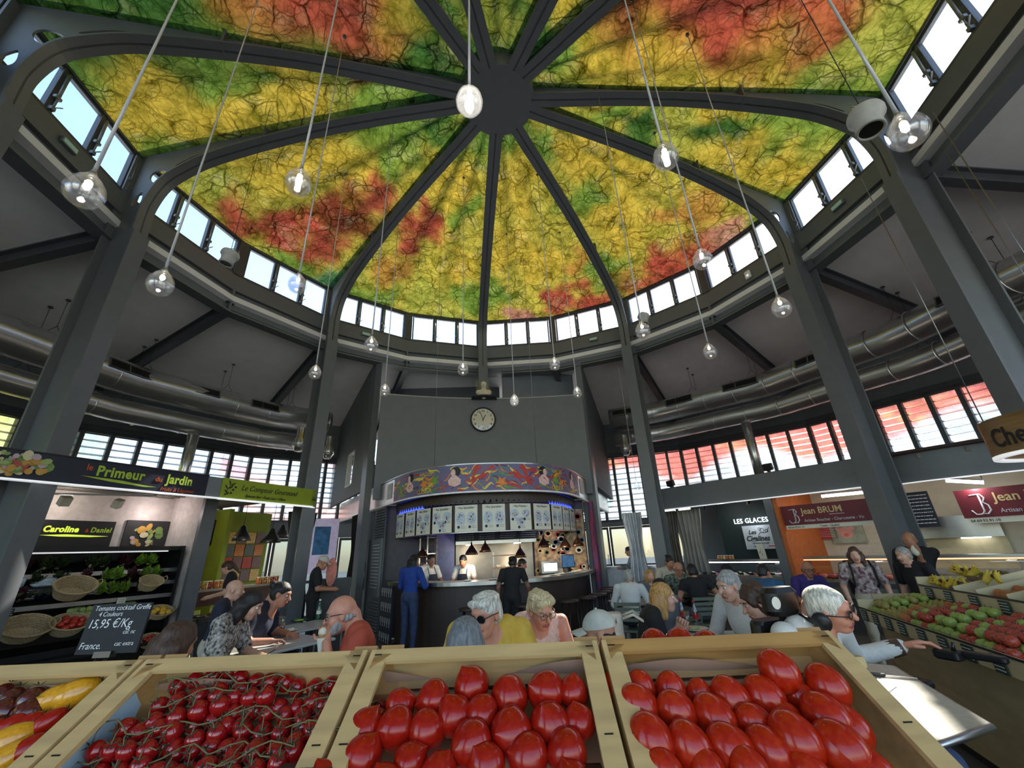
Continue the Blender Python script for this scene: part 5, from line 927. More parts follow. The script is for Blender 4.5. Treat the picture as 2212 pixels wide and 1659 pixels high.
# the stand under the crates
st_ = thing('produce_stand', 'A-shaped wooden stand carrying both rows of tomato crates', 'stand', basis(EW, np.cross((0, 0, 1), EW), (0, 0, 1), C0*np.array([1, 1, 0]))); B = PM[st_]
for x in (-.42, .39, 1.2):
    for s in (-1, 1): MB(B).bar((x, .06+s*.28, 0), (x, .04+s*.02, 1.3), .04, .04).build('leg', PALEW2, st_)
for x0 in (-.42,):
    MB(B).bar((x0, .05, 1.29), (1.22, .05, 1.29), .05, .04).build('ridge_rail', PALEW2, st_)
    for s in (-1, 1): MB(B).bar((x0, .06+s*.255, .13), (1.22, .06+s*.255, .13), .05, .03).build('foot_rail', PALEW2, st_)
MB(B).box(-.45, 1.24, -.26, -.24, 1.14, 1.18).build('shelf_rail', PALEW2, st_)
# ---- tomatoes
TOM = mat('tomato_red', (160, 24, 10), .2, 0, .18, 3, col2=(178, 46, 16), coat=.1, sss=.04, spec=.35); TOM2 = mat('tomato_deep', (150, 19, 10), .2, 0, .18, 3, col2=(164, 32, 14), coat=.1, sss=.04, spec=.35); CHER = mat('cherry_red', (150, 18, 18), .14, 0, .25, 12, coat=.4, sss=.06)
VINE = mat('vine_green', (104, 100, 62), .7, 0, .25, 20); DVINE = mat('dark_sepal', (44, 52, 26), .7)
YTOM = mat('tomato_yellow', (214, 150, 30), .18, 0, .15, 5, coat=.4, sss=.08); BTOM = mat('tomato_brown', (84, 30, 22), .18, 0, .35, 6, coat=.4)
def tomato_mesh(mt, tip=0, ribs=0, el=1.2, n=28, k=18, seed=0):
    r = np.random.RandomState(seed); ph = r.rand(4)*6; mb = MB()
    def fn(u, v):
        a, b = 2*PI*u, PI*v; rad = math.sin(b)*(1+.05*math.sin(2*b)); z = -math.cos(b)*el
        q = 1+ribs*math.cos(5*a+ph[0])*math.sin(b)**2+.03*math.sin(2*a+ph[1])
        if tip and v > .5: t_ = max(0., (v-.5)*2); z += tip*.5*t_**9; rad *= 1-.16*tip*t_**2
        if z < -el*.93: z += .08*(1-rad*2)*el
        return (rad*q*math.cos(a), rad*q*math.sin(a), z)
    grid(mb, fn, n, k); return mb.mesh('tomato', mt)
HEARTS = [tomato_mesh(TOM2, .34, .025, .94, seed=i) for i in range(3)]; EGGS = [tomato_mesh(TOM, 0, .0, 1.14, seed=i+5) for i in range(3)]
def tplace(px, py, rx, ry, off, mesh, ang, up, label, cat='tomato', name='tomato', group=None, squash=None):
    p = onpl(px, py, C0+EN*off, EN); ax = (p-CAM)@_F; R = (rx+ry)/2/FPX*ax
    v = (p-CAM)/np.linalg.norm(p-CAM); right = np.cross(v, (0, 0, 1)); right /= np.linalg.norm(right); upv = np.cross(right, v)
    d = (math.cos(ang)*right+math.sin(ang)*upv)*math.cos(up)-v*math.sin(up)
    return link(mesh, name, None, AX(p, d)@RZ(px)@SCL(R*1.03), label, cat, group)
HL_ = [(1018, 1480, 36, 38, 2.1, .2), (1100, 1502, 40, 40, 1.9, .7), (1178, 1494, 40, 40, 2.8, .6), (1238, 1494, 26, 38, 1.4, .3), (937, 1512, 42, 32, 3.3, .2), (866, 1522, 36, 28, .3, .4), (980, 1545, 35, 42, 2.0, .3), (1040, 1543, 38, 34, 2.7, .2), (1187, 1565, 43, 44, 2.0, .8), (1250, 1560, 28, 42, 1.8, .3), (790, 1573, 34, 45, 1.0, .2), (854, 1574, 41, 42, 3.2, .4), (921, 1580, 36, 42, 4.0, .5), (1103, 1585, 47, 46, 3.1, .9), (1018, 1610, 46, 46, 3.4, .5), (1224, 1628, 48, 42, 3.2, .3), (783, 1634, 44, 42, .9, .2), (888, 1646, 42, 32, .6, .2), (1140, 1636, 46, 42, 2.9, .4), (1048, 1650, 42, 40, 2.3, .6), (950, 1668, 40, 36, 1, .3), (1235, 1690, 44, 40, 2, .3), (700, 1690, 44, 40, 2, .3), (830, 1700, 44, 40, 2, .3)]
ORD = ['first', 'second', 'third', 'fourth', 'fifth', 'sixth', 'seventh', 'eighth', 'ninth', 'tenth', 'eleventh', 'twelfth', 'thirteenth', 'fourteenth', 'fifteenth', 'sixteenth', 'seventeenth', 'eighteenth']
def rank(L, i, row): me = row(L[i][1]); return ORD[sorted([q[0] for q in L if row(q[1]) == me]).index(L[i][0])]
WH = ['beside the end board', 'in the middle of the crate', 'low in the crate', 'against the side board']
for i, (x, y, a, b, an, up) in enumerate(HL_):
    rw_ = lambda q: 0 if q < 1525 else 1 if q < 1568 else 2 if q < 1620 else 3
    tplace(x, y, a, b, -.022 if y > 1500 else -.02, HEARTS[i % 3], an, up, 'red pointed ox-heart tomato, %s from the vine tomatoes in the %s row' % (rank(HL_, i, rw_), ('back', 'second', 'third', 'lowest')[rw_(y)]), group='ox-heart tomatoes in the kraft-lined crate')
EG_ = [(1682, 1450, 37, 39, 2.2, .3, -.004), (1786, 1484, 36, 42, 2.0, .2, -.016), (1727, 1507, 30, 31, 2.4, .5, -.03), (1383, 1489, 33, 31, 1.4, .5, -.028), (1449, 1491, 34, 29, 1.6, .5, -.028), (1511, 1501, 28, 26, 1.5, .4, -.03), (1578, 1508, 37, 38, 2.2, .3, -.024), (1651, 1508, 37, 41, 2.1, .3, -.024), (1379, 1526, 36, 42, 2.3, .4, -.02), (1461, 1539, 38, 40, 2.3, .6, -.02), (1543, 1550, 37, 45, 2.2, .2, -.02), (1630, 1566, 37, 38, 2.3, .6, -.024), (1702, 1553, 33, 26, 2.0, .5, -.03), (1784, 1550, 39, 46, 2.3, .1, -.014), (1836, 1575, 32, 46, 2.0, .2, -.024), (1407, 1601, 41, 52, 2.0, .3, -.016), (1490, 1615, 41, 48, 2.0, .4, -.016), (1577, 1619, 43, 46, 2.4, .3, -.016), (1661, 1623, 41, 47, 2.3, .3, -.02), (1719, 1598, 42, 55, 2.2, .15, -.01), (1816, 1618, 46, 51, 2.4, .2, -.01), (1435, 1668, 40, 40, 2.0, .4, -.02), (1529, 1670, 40, 38, 1.8, .4, -.02), (1619, 1668, 42, 42, 2.0, .4, -.016), (1748, 1672, 40, 42, 2.2, .4, -.02), (1885, 1668, 42, 40, 2.2, .4, -.02), (1335, 1484, 30, 34, 1.5, .4, -.03)]
for i, (x, y, a, b, an, up, of) in enumerate(EG_):
    rw_ = lambda q: -1 if q < 1460 else 0 if q < 1515 else 1 if q < 1560 else 2 if q < 1630 else 3
    w = 'perched highest against the end board' if i == 0 else 'in the back row' if y < 1515 else 'in the second row' if y < 1560 else 'in the third row' if y < 1630 else 'low in the crate'
    tplace(x, y, a, b, of, EGGS[i % 3], an, up, 'smooth egg-shaped tomato '+(w if i == 0 else 'in the %s row, %s from the ox-heart crate' % (('back', 'second', 'third', 'lowest')[rw_(y)], rank(EG_, i, rw_))), group='egg-shaped tomatoes at the end of the row')
for i, (x, y) in enumerate(((1416, 1402), (1470, 1399), (1528, 1403))):
    p = onpl(x, y, C0+np.array([EL[0], EL[1], 0])*.12, (EL[0], EL[1], 0)); link(EGGS[i], 'tomato', None, TR(*p)@RX(.3*i)@SCL(.031), 'red tomato peeping over the ridge from the far crate, '+('nearest the kraft-lined crate', 'in the middle of three', 'beside the corner post')[i], 'tomato', 'tomatoes on the far slope')
# cherry tomatoes on the vine: each truss one thing
cmesh = tomato_mesh(CHER, 0, 0, 1.2, 14, 10, 3)
mb = MB()
for j in range(5):
    a = j*2*PI/5; mb.add([(0, 0, 0), (.3*math.cos(a-.3), .35*math.sin(a-.3), .1), (.75*math.cos(a), .75*math.sin(a), .3), (.35*math.cos(a+.3), .35*math.sin(a+.3), .1)], [(0, 1, 2, 3), (3, 2, 1, 0)])
smesh = mb.mesh('sepals', DVINE)
M2 = cM(0); rnd = random.Random(8); tr_i = 0
ROWS = [(-.04-.033*i, .04) for i in range(8)]
for ri, (yy, x0) in enumerate(ROWS):
    x = .06+.02*(ri % 2) if ri < 2 else .03; ti = 0
    while x < CW-.07:
        L = rnd.uniform(.1, .135); a = rnd.uniform(-.25, .35); n = 8
        base_ = np.array([x, yy+rnd.uniform(-.008, .008), -.048+.012*math.sin(x*14+ri)])
        Mt = M2@TR(*base_)@RZ(a); tr_i += 1; ti += 1
        t = thing('tomato_truss', 'truss of red cherry tomatoes, row %s from the end board, %s from the blue liner' % (('one', 'two', 'three', 'four', 'five', 'six', 'seven', 'eight')[ri], ORD[ti-1]), 'tomato truss', Mt, 'trusses of cherry tomatoes')
        sp = [(L*q, .011*math.sin(q*7+tr_i), .027+.004*math.sin(q*3+tr_i)) for q in np.linspace(0, 1, 7)]
        vn = MB(Mt); vn.tube(sp, [.0012]*6+[.0008], 5)
        for j in range(n):
            q = (j+.4)/n; s = 1 if j % 2 else -1; pt = np.array([L*q, s*.0155+rnd.uniform(-.003, .003), .004+rnd.uniform(-.004, .006)])
            Mc = AX(pt, (rnd.uniform(-.3, .3), -s*.35-.5, .75+rnd.uniform(-.3, .2)))
            R = rnd.uniform(.0125, .0148); c = link(cmesh, 'tomato', t, Mc@RZ(j)@SCL(R)@RX(PI)); 
            tip = apply(Mc@SCL(R), (0, 0, 1.14)); link(smesh, 'sepals', c, RX(PI)@TR(0, 0, 1.12))
            k = np.array(sp[min(6, int(q*6+.5))]); vn.tube([k, (k+tip)/2+[0, 0, .004], tip], .0009, 4)
        vn.build('vine', VINE, t); x += L*.92
# mixed tomatoes in the left crate
LONG = [tomato_mesh(m, 0, 0, 1.55, 18, 12, 7) for m in (YTOM, TOM2)]; BR = tomato_mesh(BTOM, 0, .05, .9, 18, 12, 4)
def sepal(o, sc=.75): link(smesh, 'sepals', o, TR(0, 0, 1.0 if sc < .8 else 1.45)@SCL(sc))
for i, (x, y, r, k, an, lab) in enumerate([(166, 1497, 33, 0, .3, 'long yellow tomato lying highest against the batten'), (118, 1508, 30, 0, .4, 'long yellow tomato half hidden behind the highest one'), (22, 1600, 36, 0, .3, 'big yellow tomato low at the crate edge'), (15, 1640, 34, 0, .5, 'yellow tomato under the big low one'), (52, 1568, 26, 1, .5, 'long red tomato between the brown and yellow ones'), (105, 1560, 26, 1, .6, 'long red tomato beside the batten'), (30, 1510, 24, 2, 1.4, 'brown-red tomato with curled sepals in the back row'), (72, 1512, 26, 2, 1.5, 'brown-red tomato beside the yellow pair'), (10, 1535, 26, 2, 1.2, 'brown-red tomato at the crate end'), (62, 1538, 26, 2, 1.3, 'brown-red tomato in the middle of the crate'), (8, 1500, 22, 2, 1.3, 'small brown-red tomato in the far corner'), (60, 1620, 30, 1, .5, 'red tomato low beside the batten'), (20, 1570, 24, 1, .7, 'red tomato above the big yellow one'), (-30, 1530, 26, 2, 1, 'brown-red tomato left of the others'), (-25, 1590, 26, 1, 1, 'red tomato left of the big yellow one')]):
    r *= .78 if k < 2 else 1; o = tplace(x, y, r, r, -.03, LONG[k] if k < 2 else BR, an, .3, lab, group='mixed tomatoes under the slate'); sepal(o, .7 if k == 2 else .85)
# price plates at the near edge, chalk slate on its clip
for x, y, w in ((650, 1668, .075), (1262, 1672, .05)):
    p = onpl(x, y, C0+EN*.004, EN); M = basis(EW, EL, EN, p); g = thing('price_plate', 'small black price plate stuck among the '+('cherry' if x < 900 else 'ox-heart')+' tomatoes', 'sign', M); MB(M@RX(.9)).box(-w/2, w/2, -.002, .002, -.03, .02).build('plate', BLACK, g); MB(M@RX(.9)).box(.0, .02, -.003, -.002, .005, .012).build('chip', CHALK, g)
p = onpl(228, 1412, C0+np.array([EL[0], EL[1], 0])*.035, (EL[0], EL[1], 0)); Mp = basis(EW, np.cross((0, 0, 1), EW), (0, 0, 1), p)@RX(-.12)
slt = thing('price_slate', 'black slate chalked Tomates cocktail 15,95 €/kg held by a metal clip', 'sign', Mp); MB(Mp).box(-.058, .058, -.002, .002, .0, .082).build('slate', mat('slate_black', (18, 18, 20), .7), slt)
for s_, x, z, sz in (('Tomates cocktail Greffe', -.052, .071, .0125), ('4 Couleurs', -.04, .061, .0115), ('15,95 €/Kg', -.054, .042, .021), ('cal: nc', .02, .031, .0105), ('France.', -.054, .008, .016), ('cat: extra', .012, .012, .0105)): text(s_, sz, Mp@TR(x, -.0025, z), CHALK, slt, 'chalk_writing', shear=.15, ext=.0002, xs=.9, bold=-.0001)
CLIPM = mat('clip_metal', (70, 66, 62), .35, .9)
MB(Mp).box(-.016, .016, -.008, .006, -.006, .004).build('clip_jaw', CLIPM, slt); MB(Mp).tube([(-.008, -.004, -.006), (-.008, -.01, -.016)], .003, 6).build('clip_arm', CLIPM, slt); MB(Mp).tube([(.008, -.004, -.006), (.008, -.01, -.016)], .003, 6).build('clip_arm', CLIPM, slt); MB(Mp).box(-.014, .014, -.012, -.006, -.022, -.016).build('clip_foot', CLIPM, slt)
# ------------------------------------------------------------------ people: one continuous surface from a signed distance field
class SDF:
    def __init__(s): s.p = []; s.cut = []
    def cap(s, a, b, ra, rb, m=0, k=.03): s.p.append(('c', np.array(a, float), np.array(b, float), ra, rb, m, k)); return s
    def ell(s, c, r, m=0, k=.03, R=None): s.p.append(('e', np.array(c, float), np.array(r, float), R, 0, m, k)); return s
    def sub(s, c, r, R=None): s.cut.append((np.array(c, float), np.array(r, float), R)); return s
    @staticmethod
    def _ed(P, c, r, R):
        q = P-c
        if R is not None: q = q@R
        k0 = np.sqrt(((q/r)**2).sum(-1)); k1 = np.sqrt(((q/(r*r))**2).sum(-1))+1e-9; return k0*(k0-1)/k1
    def mesh(s, h, wob=0, wobm=(), wf=34):
        lo = np.full(3, 1e9); hi = -lo; bb = []
        for t, a, b, x, y, m, k in s.p:
            if t == 'c': l = np.minimum(a-x, b-y); u = np.maximum(a+x, b+y)
            else: e = b.max() if x is not None else b; l, u = a-e, a+e
            bb.append((l, u)); lo = np.minimum(lo, l); hi = np.maximum(hi, u)
        lo -= 3*h+.01; n = np.ceil((hi+3*h+.01-lo)/h).astype(int)+1
        D = np.full(n, 1., np.float32); B = np.full(n, 1., np.float32); MI = np.zeros(n, np.int8)
        ax = [lo[i]+h*np.arange(n[i]) for i in range(3)]
        for (t, a, b, x, y, m, k), (l, u) in zip(s.p, bb):
            i0 = np.maximum(0, ((l-k*1.2-.03-lo)/h).astype(int)); i1 = np.minimum(n, ((u+k*1.2+.03-lo)/h).astype(int)+2)
            sl = tuple(slice(i0[j], i1[j]) for j in range(3)); P = np.stack(np.meshgrid(*[ax[j][sl[j]] for j in range(3)], indexing='ij'), -1)
            if t == 'c':
                ab = b-a; T = np.clip(((P-a)@ab)/(ab@ab+1e-12), 0, 1); d = np.sqrt(((P-a-T[..., None]*ab)**2).sum(-1))-(x+(y-x)*T)
            else: d = s._ed(P, a, b, x)
            d = d.astype(np.float32); o = D[sl]; hh = np.clip(.5+.5*(o-d)/k, 0, 1); D[sl] = o+(d-o)*hh-k*hh*(1-hh)
            w = d < B[sl]; B[sl] = np.where(w, d, B[sl]); MI[sl] = np.where(w, m, MI[sl])
        if s.cut or wob:
            P = np.stack(np.meshgrid(*ax, indexing='ij'), -1)
            for c, r, R in s.cut: D = np.maximum(D, -s._ed(P, c, r, R).astype(np.float32))
            if wob:
                W = wob*(np.sin(wf*P[..., 0]+3*np.sin(9*P[..., 2]))*np.sin(wf*.8*P[..., 1]+1.3)*.6+np.sin(wf*1.1*P[..., 2]+2.5*np.sin(11*P[..., 0]+7*P[..., 1]))*.6)
                D = D+np.where(np.isin(MI, wobm), W, 0) if len(wobm) else D+W
        S = D < 0; idx = -np.ones(np.array(D.shape)-1, np.int64)
        c8 = [S[i:S.shape[0]-1+i, j:S.shape[1]-1+j, k:S.shape[2]-1+k] for i in (0, 1) for j in (0, 1) for k in (0, 1)]
        tot = sum(c.astype(np.int8) for c in c8); act = (tot > 0) & (tot < 8); ijk = np.argwhere(act); idx[act] = np.arange(len(ijk))
        V = np.zeros((len(ijk), 3)); cnt = np.zeros(len(ijk)); cor = [np.array((i, j, k)) for i in (0, 1) for j in (0, 1) for k in (0, 1)]
        vals = [D[tuple((ijk+c).T)] for c in cor]
        for e in range(8):
            for f in range(e+1, 8):
                if np.abs(cor[e]-cor[f]).sum() != 1: continue
                a, b = vals[e], vals[f]; w = (a < 0) != (b < 0); t = np.where(w, a/(a-b+1e-12), 0)
                V[w] += (cor[e]+(cor[f]-cor[e])*t[:, None])[w]; cnt[w] += 1
        V = lo+h*(ijk+V/cnt[:, None]); mv = MI[tuple((ijk+1).T)]; F = []
        for d_ in range(3):
            o1, o2 = [(1, 2), (2, 0), (0, 1)][d_]; sh = [slice(None)]*3; sh2 = [slice(None)]*3; sh[d_] = slice(0, -1); sh2[d_] = slice(1, None)
            A = S[tuple(sh)]; Bq = S[tuple(sh2)]; E = np.argwhere(A != Bq); E = E[(E[:, o1] > 0) & (E[:, o2] > 0) & (E[:, o1] < idx.shape[o1]) & (E[:, o2] < idx.shape[o2])]
            u = np.zeros(3, int); u[o1] = 1; v = np.zeros(3, int); v[o2] = 1
            q = np.stack([idx[tuple((E-u-v).T)], idx[tuple((E-v).T)], idx[tuple(E.T)], idx[tuple((E-u).T)]], 1)
            fl = ~A[tuple(E.T)]; q[fl] = q[fl][:, ::-1]; F.append(q)
        F = np.concatenate(F); F = F[(F >= 0).all(1)]; return V, F, mv
def npmesh(name, V, F, mats, fm=None):
    me = bpy.data.meshes.new(name); me.vertices.add(len(V)); me.vertices.foreach_set('co', np.asarray(V, np.float32).ravel()); nf = len(F)
    me.loops.add(nf*4); me.loops.foreach_set('vertex_index', F.ravel().astype(np.int32)); me.polygons.add(nf); me.polygons.foreach_set('loop_start', np.arange(0, nf*4, 4, dtype=np.int32)); me.polygons.foreach_set('loop_total', np.full(nf, 4, np.int32))
    for m in mats: me.materials.append(m)
    if fm is not None: me.polygons.foreach_set('material_index', fm.astype(np.int32))
    me.polygons.foreach_set('use_smooth', np.ones(nf, bool)); me.update(calc_edges=True); me.validate(); return me
def rotm(yaw, pitch, roll): return (RZ(-yaw)@RX(-pitch)@RY(roll))[:3, :3]
def skin(n, c): return mat('skin_'+n, c, .5, 0, .1, 18, sss=.12)
SK = {'f': skin('fair', (206, 158, 134)), 'r': skin('rosy', (206, 142, 116)), 't': skin('tan', (176, 124, 98)), 'd': skin('deep', (132, 92, 74)), 'p': skin('pale', (220, 180, 160))}
def cloth(n, c, **k): return mat('cloth_'+n, c, .85, 0, k.pop('var', .12), k.pop('scale', 14), bump=.15, **k)
LIP = mat('lip', (160, 88, 80), .45); EYEW = mat('eye_white', (225, 222, 216), .25); EYED = mat('eye_iris', (40, 30, 24), .2); LENS = mat('dark_lens', (14, 14, 16), .1, coat=.5)
HAIR = {k: mat('hair_'+k, c, .55, 0, .45, 16, stretch=(5, 5, .8), bump=.5) for k, c in dict(grey=(150, 148, 144), white=(206, 200, 186), blond=(176, 132, 76), ash=(200, 180, 138), brown=(72, 50, 38), dark=(34, 26, 24), black=(18, 16, 17), silver=(120, 122, 122)).items()}
def ik(S, Wt, l1, l2, hint):
    S = np.array(S, float); Wt = np.array(Wt, float); v = Wt-S; d = np.linalg.norm(v); d2 = min(d, (l1+l2)*.995); v = v/d; Wt = S+v*d2
    a = (l1*l1-l2*l2+d2*d2)/(2*d2); hh = math.sqrt(max(0, l1*l1-a*a)); p = np.array(hint, float); p -= v*(p@v); p /= np.linalg.norm(p)+1e-9; return S+v*a+p*hh, Wt
def hand(sd, w, dirv, palm_n, s, m, curl=.7, thumb=1, spread=.0):
    d = np.array(dirv, float); d /= np.linalg.norm(d); n = np.array(palm_n, float); n -= d*(n@d); n /= np.linalg.norm(n)+1e-9; x = np.cross(d, n)*thumb
    for i, o in enumerate((-.03, -.011, .009, .028)): sd.cap(w+d*.01*s+x*o*.5*s, w+d*.085*s+x*o*s, .016*s, .013*s, m, .012)
    for i, (o, L) in enumerate(((-.031, .062), (-.0105, .078), (.0105, .084), (.0305, .074))):
        b = w+d*.088*s+x*o*s; dd = d+x*o*spread*14; dd /= np.linalg.norm(dd); c1 = math.cos(curl*.7); s1 = math.sin(curl*.7); m1 = b+(dd*c1+n*s1)*L*.55*s; c2 = math.cos(curl*1.7); s2 = math.sin(curl*1.7); e = m1+(dd*c2+n*s2)*L*.5*s
        sd.cap(b, m1, .0098*s, .0088*s, m, .004); sd.cap(m1, e, .0088*s, .0074*s, m, .003)
    tb = w+d*.025*s+x*.028*s; t1 = tb+(d*.6+x*.75+n*.25)*.045*s; t2 = t1+(d*.9+x*.2+n*.35)*.035*s
    sd.cap(tb, t1, .014*s, .0105*s, m, .01); sd.cap(t1, t2, .0105*s, .0085*s, m, .004)
PEOPLE = {}
def person(key, label, px, d, az, top, bottom, sk='f', seat=True, lean=.1, side=0, head=(0, 0, 0), hair=None, arms=(None, None), sleeve=.6, h=.012, hands=False, curl=(.7, .7), eyes=False, glasses=None, neckline=0, bust=0, belly=0, extra=None, legs=True, shoe=None, bare=False, wide=1., spread=(0, 0), zt=None, smin=.86, palms=(None, None), hd=(0, .02, -.03)):
    s_ = np.array([side, math.sin(lean), math.cos(lean)]); s_ /= np.linalg.norm(s_); nk = s_*.5+np.array([0, .015, 0]); Rh = rotm(*head)
    hc = nk+s_*.075+np.array([0, .02, .0])+Rh@np.array([0, .012, .065])+np.array(hd, float); topz = hc[2]+.118
    W0 = ond(px[0], px[1], d); z = zt or W0[2]
    s = min(1.12, max(smin, (z-.46)/(topz+.1))) if seat else z/(topz+.93)
    pz = z-topz*s; R = RZ(-math.radians(az)); off = R[:2, :2]@(hc[:2]*s)
    M = TR(W0[0]-off[0], W0[1]-off[1], 0)@R; root = thing('person', label, 'person', M); P0 = np.array([0, 0, pz]); g = lambda v: P0+np.array(v, float)*s
    sk_ = SK[sk]; MATL = [sk_, top, bottom, LIP, shoe or BLACK]; sd = SDF(); c = lambda a, b, ra, rb, m, k=.03: sd.cap(g(a), g(b), ra*s, rb*s, m, k*s)
    X = np.array([1., 0, 0]); up = s_; fw = np.cross(up, X)*1.0; fw = np.cross(X, up)*-1 if False else np.array([0, up[2], -up[1]])
    Rt = np.stack([X, fw/np.linalg.norm(fw), up/np.linalg.norm(up)], 1)
    e = lambda cc, r, m, k=.04: sd.ell(g(cc), np.array(r)*s, m, k*s, Rt)
    w = wide
    e(s_*.03, (.165*w, .12*w, .12), 2); e(s_*.13+fw*.012, (.145*w, .105*w+belly*.5, .13), 1); e(s_*.3+fw*.012, (.16*w, .112*w, .17), 1); e(s_*.40-fw*.01, (.165*w, .09*w, .1), 1)
    if belly: e(s_*.14+fw*(.05+belly), (.13*w, .09+belly, .12), 1)
    if bust:
        for t in (-1, 1): e(s_*.31+fw*.085+X*.075*t, (.07, .06, .07), 1)
    c(s_*.47-X*.1, s_*.47+X*.1, .062, .062, 1, .05)
    c(nk-s_*.06, nk+s_*.07+fw*.012, .058, .052, 0, .02)
    if neckline: sd.ell(g(s_*.45+fw*.085), np.array((.06, .03, .07+neckline))*s, 0, .01*s, Rt)
    sh = [s_*.45-X*.19*w, s_*.45+X*.19*w]                     # left, right
    wr = []
    for i, t in ((0, -1), (1, 1)):
        tgt = arms[i]
        if tgt is None: tgt = (t*.2, .33, .16) if seat else (t*.26, .06, -.06)
        hint = (t*.7, -.5, -.8) if seat else (t*.5, -.8, -.1)
        tgt = np.array(tgt, float)
        el, wp = ik(sh[i], tgt, .285, .25, hint); wr.append((el, wp))
        c(sh[i], el, .049, .04, 0 if bare else (1 if sleeve > 1 else 0)); c(el, wp, .041, .029, 0 if sleeve < 1.5 else 1, .02)
        if not bare: sp = el if sleeve >= 1 else sh[i]+(el-sh[i])*sleeve; c(sh[i], sp, .062, .058 if sleeve < 1 else .052, 1)
        if sleeve > 1.5: c(el, el+(wp-el)*.93, .05, .04, 1, .02)
        d_ = (wp-el)/np.linalg.norm(wp-el)
        if not hands: c(wp, wp+d_*.09, .03, .034, 0, .02); c(wp+d_*.08, wp+d_*.15, .03, .018, 0, .02)
    for t in (-1, 1):
        if not legs: continue
        hp = np.array([t*.09, 0, 0.])
        if seat: kn = np.array([t*.12, .42, .0]); ft = np.array([t*.13, .38, -pz/s+.07])
        else: kn = np.array([t*.1, .03, -.44]); ft = np.array([t*.11, .0, -pz/s+.08])
        c(hp, kn, .088, .062, 2); c(kn, ft, .06, .045, 2, .03); c(ft+[0, -.03, -.03], ft+[0, .15, -.045], .04, .033, 4, .02)
    H = lambda v: g(hc+Rh@np.array(v, float)); he = lambda cc, r, m=0, k=.02: sd.ell(H(cc), np.array(r)*s, m, k*s, Rh)
    he((0, -.012, .03), (.073, .091, .085)); he((0, .022, -.03), (.057, .066, .084)); he((0, .05, -.088), (.03, .028, .024), 0, .03); he((0, .074, .03), (.045, .014, .014))
    for t in (-1, 1): he((t*.034, .056, -.03), (.024, .024, .024)); he((t*.075, -.004, -.006), (.01, .02, .031), 0, .008)
    sd.cap(H((0, .084, .008)), H((0, .107, -.028)), .009*s, .0135*s, 0, .012*s); sd.cap(H((-.02, .086, -.062)), H((.02, .086, -.062)), .0055*s, .0055*s, 3, .008*s)
    if extra: extra(sd, g, s_, fw, s, c, wr)
    V, F, mv = sd.mesh(h, .0035 if h < .011 else .002, (1, 2))
    if hands:
        hd = SDF()
        for i, t in ((0, -1), (1, 1)):
            el, wp = wr[i]; dv = (wp-el); pn = palms[i] if palms[i] is not None else (0, .3, -1); hd.cap(g(wp-dv/np.linalg.norm(dv)*.03), g(wp), .028*s, .026*s, 0, .01); hand(hd, g(wp), dv, pn, s, 0, curl[i], t if pn[2] < 0 else -t, spread[i])
        V2, F2, m2 = hd.mesh(.0045); F = np.vstack([F, F2+len(V)]); V = np.vstack([V, V2]); mv = np.r_[mv, m2*0]
    me = npmesh('body', V, F, MATL, mv[F[:, 0]]); link(me, 'body', root)
    info = dict(root=root, M=M, g=g, H=H, Rh=Rh, s=s, hc=hc, wr=wr, fw=fw, up=s_, pz=pz, me=me, az=az); PEOPLE[key] = info
    HM = M@basis(Rh[:, 0]*s, Rh[:, 1]*s, Rh[:, 2]*s, g(hc)); info['HM'] = HM
    if eyes:
        for t in (-1, 1):
            q = MB(HM).ell((t*.03, .074, .006), (.014, .011, .0085)).build('eye', EYEW, root); MB(HM).ell((t*.03, .0815, .006), (.006, .005, .0062)).build('iris', EYED, q)
            MB(HM).tube([(t*.014, .088, .026), (t*.03, .089, .03), (t*.047, .078, .025)], .0035, 5).build('eyebrow', HAIR[(hair or ('x', 'brown'))[1]], root)
    if hair: mkhair(info, *hair)
    if glasses: mkglasses(info, glasses)
    return info
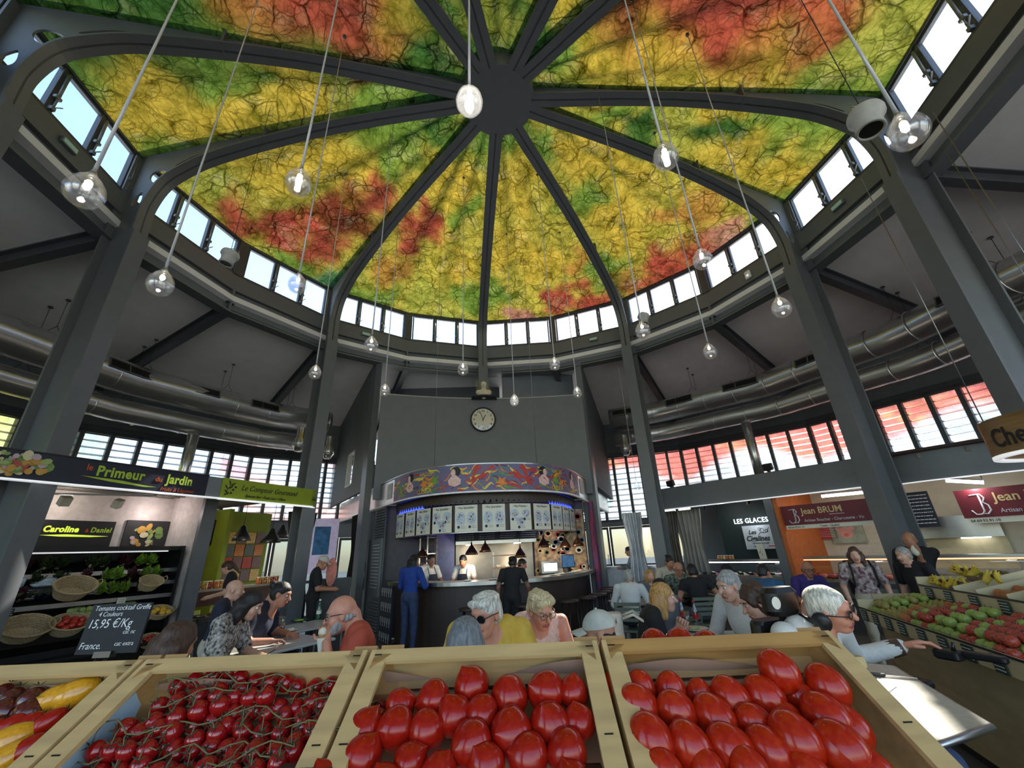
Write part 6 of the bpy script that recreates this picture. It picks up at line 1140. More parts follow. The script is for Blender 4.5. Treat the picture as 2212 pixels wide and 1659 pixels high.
def mkhair(p, style, col, h=None):
    sd = SDF(); s = p['s']; H, Rh = p['H'], p['Rh']; e = lambda c, r, k=.02: sd.ell(H(c), np.array(r)*s, 0, k*s, Rh); h = h or (.007 if s else .01)
    if style == 'fringe':                                   # bald on top
        for t in (-1, 1): e((t*.066, -.035, -.022), (.009, .04, .024))
        e((0, -.09, -.025), (.055, .012, .03))
    else:
        e((0, -.016, .04), (.079, .097, .081))
        if style in ('short', 'cropped'): e((0, -.05, -.01), (.078, .062, .07))
        if style == 'tousled':
            e((0, -.05, -.005), (.08, .064, .07)); r = random.Random(3)
            for i in range(18): a = r.random()*2*PI; e((.058*math.cos(a), -.012+.075*math.sin(a), .076+.01*r.random()), (.022, .024, .016), .01)
            e((-.03, .062, .075), (.045, .026, .022)); e((.035, .058, .072), (.04, .026, .022))
        if style in ('bob', 'long', 'mid'):
            e((0, -.035, -.02), (.092, .085, .115)); 
            for t in (-1, 1): e((t*.075, -.022, -.05), (.022, .036, .09))
        if style == 'bob': e((0, -.03, -.06), (.1, .082, .075))
        if style in ('long', 'mid'):
            L = .26 if style == 'long' else .17
            for t in (-1, 0, 1): sd.cap(H((t*.055, -.06, -.02)), H((t*.06, -.07, -.05-L)), .055*s, .034*s, 0, .03*s)
            if style == 'mid':
                for t in (-1, 1): sd.cap(H((t*.078, -.012, -.02)), H((t*.08, -.005, -.15)), .022*s, .017*s, 0, .03*s)
        if style == 'bun': e((0, -.05, -.01), (.078, .062, .07)); e((0, -.11, .06), (.045, .045, .045))
        if style == 'curly':
            r = random.Random(5); e((0, -.04, 0), (.092, .09, .1))
            for i in range(40): a, b = r.random()*2*PI, r.uniform(-.5, 1.2); e((.085*math.cos(a)*math.cos(b), -.03+.085*math.sin(a)*math.cos(b), .02+.09*math.sin(b)), (.026, .026, .026), .01)
        if style == 'pony': e((0, -.05, -.01), (.078, .062, .07)); sd.cap(H((0, -.1, .03)), H((0, -.16, -.16)), .035*s, .02*s, 0, .02*s)
    fr = .078 if style in ('cropped', 'short') else .07
    if style != 'fringe': sd.sub(H((0, .085, -.03)), np.array((fr-.012, .075, .085 if style != 'short' else .09))*s, Rh)
    V, F, mv = sd.mesh(h, .0035, (), 60); link(npmesh('hair', V, F, [HAIR[col]]), 'hair', p['root'])
def mkglasses(p, kind):
    HM, root = p['HM'], p['root']; dark = kind == 'sun'; fm_ = BLACK if dark or kind == 'dark' else mat('thin_frame', (120, 104, 84), .3, .6)
    g = MB(HM)
    for t in (-1, 1):
        P = [(t*.033+.026*math.cos(a), .097, .004+.019*math.sin(a)) for a in np.linspace(0, 2*PI, 14, endpoint=False)]; g.tube(P, .0028, 5, closed=True); g.tube([(t*.058, .094, .008), (t*.078, .05, .012), (t*.083, -.01, .008)], .0028, 5)
    g.tube([(-.009, .099, .008), (.009, .099, .008)], .0025, 5); o = g.build('glasses', fm_, root)
    for t in (-1, 1): MB(HM).lathe([(.001, .0), (.026, 0), (.026, .002), (.001, .002)], 14, M=TR(t*.033, .096, .004)@SCL(1, 1, .74)@RX(-PI/2), sm=False).build('lens', LENS if dark else GLASS, o)
def decal(p, txt, size, at, mt, name='shirt_print', xs=1., rotz=0):
    """lettering laid on the cloth: drop every vertex onto the body surface"""
    from mathutils.bvhtree import BVHTree
    me = p['me']; bv = BVHTree.FromPolygons([v.co for v in me.vertices], [tuple(q.vertices) for q in me.polygons])
    m = textmesh(txt, size, mt, ext=0, xs=xs, align='CENTER', bold=.001); fw = Vector(p['fw']); 
    for v in m.vertices:
        q = np.array(v.co); o = Vector(p['g'](at))+Vector((-q[0], .4, q[2])); h_ = bv.ray_cast(o, Vector((0, -1, 0)), 1.); v.co = (h_[0]+Vector((0, .004, 0))) if h_[0] else o
    return link(m, name, p['root'])
WHTC = cloth('white', (214, 212, 206)); BLKC = cloth('black', (26, 26, 28)); NVYC = cloth('navy', (34, 40, 58)); DENIM = cloth('denim', (52, 66, 96), var=.25); GRYC = cloth('grey', (96, 98, 102)); YELC = cloth('yellow', (206, 168, 66)); ORGC = cloth('coral', (176, 76, 54)); PNKC = cloth('pink', (226, 176, 158), col2=(236, 206, 190), scale=40); LEOP = cloth('leopard', (38, 34, 34), col2=(196, 188, 178), scale=34, detail=1); FLOR = cloth('floral', (186, 172, 166), col2=(92, 54, 62), scale=22, detail=1); BLUC = cloth('blue', (44, 84, 120)); PURC = cloth('purple', (66, 50, 120)); CHKC = cloth('check', (150, 150, 148), col2=(80, 84, 90), scale=30, detail=1); LYEL = cloth('lime_yellow', (196, 196, 70)); BLUES = cloth('bright_blue', (30, 62, 140)); PATC = cloth('pattern', (36, 40, 44), col2=(120, 130, 110), scale=26, detail=1); BEIG = cloth('beige', (186, 176, 156)); LINEN = cloth('linen', (206, 204, 198), var=.06, scale=60)
# ------------------------------------------------------------------ the crowd
N_ = .0085
person('A', 'elderly man in a white linen shirt, dark glasses and wrist cuff, slumped in a wheelchair', (1776, 1262), 3.35, 168, LINEN, DENIM, 'r', True, .06, -.1, (-.35, .12, .4), ('short', 'white'), ((-.6, .1, .33), (.0, .36, .27)), 2, N_, True, (.5, .8), False, 'sun', .03, smin=1.06, hd=(-.03, .05, -.065), wide=1.05)
person('B', 'woman in a white T-shirt with wavy brown hair leaning over the table', (1622, 1262), 4.05, -72, WHTC, NVYC, 'f', True, .35, 0, (-.1, .35, .1), ('curly', 'brown'), ((-.16, .46, .12), (.1, .48, .12)), .75, N_, True, (.8, .8), True, hd=(0, .04, -.05))
person('C', 'grey-haired man in a white shirt behind the woman in the white T-shirt', (1566, 1232), 4.7, -108, LINEN, GRYC, 'f', True, .2, 0, (.1, .2, 0), ('short', 'grey'), (None, None), 2, N_, True, (.8, .8), True, hd=(0, .03, -.05))
person('D', 'blond woman in a black T-shirt with hands clasped, wearing pack straps', (1428, 1258), 4.45, 110, BLKC, BLKC, 'f', True, .3, 0, (0, .05, 0), ('mid', 'blond'), ((-.03, .34, .33), (.02, .33, .32)), .7, N_, True, (1.1, 1.1), True, palms=((1, 0, 0), (-1, 0, 0)), hd=(0, .03, -.05))
person('E', 'person in a pale baseball cap and yellow T-shirt seen from behind', (1288, 1320), 2.95, -70, LYEL, GRYC, 't', True, .15, 0, (-.1, .1, 0), ('fringe', 'dark'), (None, None), .6, N_, False, hd=(0, .02, -.06))
person('F', 'woman with short blond hair, thin glasses and a pink camisole looking at a phone', (1165, 1275), 3.55, 174, PNKC, GRYC, 'r', True, .08, 0, (-.3, .4, .1), ('tousled', 'ash'), ((-.1, .3, .17), (.04, .3, .12)), .1, N_, True, (.6, .6), True, 'clear', .07, bust=1, belly=.03, bare=True, palms=((0, .4, 1), (0, .4, 1)), hd=(0, .05, -.08))
person('G', 'grey-haired man in sunglasses and a yellow printed T-shirt', (1048, 1278), 3.02, 188, YELC, GRYC, 'r', True, .06, 0, (.5, .18, 0), ('tousled', 'white'), (None, (.16, .32, .1)), .8, N_, True, (.7, .7), False, 'sun', .02, belly=.03, hd=(0, .07, -.085))
person('H', 'person with a smooth silver bob seen from behind, one hand raised', (1006, 1330), 2.45, 6, GRYC, GRYC, 'f', True, .1, 0, (0, .05, 0), ('bob', 'silver'), ((-.3, .1, .36), None), .9, N_, True, (.35, .6), palms=((0, -1, 0), None), spread=(.7, 0))
person('J', 'bald bearded man with glasses in a coral T-shirt eating an ice cream cone', (741, 1286), 3.85, -106, ORGC, NVYC, 'r', True, .12, 0, (0, .15, 0), ('fringe', 'grey'), ((-.05, .25, .42), (.1, .3, .1)), .85, N_, True, (1.1, .7), True, 'dark', 0, belly=.05, wide=1.1, palms=((1, 0, 0), None), hd=(0, .05, -.06))
person('K', 'woman in a leopard print blouse with dark hair bent over her phone', (548, 1275), 5.4, 88, LEOP, GRYC, 'f', True, .3, 0, (0, .45, 0), ('mid', 'dark'), ((-.05, .42, .14), (.12, .42, .14)), .85, .0105, True, (.7, .7), True, hd=(0, .04, -.05))
person('L', 'woman in a navy shirt with dark hair tied up eating from a plate', (612, 1257), 6.1, 92, NVYC, NVYC, 't', True, .3, 0, (0, .3, 0), ('bun', 'black'), (None, None), 1.2, .0105, True, (.8, .8), True, None, .06, hd=(0, .04, -.05))
person('M', 'bald man in a navy T-shirt at the table before the deli counter', (512, 1252), 7.3, 75, NVYC, BEIG, 'f', True, .12, 0, (.1, .05, 0), None, (None, None), .7, .012)
person('N', 'dark brown haired person turned away behind the left crates', (395, 1340), 3.5, 20, BLKC, GRYC, 't', True, .2, 0, (0, .2, .15), ('long', 'brown'), (None, None), .7, .0105)
person('O', 'deli assistant in black with tied hair looking down', (493, 1212), 10.2, -110, BLKC, BLKC, 'f', False, .1, 0, (0, .4, 0), ('pony', 'brown'), ((-.15, .3, .12), (.15, .3, .12)), .6, .014)
person('P', 'man in black shirt, shorts and pale cap standing by the dark stand', (700, 1201), 9.2, 75, BLKC, BLKC, 't', False, .05, 0, (0, .35, 0), None, ((-.12, .3, .15), (.12, .3, .15)), .7, .014)
person('Q', 'woman in a blue sweatshirt and jeans with long black hair at the bar', (896, 1198), 8.35, 35, BLUES, DENIM, 't', False, .02, 0, (0, .15, 0), ('long', 'black'), ((-.15, .28, .22), (.15, .3, .2)), 2, .012)
person('R', 'waitress all in black with a bun at the bar, back turned', (1108, 1201), 8.0, 15, BLKC, BLKC, 'd', False, .06, .06, (.3, .1, 0), ('bun', 'black'), (None, (.32, .22, -.02)), .5, .012)
person('S1', 'bearded cook in a white T-shirt greeting across the bar', (932, 1197), 9.3, 140, WHTC, BLKC, 'd', False, .05, 0, (.2, .1, 0), ('short', 'black'), ((-.2, .3, .1), (.2, .3, .1)), .6, .013)
person('S2', 'cook in a white T-shirt and black apron working under a copper lamp', (1000, 1199), 9.35, 200, WHTC, BLKC, 't', False, .1, 0, (0, .4, 0), ('cropped', 'black'), ((-.2, .3, .05), (.2, .3, .05)), .6, .013)
person('S3', 'cook in white bending down behind the waitress', (1128, 1207), 8.95, 110, WHTC, BLKC, 't', False, .45, 0, (0, .3, 0), ('cropped', 'dark'), (None, None), .6, .014)
person('T', 'grey-haired man in a white shirt on a green slatted chair, back turned', (1357, 1229), 7.5, 35, LINEN, NVYC, 't', True, .1, 0, (.2, .1, 0), ('short', 'grey'), (None, None), 1.3, .012)
person('U', 'woman with long auburn hair facing the man in the white shirt', (1402, 1229), 8.3, 190, GRYC, GRYC, 'f', True, .1, 0, (0, .1, 0), ('long', 'blond'), (None, None), .7, .013)
person('V', 'dark-haired woman half hidden behind the blond woman', (1421, 1249), 6.0, -30, GRYC, NVYC, 'f', True, .1, 0, (0, .2, 0), ('long', 'black'), (None, None), .7, .0125)
person('W', 'bald man with dark glasses in a patterned shirt at the dark table', (1463, 1214), 8.7, 185, PATC, BLKC, 't', True, .12, 0, (0, .25, 0), ('fringe', 'dark'), (None, None), .7, .013, glasses='dark')
person('X', 'dark-haired man in a black sleeveless top, back turned', (1491, 1218), 8.1, 10, BLKC, GRYC, 't', True, .1, 0, (0, .1, 0), ('cropped', 'black'), (None, (.3, .25, .14)), .3, .0125)
person('Y', 'person in a black flat cap by the ice cream cabinet', (1568, 1219), 8.9, 95, BLKC, BLKC, 't', True, .1, 0, (0, .1, 0), ('fringe', 'black'), (None, None), .7, .014)
person('Z', 'dark-haired man in a blue T-shirt with a hand to his face', (1646, 1219), 7.9, 45, BLUC, GRYC, 't', True, .15, 0, (.5, .1, 0), ('cropped', 'dark'), (None, (.1, .2, .45)), .8, .0125)
person('AA', 'woman with tied hair at the far high table by the drapes', (1444, 1200), 10.0, 185, BEIG, BLKC, 't', True, .1, 0, (0, .3, 0), ('bun', 'dark'), (None, None), .8, .015, smin=.8)
person('BB', 'man in a checked shirt standing at the white bar', (1356, 1181), 12.2, -75, CHKC, GRYC, 'f', False, .03, 0, (0, .2, 0), ('short', 'brown'), ((-.1, .35, .2), (.1, .35, .2)), 1.6, .016)
person('DD', 'bald man with glasses in a purple polo shirt before the meat display', (1740, 1212), 8.3, 190, PURC, GRYC, 't', True, .05, 0, (0, .15, 0), ('fringe', 'brown'), (None, None), .7, .013, glasses='dark')
person('EE', 'woman in a floral blouse with a dark backpack near the fruit stand', (1841, 1181), 7.6, 215, FLOR, BEIG, 'f', False, .02, .03, (.2, .05, 0), ('mid', 'brown'), (None, None), .7, .012)
person('FF', 'tall bald man in black raising a white cloth to his mouth', (1958, 1149), 8.3, 235, BLKC, BLKC, 't', False, .05, 0, (0, .1, 0), ('fringe', 'grey'), ((-.05, .2, .42), None), .6, .0125)
person('GG', 'grey-haired woman facing the meat counter beside the man in black', (1944, 1181), 7.6, -95, BLKC, BLKC, 'f', False, .1, 0, (0, .1, 0), ('short', 'grey'), (None, None), .7, .013)
# ---- what they wear, hold and carry
def capthing(p, name, label, mt, R=None):
    HM = p['HM'] if R is None else p['HM']@R; g = thing(name, label, 'cap', HM)
    mb = MB(HM); grid(mb, lambda u, v: (.086*math.cos(2*PI*u)*math.cos(v*PI/2), -.012+.106*math.sin(2*PI*u)*math.cos(v*PI/2), .028+.1*math.sin(v*PI/2)), 28, 8); mb.build('crown', mt, g)
    mb = MB(HM); grid(mb, lambda u, v: ((.08+.004*v)*math.sin((u-.5)*2.4), .06+.035*math.cos((u-.5)*2.4)+v*.075*math.cos((u-.5)*1.6), .034-.012*v-.02*(2*u-1)**2), 14, 4); grid(mb, lambda u, v: ((.08+.004*v)*math.sin((u-.5)*2.4), .06+.035*math.cos((u-.5)*2.4)+v*.075*math.cos((u-.5)*1.6), .038-.012*v-.02*(2*u-1)**2), 14, 4); mb.build('brim', mt, g)
    MB(HM).ell((0, -.01, .13), .008).build('button', mt, g); return g
g = capthing(PEOPLE['E'], 'baseball_cap', 'pale grey baseball cap with a dark opening at the back', cloth('capgrey', (186, 184, 170)))
mb = MB(PEOPLE['E']['HM']); grid(mb, lambda u, v: (.03*math.cos(PI*u)*(1), -.119-.004*math.sin(PI*u), .035+.032*math.sin(PI*u)*v), 8, 2); mb.build('back_opening', BLACK, g)
capthing(PEOPLE['P'], 'baseball_cap', 'pale cap worn by the man in black shorts', cloth('cappale', (190, 186, 176))); capthing(PEOPLE['Y'], 'flat_cap', 'black flat cap near the ice cream cabinet', BLKC)
G = PEOPLE['G']
for i, t in enumerate(('DENIM', 'NORTHWIND', 'ANTHWIN', 'OUTDOOR')): decal(G, t, .055, np.array((0, 0, .27-.052*i)), INK, xs=1.1)
def phone(p, wi, label, dx=(0, .06, .03), rot=.5):
    el, w = p['wr'][wi]; M = p['M']@TR(*p['g'](w+np.array(dx)))@RX(rot); g = thing('phone', label, 'phone', M); MB(M).rbox((0, 0, 0), (.072, .15, .009), .01).build('phone_body', BLACK, g); MB(M).box(-.031, .031, -.068, .068, .0045, .0052).build('screen', mat('phone_screen', (150, 160, 170), .1), g)
phone(PEOPLE['F'], 0, 'smartphone in the hands of the woman in pink', (.05, .1, .03), .9); phone(PEOPLE['K'], 1, 'dark smartphone held by the woman in leopard print', (-.07, .1, .03), .5)
J = PEOPLE['J']; el, w = J['wr'][0]; M = J['M']@TR(*J['g'](w+np.array([.02, .03, .02])))
ic_ = thing('ice_cream_cone', 'ice cream cone in a paper napkin at the bald man\'s mouth', 'ice cream', M); MB(M).lathe([(.004, -.1), (.028, .03), (.03, .035)], 14).build('cone', mat('wafer', (196, 150, 96), .7), ic_); MB(M).ell((0, 0, .045), (.032, .032, .035)).build('scoop', ICE[0], ic_); MB(M).lathe([(.012, -.11), (.036, .0), (.038, .012)], 9, sm=False).build('napkin', CREAM, ic_)
sd = SDF(); H, Rh, s = J['H'], J['Rh'], J['s']
for c_, r_ in (((0, .05, -.085), (.045, .035, .035)), ((.04, .03, -.06), (.022, .035, .04)), ((-.04, .03, -.06), (.022, .035, .04))): sd.ell(H(c_), np.array(r_)*s, 0, .02, Rh)
V, F, mv = sd.mesh(.007, .002, (), 60); link(npmesh('beard', V, F, [HAIR['grey']]), 'beard', J['root'])
# FF cloth
p = PEOPLE['FF']; el, w = p['wr'][0]; MB(p['M']@TR(*p['g'](w+np.array([.02, .05, .06])))).ell((0, 0, 0), (.045, .045, .07)).build('paper_napkin', CREAM, None, 'white napkin held up by the man in black', 'napkin')
# backpacks
def pack(p, label, mt, size=(.15, .09, .22), off=(0, -.2, .28)):
    M = p['M']@TR(*p['g'](np.array(off))); g = thing('backpack', label, 'backpack', M); MB(M).rbox((0, 0, 0), (size[0]*2, size[1]*2, size[2]*2), .05).build('pack_body', mt, g); MB(M).rbox((0, -size[1], -size[2]*.3), (size[0]*1.5, .05, size[2]*.9), .02).build('front_pocket', mt, g)
    for t in (-1, 1): MB(M).tube([(t*.09, size[1], size[2]*.8), (t*.11, size[1]+.1, size[2]*.98), (t*.12, size[1]+.23, size[2]*.55), (t*.13, size[1]+.2, -size[2]*.3), (t*.11, size[1], -size[2]*.7)], .014, 6).build('strap', mt, g)
pack(PEOPLE['D'], 'cream backpack with pale straps worn by the blond woman', cloth('packcream', (206, 198, 180)), (.11, .08, .19), (0, -.2, .27)); pack(PEOPLE['EE'], 'dark backpack worn by the woman in the floral blouse', BLKC)
# aprons
for k in ('S1', 'S2'):
    p = PEOPLE[k]; M = p['M']; g_ = p['g']; g = thing('apron', 'black bib apron of the '+('greeting' if k == 'S1' else 'working')+' cook', 'apron', M); mb = MB(M); grid(mb, lambda u, v: tuple(g_((((u-.5)*(.2+.14*min(1, v*2.2))), .15+.02*math.cos((u-.5)*3)+.03*(1-v), .34-.75*v))), 8, 10); mb.build('bib', NVYC, g)
    for t in (-1, 1): MB(M).tube([g_((t*.09, .17, .33)), g_((t*.085, .1, .47)), g_((t*.05, -.02, .5))], .008, 5).build('strap', NVYC, g)
# ---- wheelchair of A
A = PEOPLE['A']; M = A['M']; gA = A['g']; up = A['up']; wc = thing('wheelchair', 'powered wheelchair with a thick black headrest and joystick', 'wheelchair', M)
MB(M@TR(*gA((-.02, -.02, -.13)))).rbox((0, .18, 0), (.5, .52, .09), .04).build('seat', BLACK, wc); MB(M@TR(*gA((-.02, -.16, .22)))@RX(-.1)).rbox((0, 0, 0), (.48, .09, .62), .04).build('backrest', BLACK, wc)
hr = A['hc']+np.array([.1, -.15, .03]); MH = M@TR(*gA(hr)); mb = MB(MH); mb.rbox((.015, -.05, 0), (.26, .12, .16), .06, k=6); mb.build('headrest', BLACK, wc); MB(MH).bar((0, -.07, -.05), (0, -.08, -.3), .03, .03).build('headrest_post', BLACK, wc)
MB(MH@TR(.12, .012, .0)@RX(-PI/2)).lathe([(.001, .0), (.035, .0), (.035, .002), (.001, .0025)], 16, sm=False).build('round_sticker', CREAM, wc)
for t in (-1, 1):
    MB(M@TR(*gA((t*.31, .2, .24)))).rbox((0, 0, 0), (.07, .36, .04), .02).build('armrest', BLACK, wc); MB(M).bar(gA((t*.31, .05, .23)), gA((t*.31, .05, -.2)), .03, .03).build('armrest_post', BLACK, wc)
    MB(M@TR(*(gA((t*.3, -.05, 0))*np.array([1, 1, 0])+[0, 0, .17]))@RY(PI/2)).lathe([(.06, -.03), (.17, -.03), (.17, .03), (.06, .03)], 24).build('drive_wheel', BLACK, wc); MB(M@TR(*(gA((t*.24, .42, 0))*np.array([1, 1, 0])+[0, 0, .09]))@RY(PI/2)).lathe([(.03, -.02), (.09, -.02), (.09, .02), (.03, .02)], 18).build('caster', BLACK, wc)
el, w = A['wr'][0]; MJ = M@TR(*gA(w+np.array([-.1, .16, -.02]))); MB(MJ).rbox((0, 0, 0), (.09, .13, .05), .02).build('control_box', BLACK, wc); MB(MJ).tube([(0, .03, .02), (0, .04, .07)], [.012, .008], 8).build('joystick', BLACK, wc); MB(MJ).rbox((-.03, .15, .01), (.05, .2, .035), .02).build('grip_arm', BLACK, wc)
MB(M@TR(*(gA((0, 0, 0))*np.array([1, 1, 0])))).box(-.22, .22, -.2, .35, .12, .34).build('chassis', BLACK, wc)
MB(M@AX(gA(el+(w-el)*.72), w-el)).lathe([(.046, 0), (.05, .01), (.047, .075), (.043, .08)], 16).build('wrist_cuff', mat('brown_leather', (70, 54, 44), .4), None, 'brown leather wrist cuff of the man in the wheelchair', 'cuff')
MB(M@TR(*gA(np.array([-.2, .3, .13])))).ell((0, 0, 0), (.11, .12, .06), n=16, k=9).build('red_bundle', cloth('redcloth', (140, 30, 44)), None, 'crumpled red cloth bundle on the wheelchair man\'s lap', 'cloth')
mb = MB(A['HM']); 
for t in (-1, 1): mb.ell((t*.088, -.005, -.012), (.03, .04, .045))
mb2 = MB(A['HM']); mb2.tube([(-.09, -.01, .03), (-.07, -.03, .1), (0, -.03, .135), (.07, -.03, .1), (.09, -.01, .03)], .006, 6)
hp_ = thing('ear_pads', 'black round ear pad beside the wheelchair man\'s face', 'headrest', A['HM']); MB(A['HM']).ell((.1, -.02, -.02), (.03, .045, .05), n=14, k=9).build('pad', BLACK, hp_); MB(A['HM']).tube([(.1, -.05, -.03), (.06, -.13, -.03)], .012, 6).build('pad_arm', BLACK, hp_)
for i in range(6): q = A['up']*(.42-.075*i)+A['fw']*(.145-.006*i if i else .12); MB(M@AX(gA(q+np.array([.0, 0, 0])), A['fw'])).lathe([(.001, 0), (.007, 0), (.007, .003), (.001, .0035)], 8, sm=False).build('button', INK, A['root'])
# ---- chairs for the seated guests
CHG = mat('chair_green', (88, 98, 82), .5); 
def make_chair(seat):
    t = thing('bistro_chair', None, 'chair', I4); B = I4
    MB().rbox((0, 0, seat-.015), (.42, .42, .03), .04).build('seat', CHG, t)
    for x, y in ((-.18, .18), (.18, .18)): MB().tube([(x, y, seat-.03), (x*1.08, y*1.08, 0)], .012, 8).build('leg', CHG, t)
    for x in (-.19, .19): MB().tube([(x*1.08, -.23, 0), (x, -.19, seat), (x*.98, -.24, seat+.38)], .012, 8).build('rear_leg', CHG, t)
    for z in (.12, .19, .26, .33): MB().box(-.18, .18, -.235-.02*(z-.1), -.215-.02*(z-.1), seat+z, seat+z+.045).build('back_slat', CHG, t)
    return t
base_chair = None
DESC = dict(B='under the woman in the white T-shirt', C='under the grey-haired man in white', D='under the blond woman', E='under the person in the pale cap', F='under the woman in pink', G='under the man in the yellow T-shirt', H='under the person with the silver bob', J='under the man in the coral T-shirt', K='under the woman in leopard print', L='under the woman in the navy shirt', M='under the bald man in navy', N='under the brown-haired person', T='under the man in the white shirt with back turned', U='under the auburn-haired woman', V='under the half hidden dark-haired woman', W='under the man in the patterned shirt', X='under the man in the sleeveless top', Y='under the person in the flat cap', Z='under the man in the blue T-shirt', AA='under the woman by the drapes', DD='under the man in purple')
for k, w in DESC.items():
    p = PEOPLE[k]; sz = p['pz']-.115*p['s']
    if base_chair is None: base_chair = make_chair(.45); c = base_chair; c.matrix_world = Matrix((p['M']@TR(0, -.02, 0)@SCL(1, 1, sz/.45)).tolist()); tag(c, 'green slatted bistro chair '+w, None, 'bistro chairs'); PM[c] = p['M']
    else: dup(base_chair, p['M']@TR(0, -.02, 0)@SCL(1, 1, sz/.45), 'green slatted bistro chair '+w, 'bistro chairs')
# ------------------------------------------------------------------ tables and what stands on them
TTOP = mat('table_white', (176, 178, 176), .3, 0, .05, 8); TLEG = mat('table_leg', (110, 112, 108), .4, .4)
def table(c, w, dpt, z, rz, label, mt=TTOP, poly=None):
    M = TR(c[0], c[1], 0)@RZ(rz); t = thing('cafe_table', label, 'table', M); MB(M).rbox((0, 0, z-.012), (w, dpt, .024), .03).build('table_top', mt, t)
    for x in (-1, 1):
        for y in (-1, 1): MB(M).tube([(x*(w/2-.06), y*(dpt/2-.06), z-.025), (x*(w/2-.04), y*(dpt/2-.04), 0)], .015, 8).build('leg', TLEG, t)
    return M
plate_prof = [(.001, .004), (.07, .004), (.11, .016), (.112, .019), (.07, .009), (.001, .008)]
def plate_(p, sc, label, food=None, mt=CREAM, n=6):
    M = TR(*p); g = thing('plate', label, 'plate', M); MB(M).lathe(plate_prof, 22, M=SCL(sc)).build('dish', mt, g)
    if food is not None: q = bumpy(int(p[0]*100) % 50, 10, 7, .3, (.05*sc, .04*sc, .018)); m2 = MB(M@TR(0, 0, .018)); m2.add(q.verts(), q.f, 0, True); m2.build('food', food, g)
GLS = glass('table_glass', (.94, .96, .96), .16)
def tumbler(p, label, h=.1, drink=None):
    M = TR(*p); g = thing('drinking_glass', label, 'glass', M); MB(M).lathe([(.001, .004), (.026, .004), (.034, h), (.0355, h), (.028, 0), (.001, 0)], 16).build('glass_wall', GLS, g)
    if drink is not None: MB(M).lathe([(.001, .006), (.025, .006), (.03, h*.6), (.001, h*.6)], 14).build('drink', drink, g)
COLA = mat('cola', (40, 18, 12), .1, coat=.4); REDL = mat('red_label', (176, 34, 36), .5); BGREEN = mat('green_bottle', (40, 84, 56), .12, coat=.5)
def bottle(p, label, body=GLS, lab=REDL, k=1., fill=None):
    M = TR(*p)@SCL(k); g = thing('bottle', label, 'bottle', M); MB(M).lathe([(.001, 0), (.03, 0), (.033, .02), (.03, .07), (.033, .12), (.022, .17), (.012, .2), (.012, .235), (.001, .235)], 16).build('bottle_body', body, g); MB(M).lathe([(.0335, .065), (.0315, .085), (.0325, .115), (.0345, .118)], 16).build('paper_label', lab, g); MB(M).lathe([(.001, .242), (.014, .242), (.015, .222), (.013, .222)], 12).build('bottle_cap', lab, g)
    if fill is not None: MB(M).lathe([(.001, .004), (.029, .006), (.027, .06), (.001, .06)], 12).build('drink', fill, g)
z1 = .79
c1 = onz(1545, 1380, z1); table(c1, 1.0, .8, z1, -.35, 'pale cafe table between the blond woman and the woman in white'); T1 = lambda x, y: onz(x, y, z1+.001)
plate_(T1(1500, 1362), 1.25, 'oval white plate with fish scraps on the pale table', ICE[3]); plate_(T1(1470, 1382), .7, 'small side plate with a paper napkin on the pale table', CREAM); plate_(T1(1568, 1382), .75, 'small black bowl with a spoon on the pale table', CREAM, BLACK)
bottle(T1(1507, 1352), 'empty glass cola bottle with red label on the pale table'); bottle(T1(1478, 1346), 'glass cola bottle behind the drinking glass on the pale table', fill=COLA); tumbler(T1(1487, 1352), 'tall glass with a straw beside the cola bottles', .14)
cF = ond(1100, 1400, 2.85); table(cF, .8, .7, .74, .2, 'cafe table of the man in yellow and the woman in pink'); zf = .741
for i, (x, y, lab) in enumerate(((1092, 1390, 'tumbler before the man in the yellow T-shirt'), (1148, 1388, 'tumbler before the woman in pink'), (1160, 1384, 'second tumbler beside the phone'))): q = ond(x, y, 2.7+.05*i); tumbler((q[0], q[1], zf), lab, .12)
zl = .76; cl = onz(600, 1392, zl); table(cl, 1.0, .7, zl, .9, 'white table before the woman in leopard print'); cl2 = onz(655, 1352, zl); table(cl2, .95, .7, zl, .9, 'white table before the woman in the navy shirt'); TL = lambda x, y: onz(x, y, zl+.001)
bottle(TL(596, 1372), 'cola bottle with red label before the woman in leopard print', fill=COLA); tumbler(TL(608, 1368), 'glass of cola beside the plate on the white table', .12, COLA); tumbler(TL(593, 1372), 'short glass of cola by the red-labelled bottle', .07, COLA); plate_(TL(628, 1363), .8, 'white plate of whipped cream dessert on the white table', ICE[4])
plate_(TL(645, 1343), 1.3, 'dark oval plate with lettuce before the woman in navy', LET[0], BLACK); bottle(TL(687, 1338), 'tall green water bottle at the edge of the white table', BGREEN, CREAM, 1.15); tumbler(TL(610, 1350), 'empty tumbler before the woman in navy', .11)
cl3 = onz(555, 1420, .76); cl3 = ond(560, 1405, 4.0); table(cl3, .8, .6, .74, .6, 'white table with a glass jug behind the left crates'); q = cl3*np.array([1, 1, 0])+np.array([.12, -.1, .741])
M = TR(*q); g = thing('water_jug', 'flared glass water jug on the table behind the left crates', 'jug', M); MB(M).lathe([(.001, .004), (.05, .004), (.055, .06), (.03, .13), (.045, .2), (.047, .2), (.033, .13), (.058, .06), (.053, 0), (.001, 0)], 18).build('jug_wall', GLS, g); tumbler((q[0]+.1, q[1], q[2]), 'empty tumbler beside the glass jug', .1)
cW = onz(1475, 1283, .74); table(cW, 1.1, .8, .74, -.3, 'dark wooden table of the men by the ice cream cabinet', mat('dark_wood_top', (70, 52, 40), .4, 0, .2, 3))
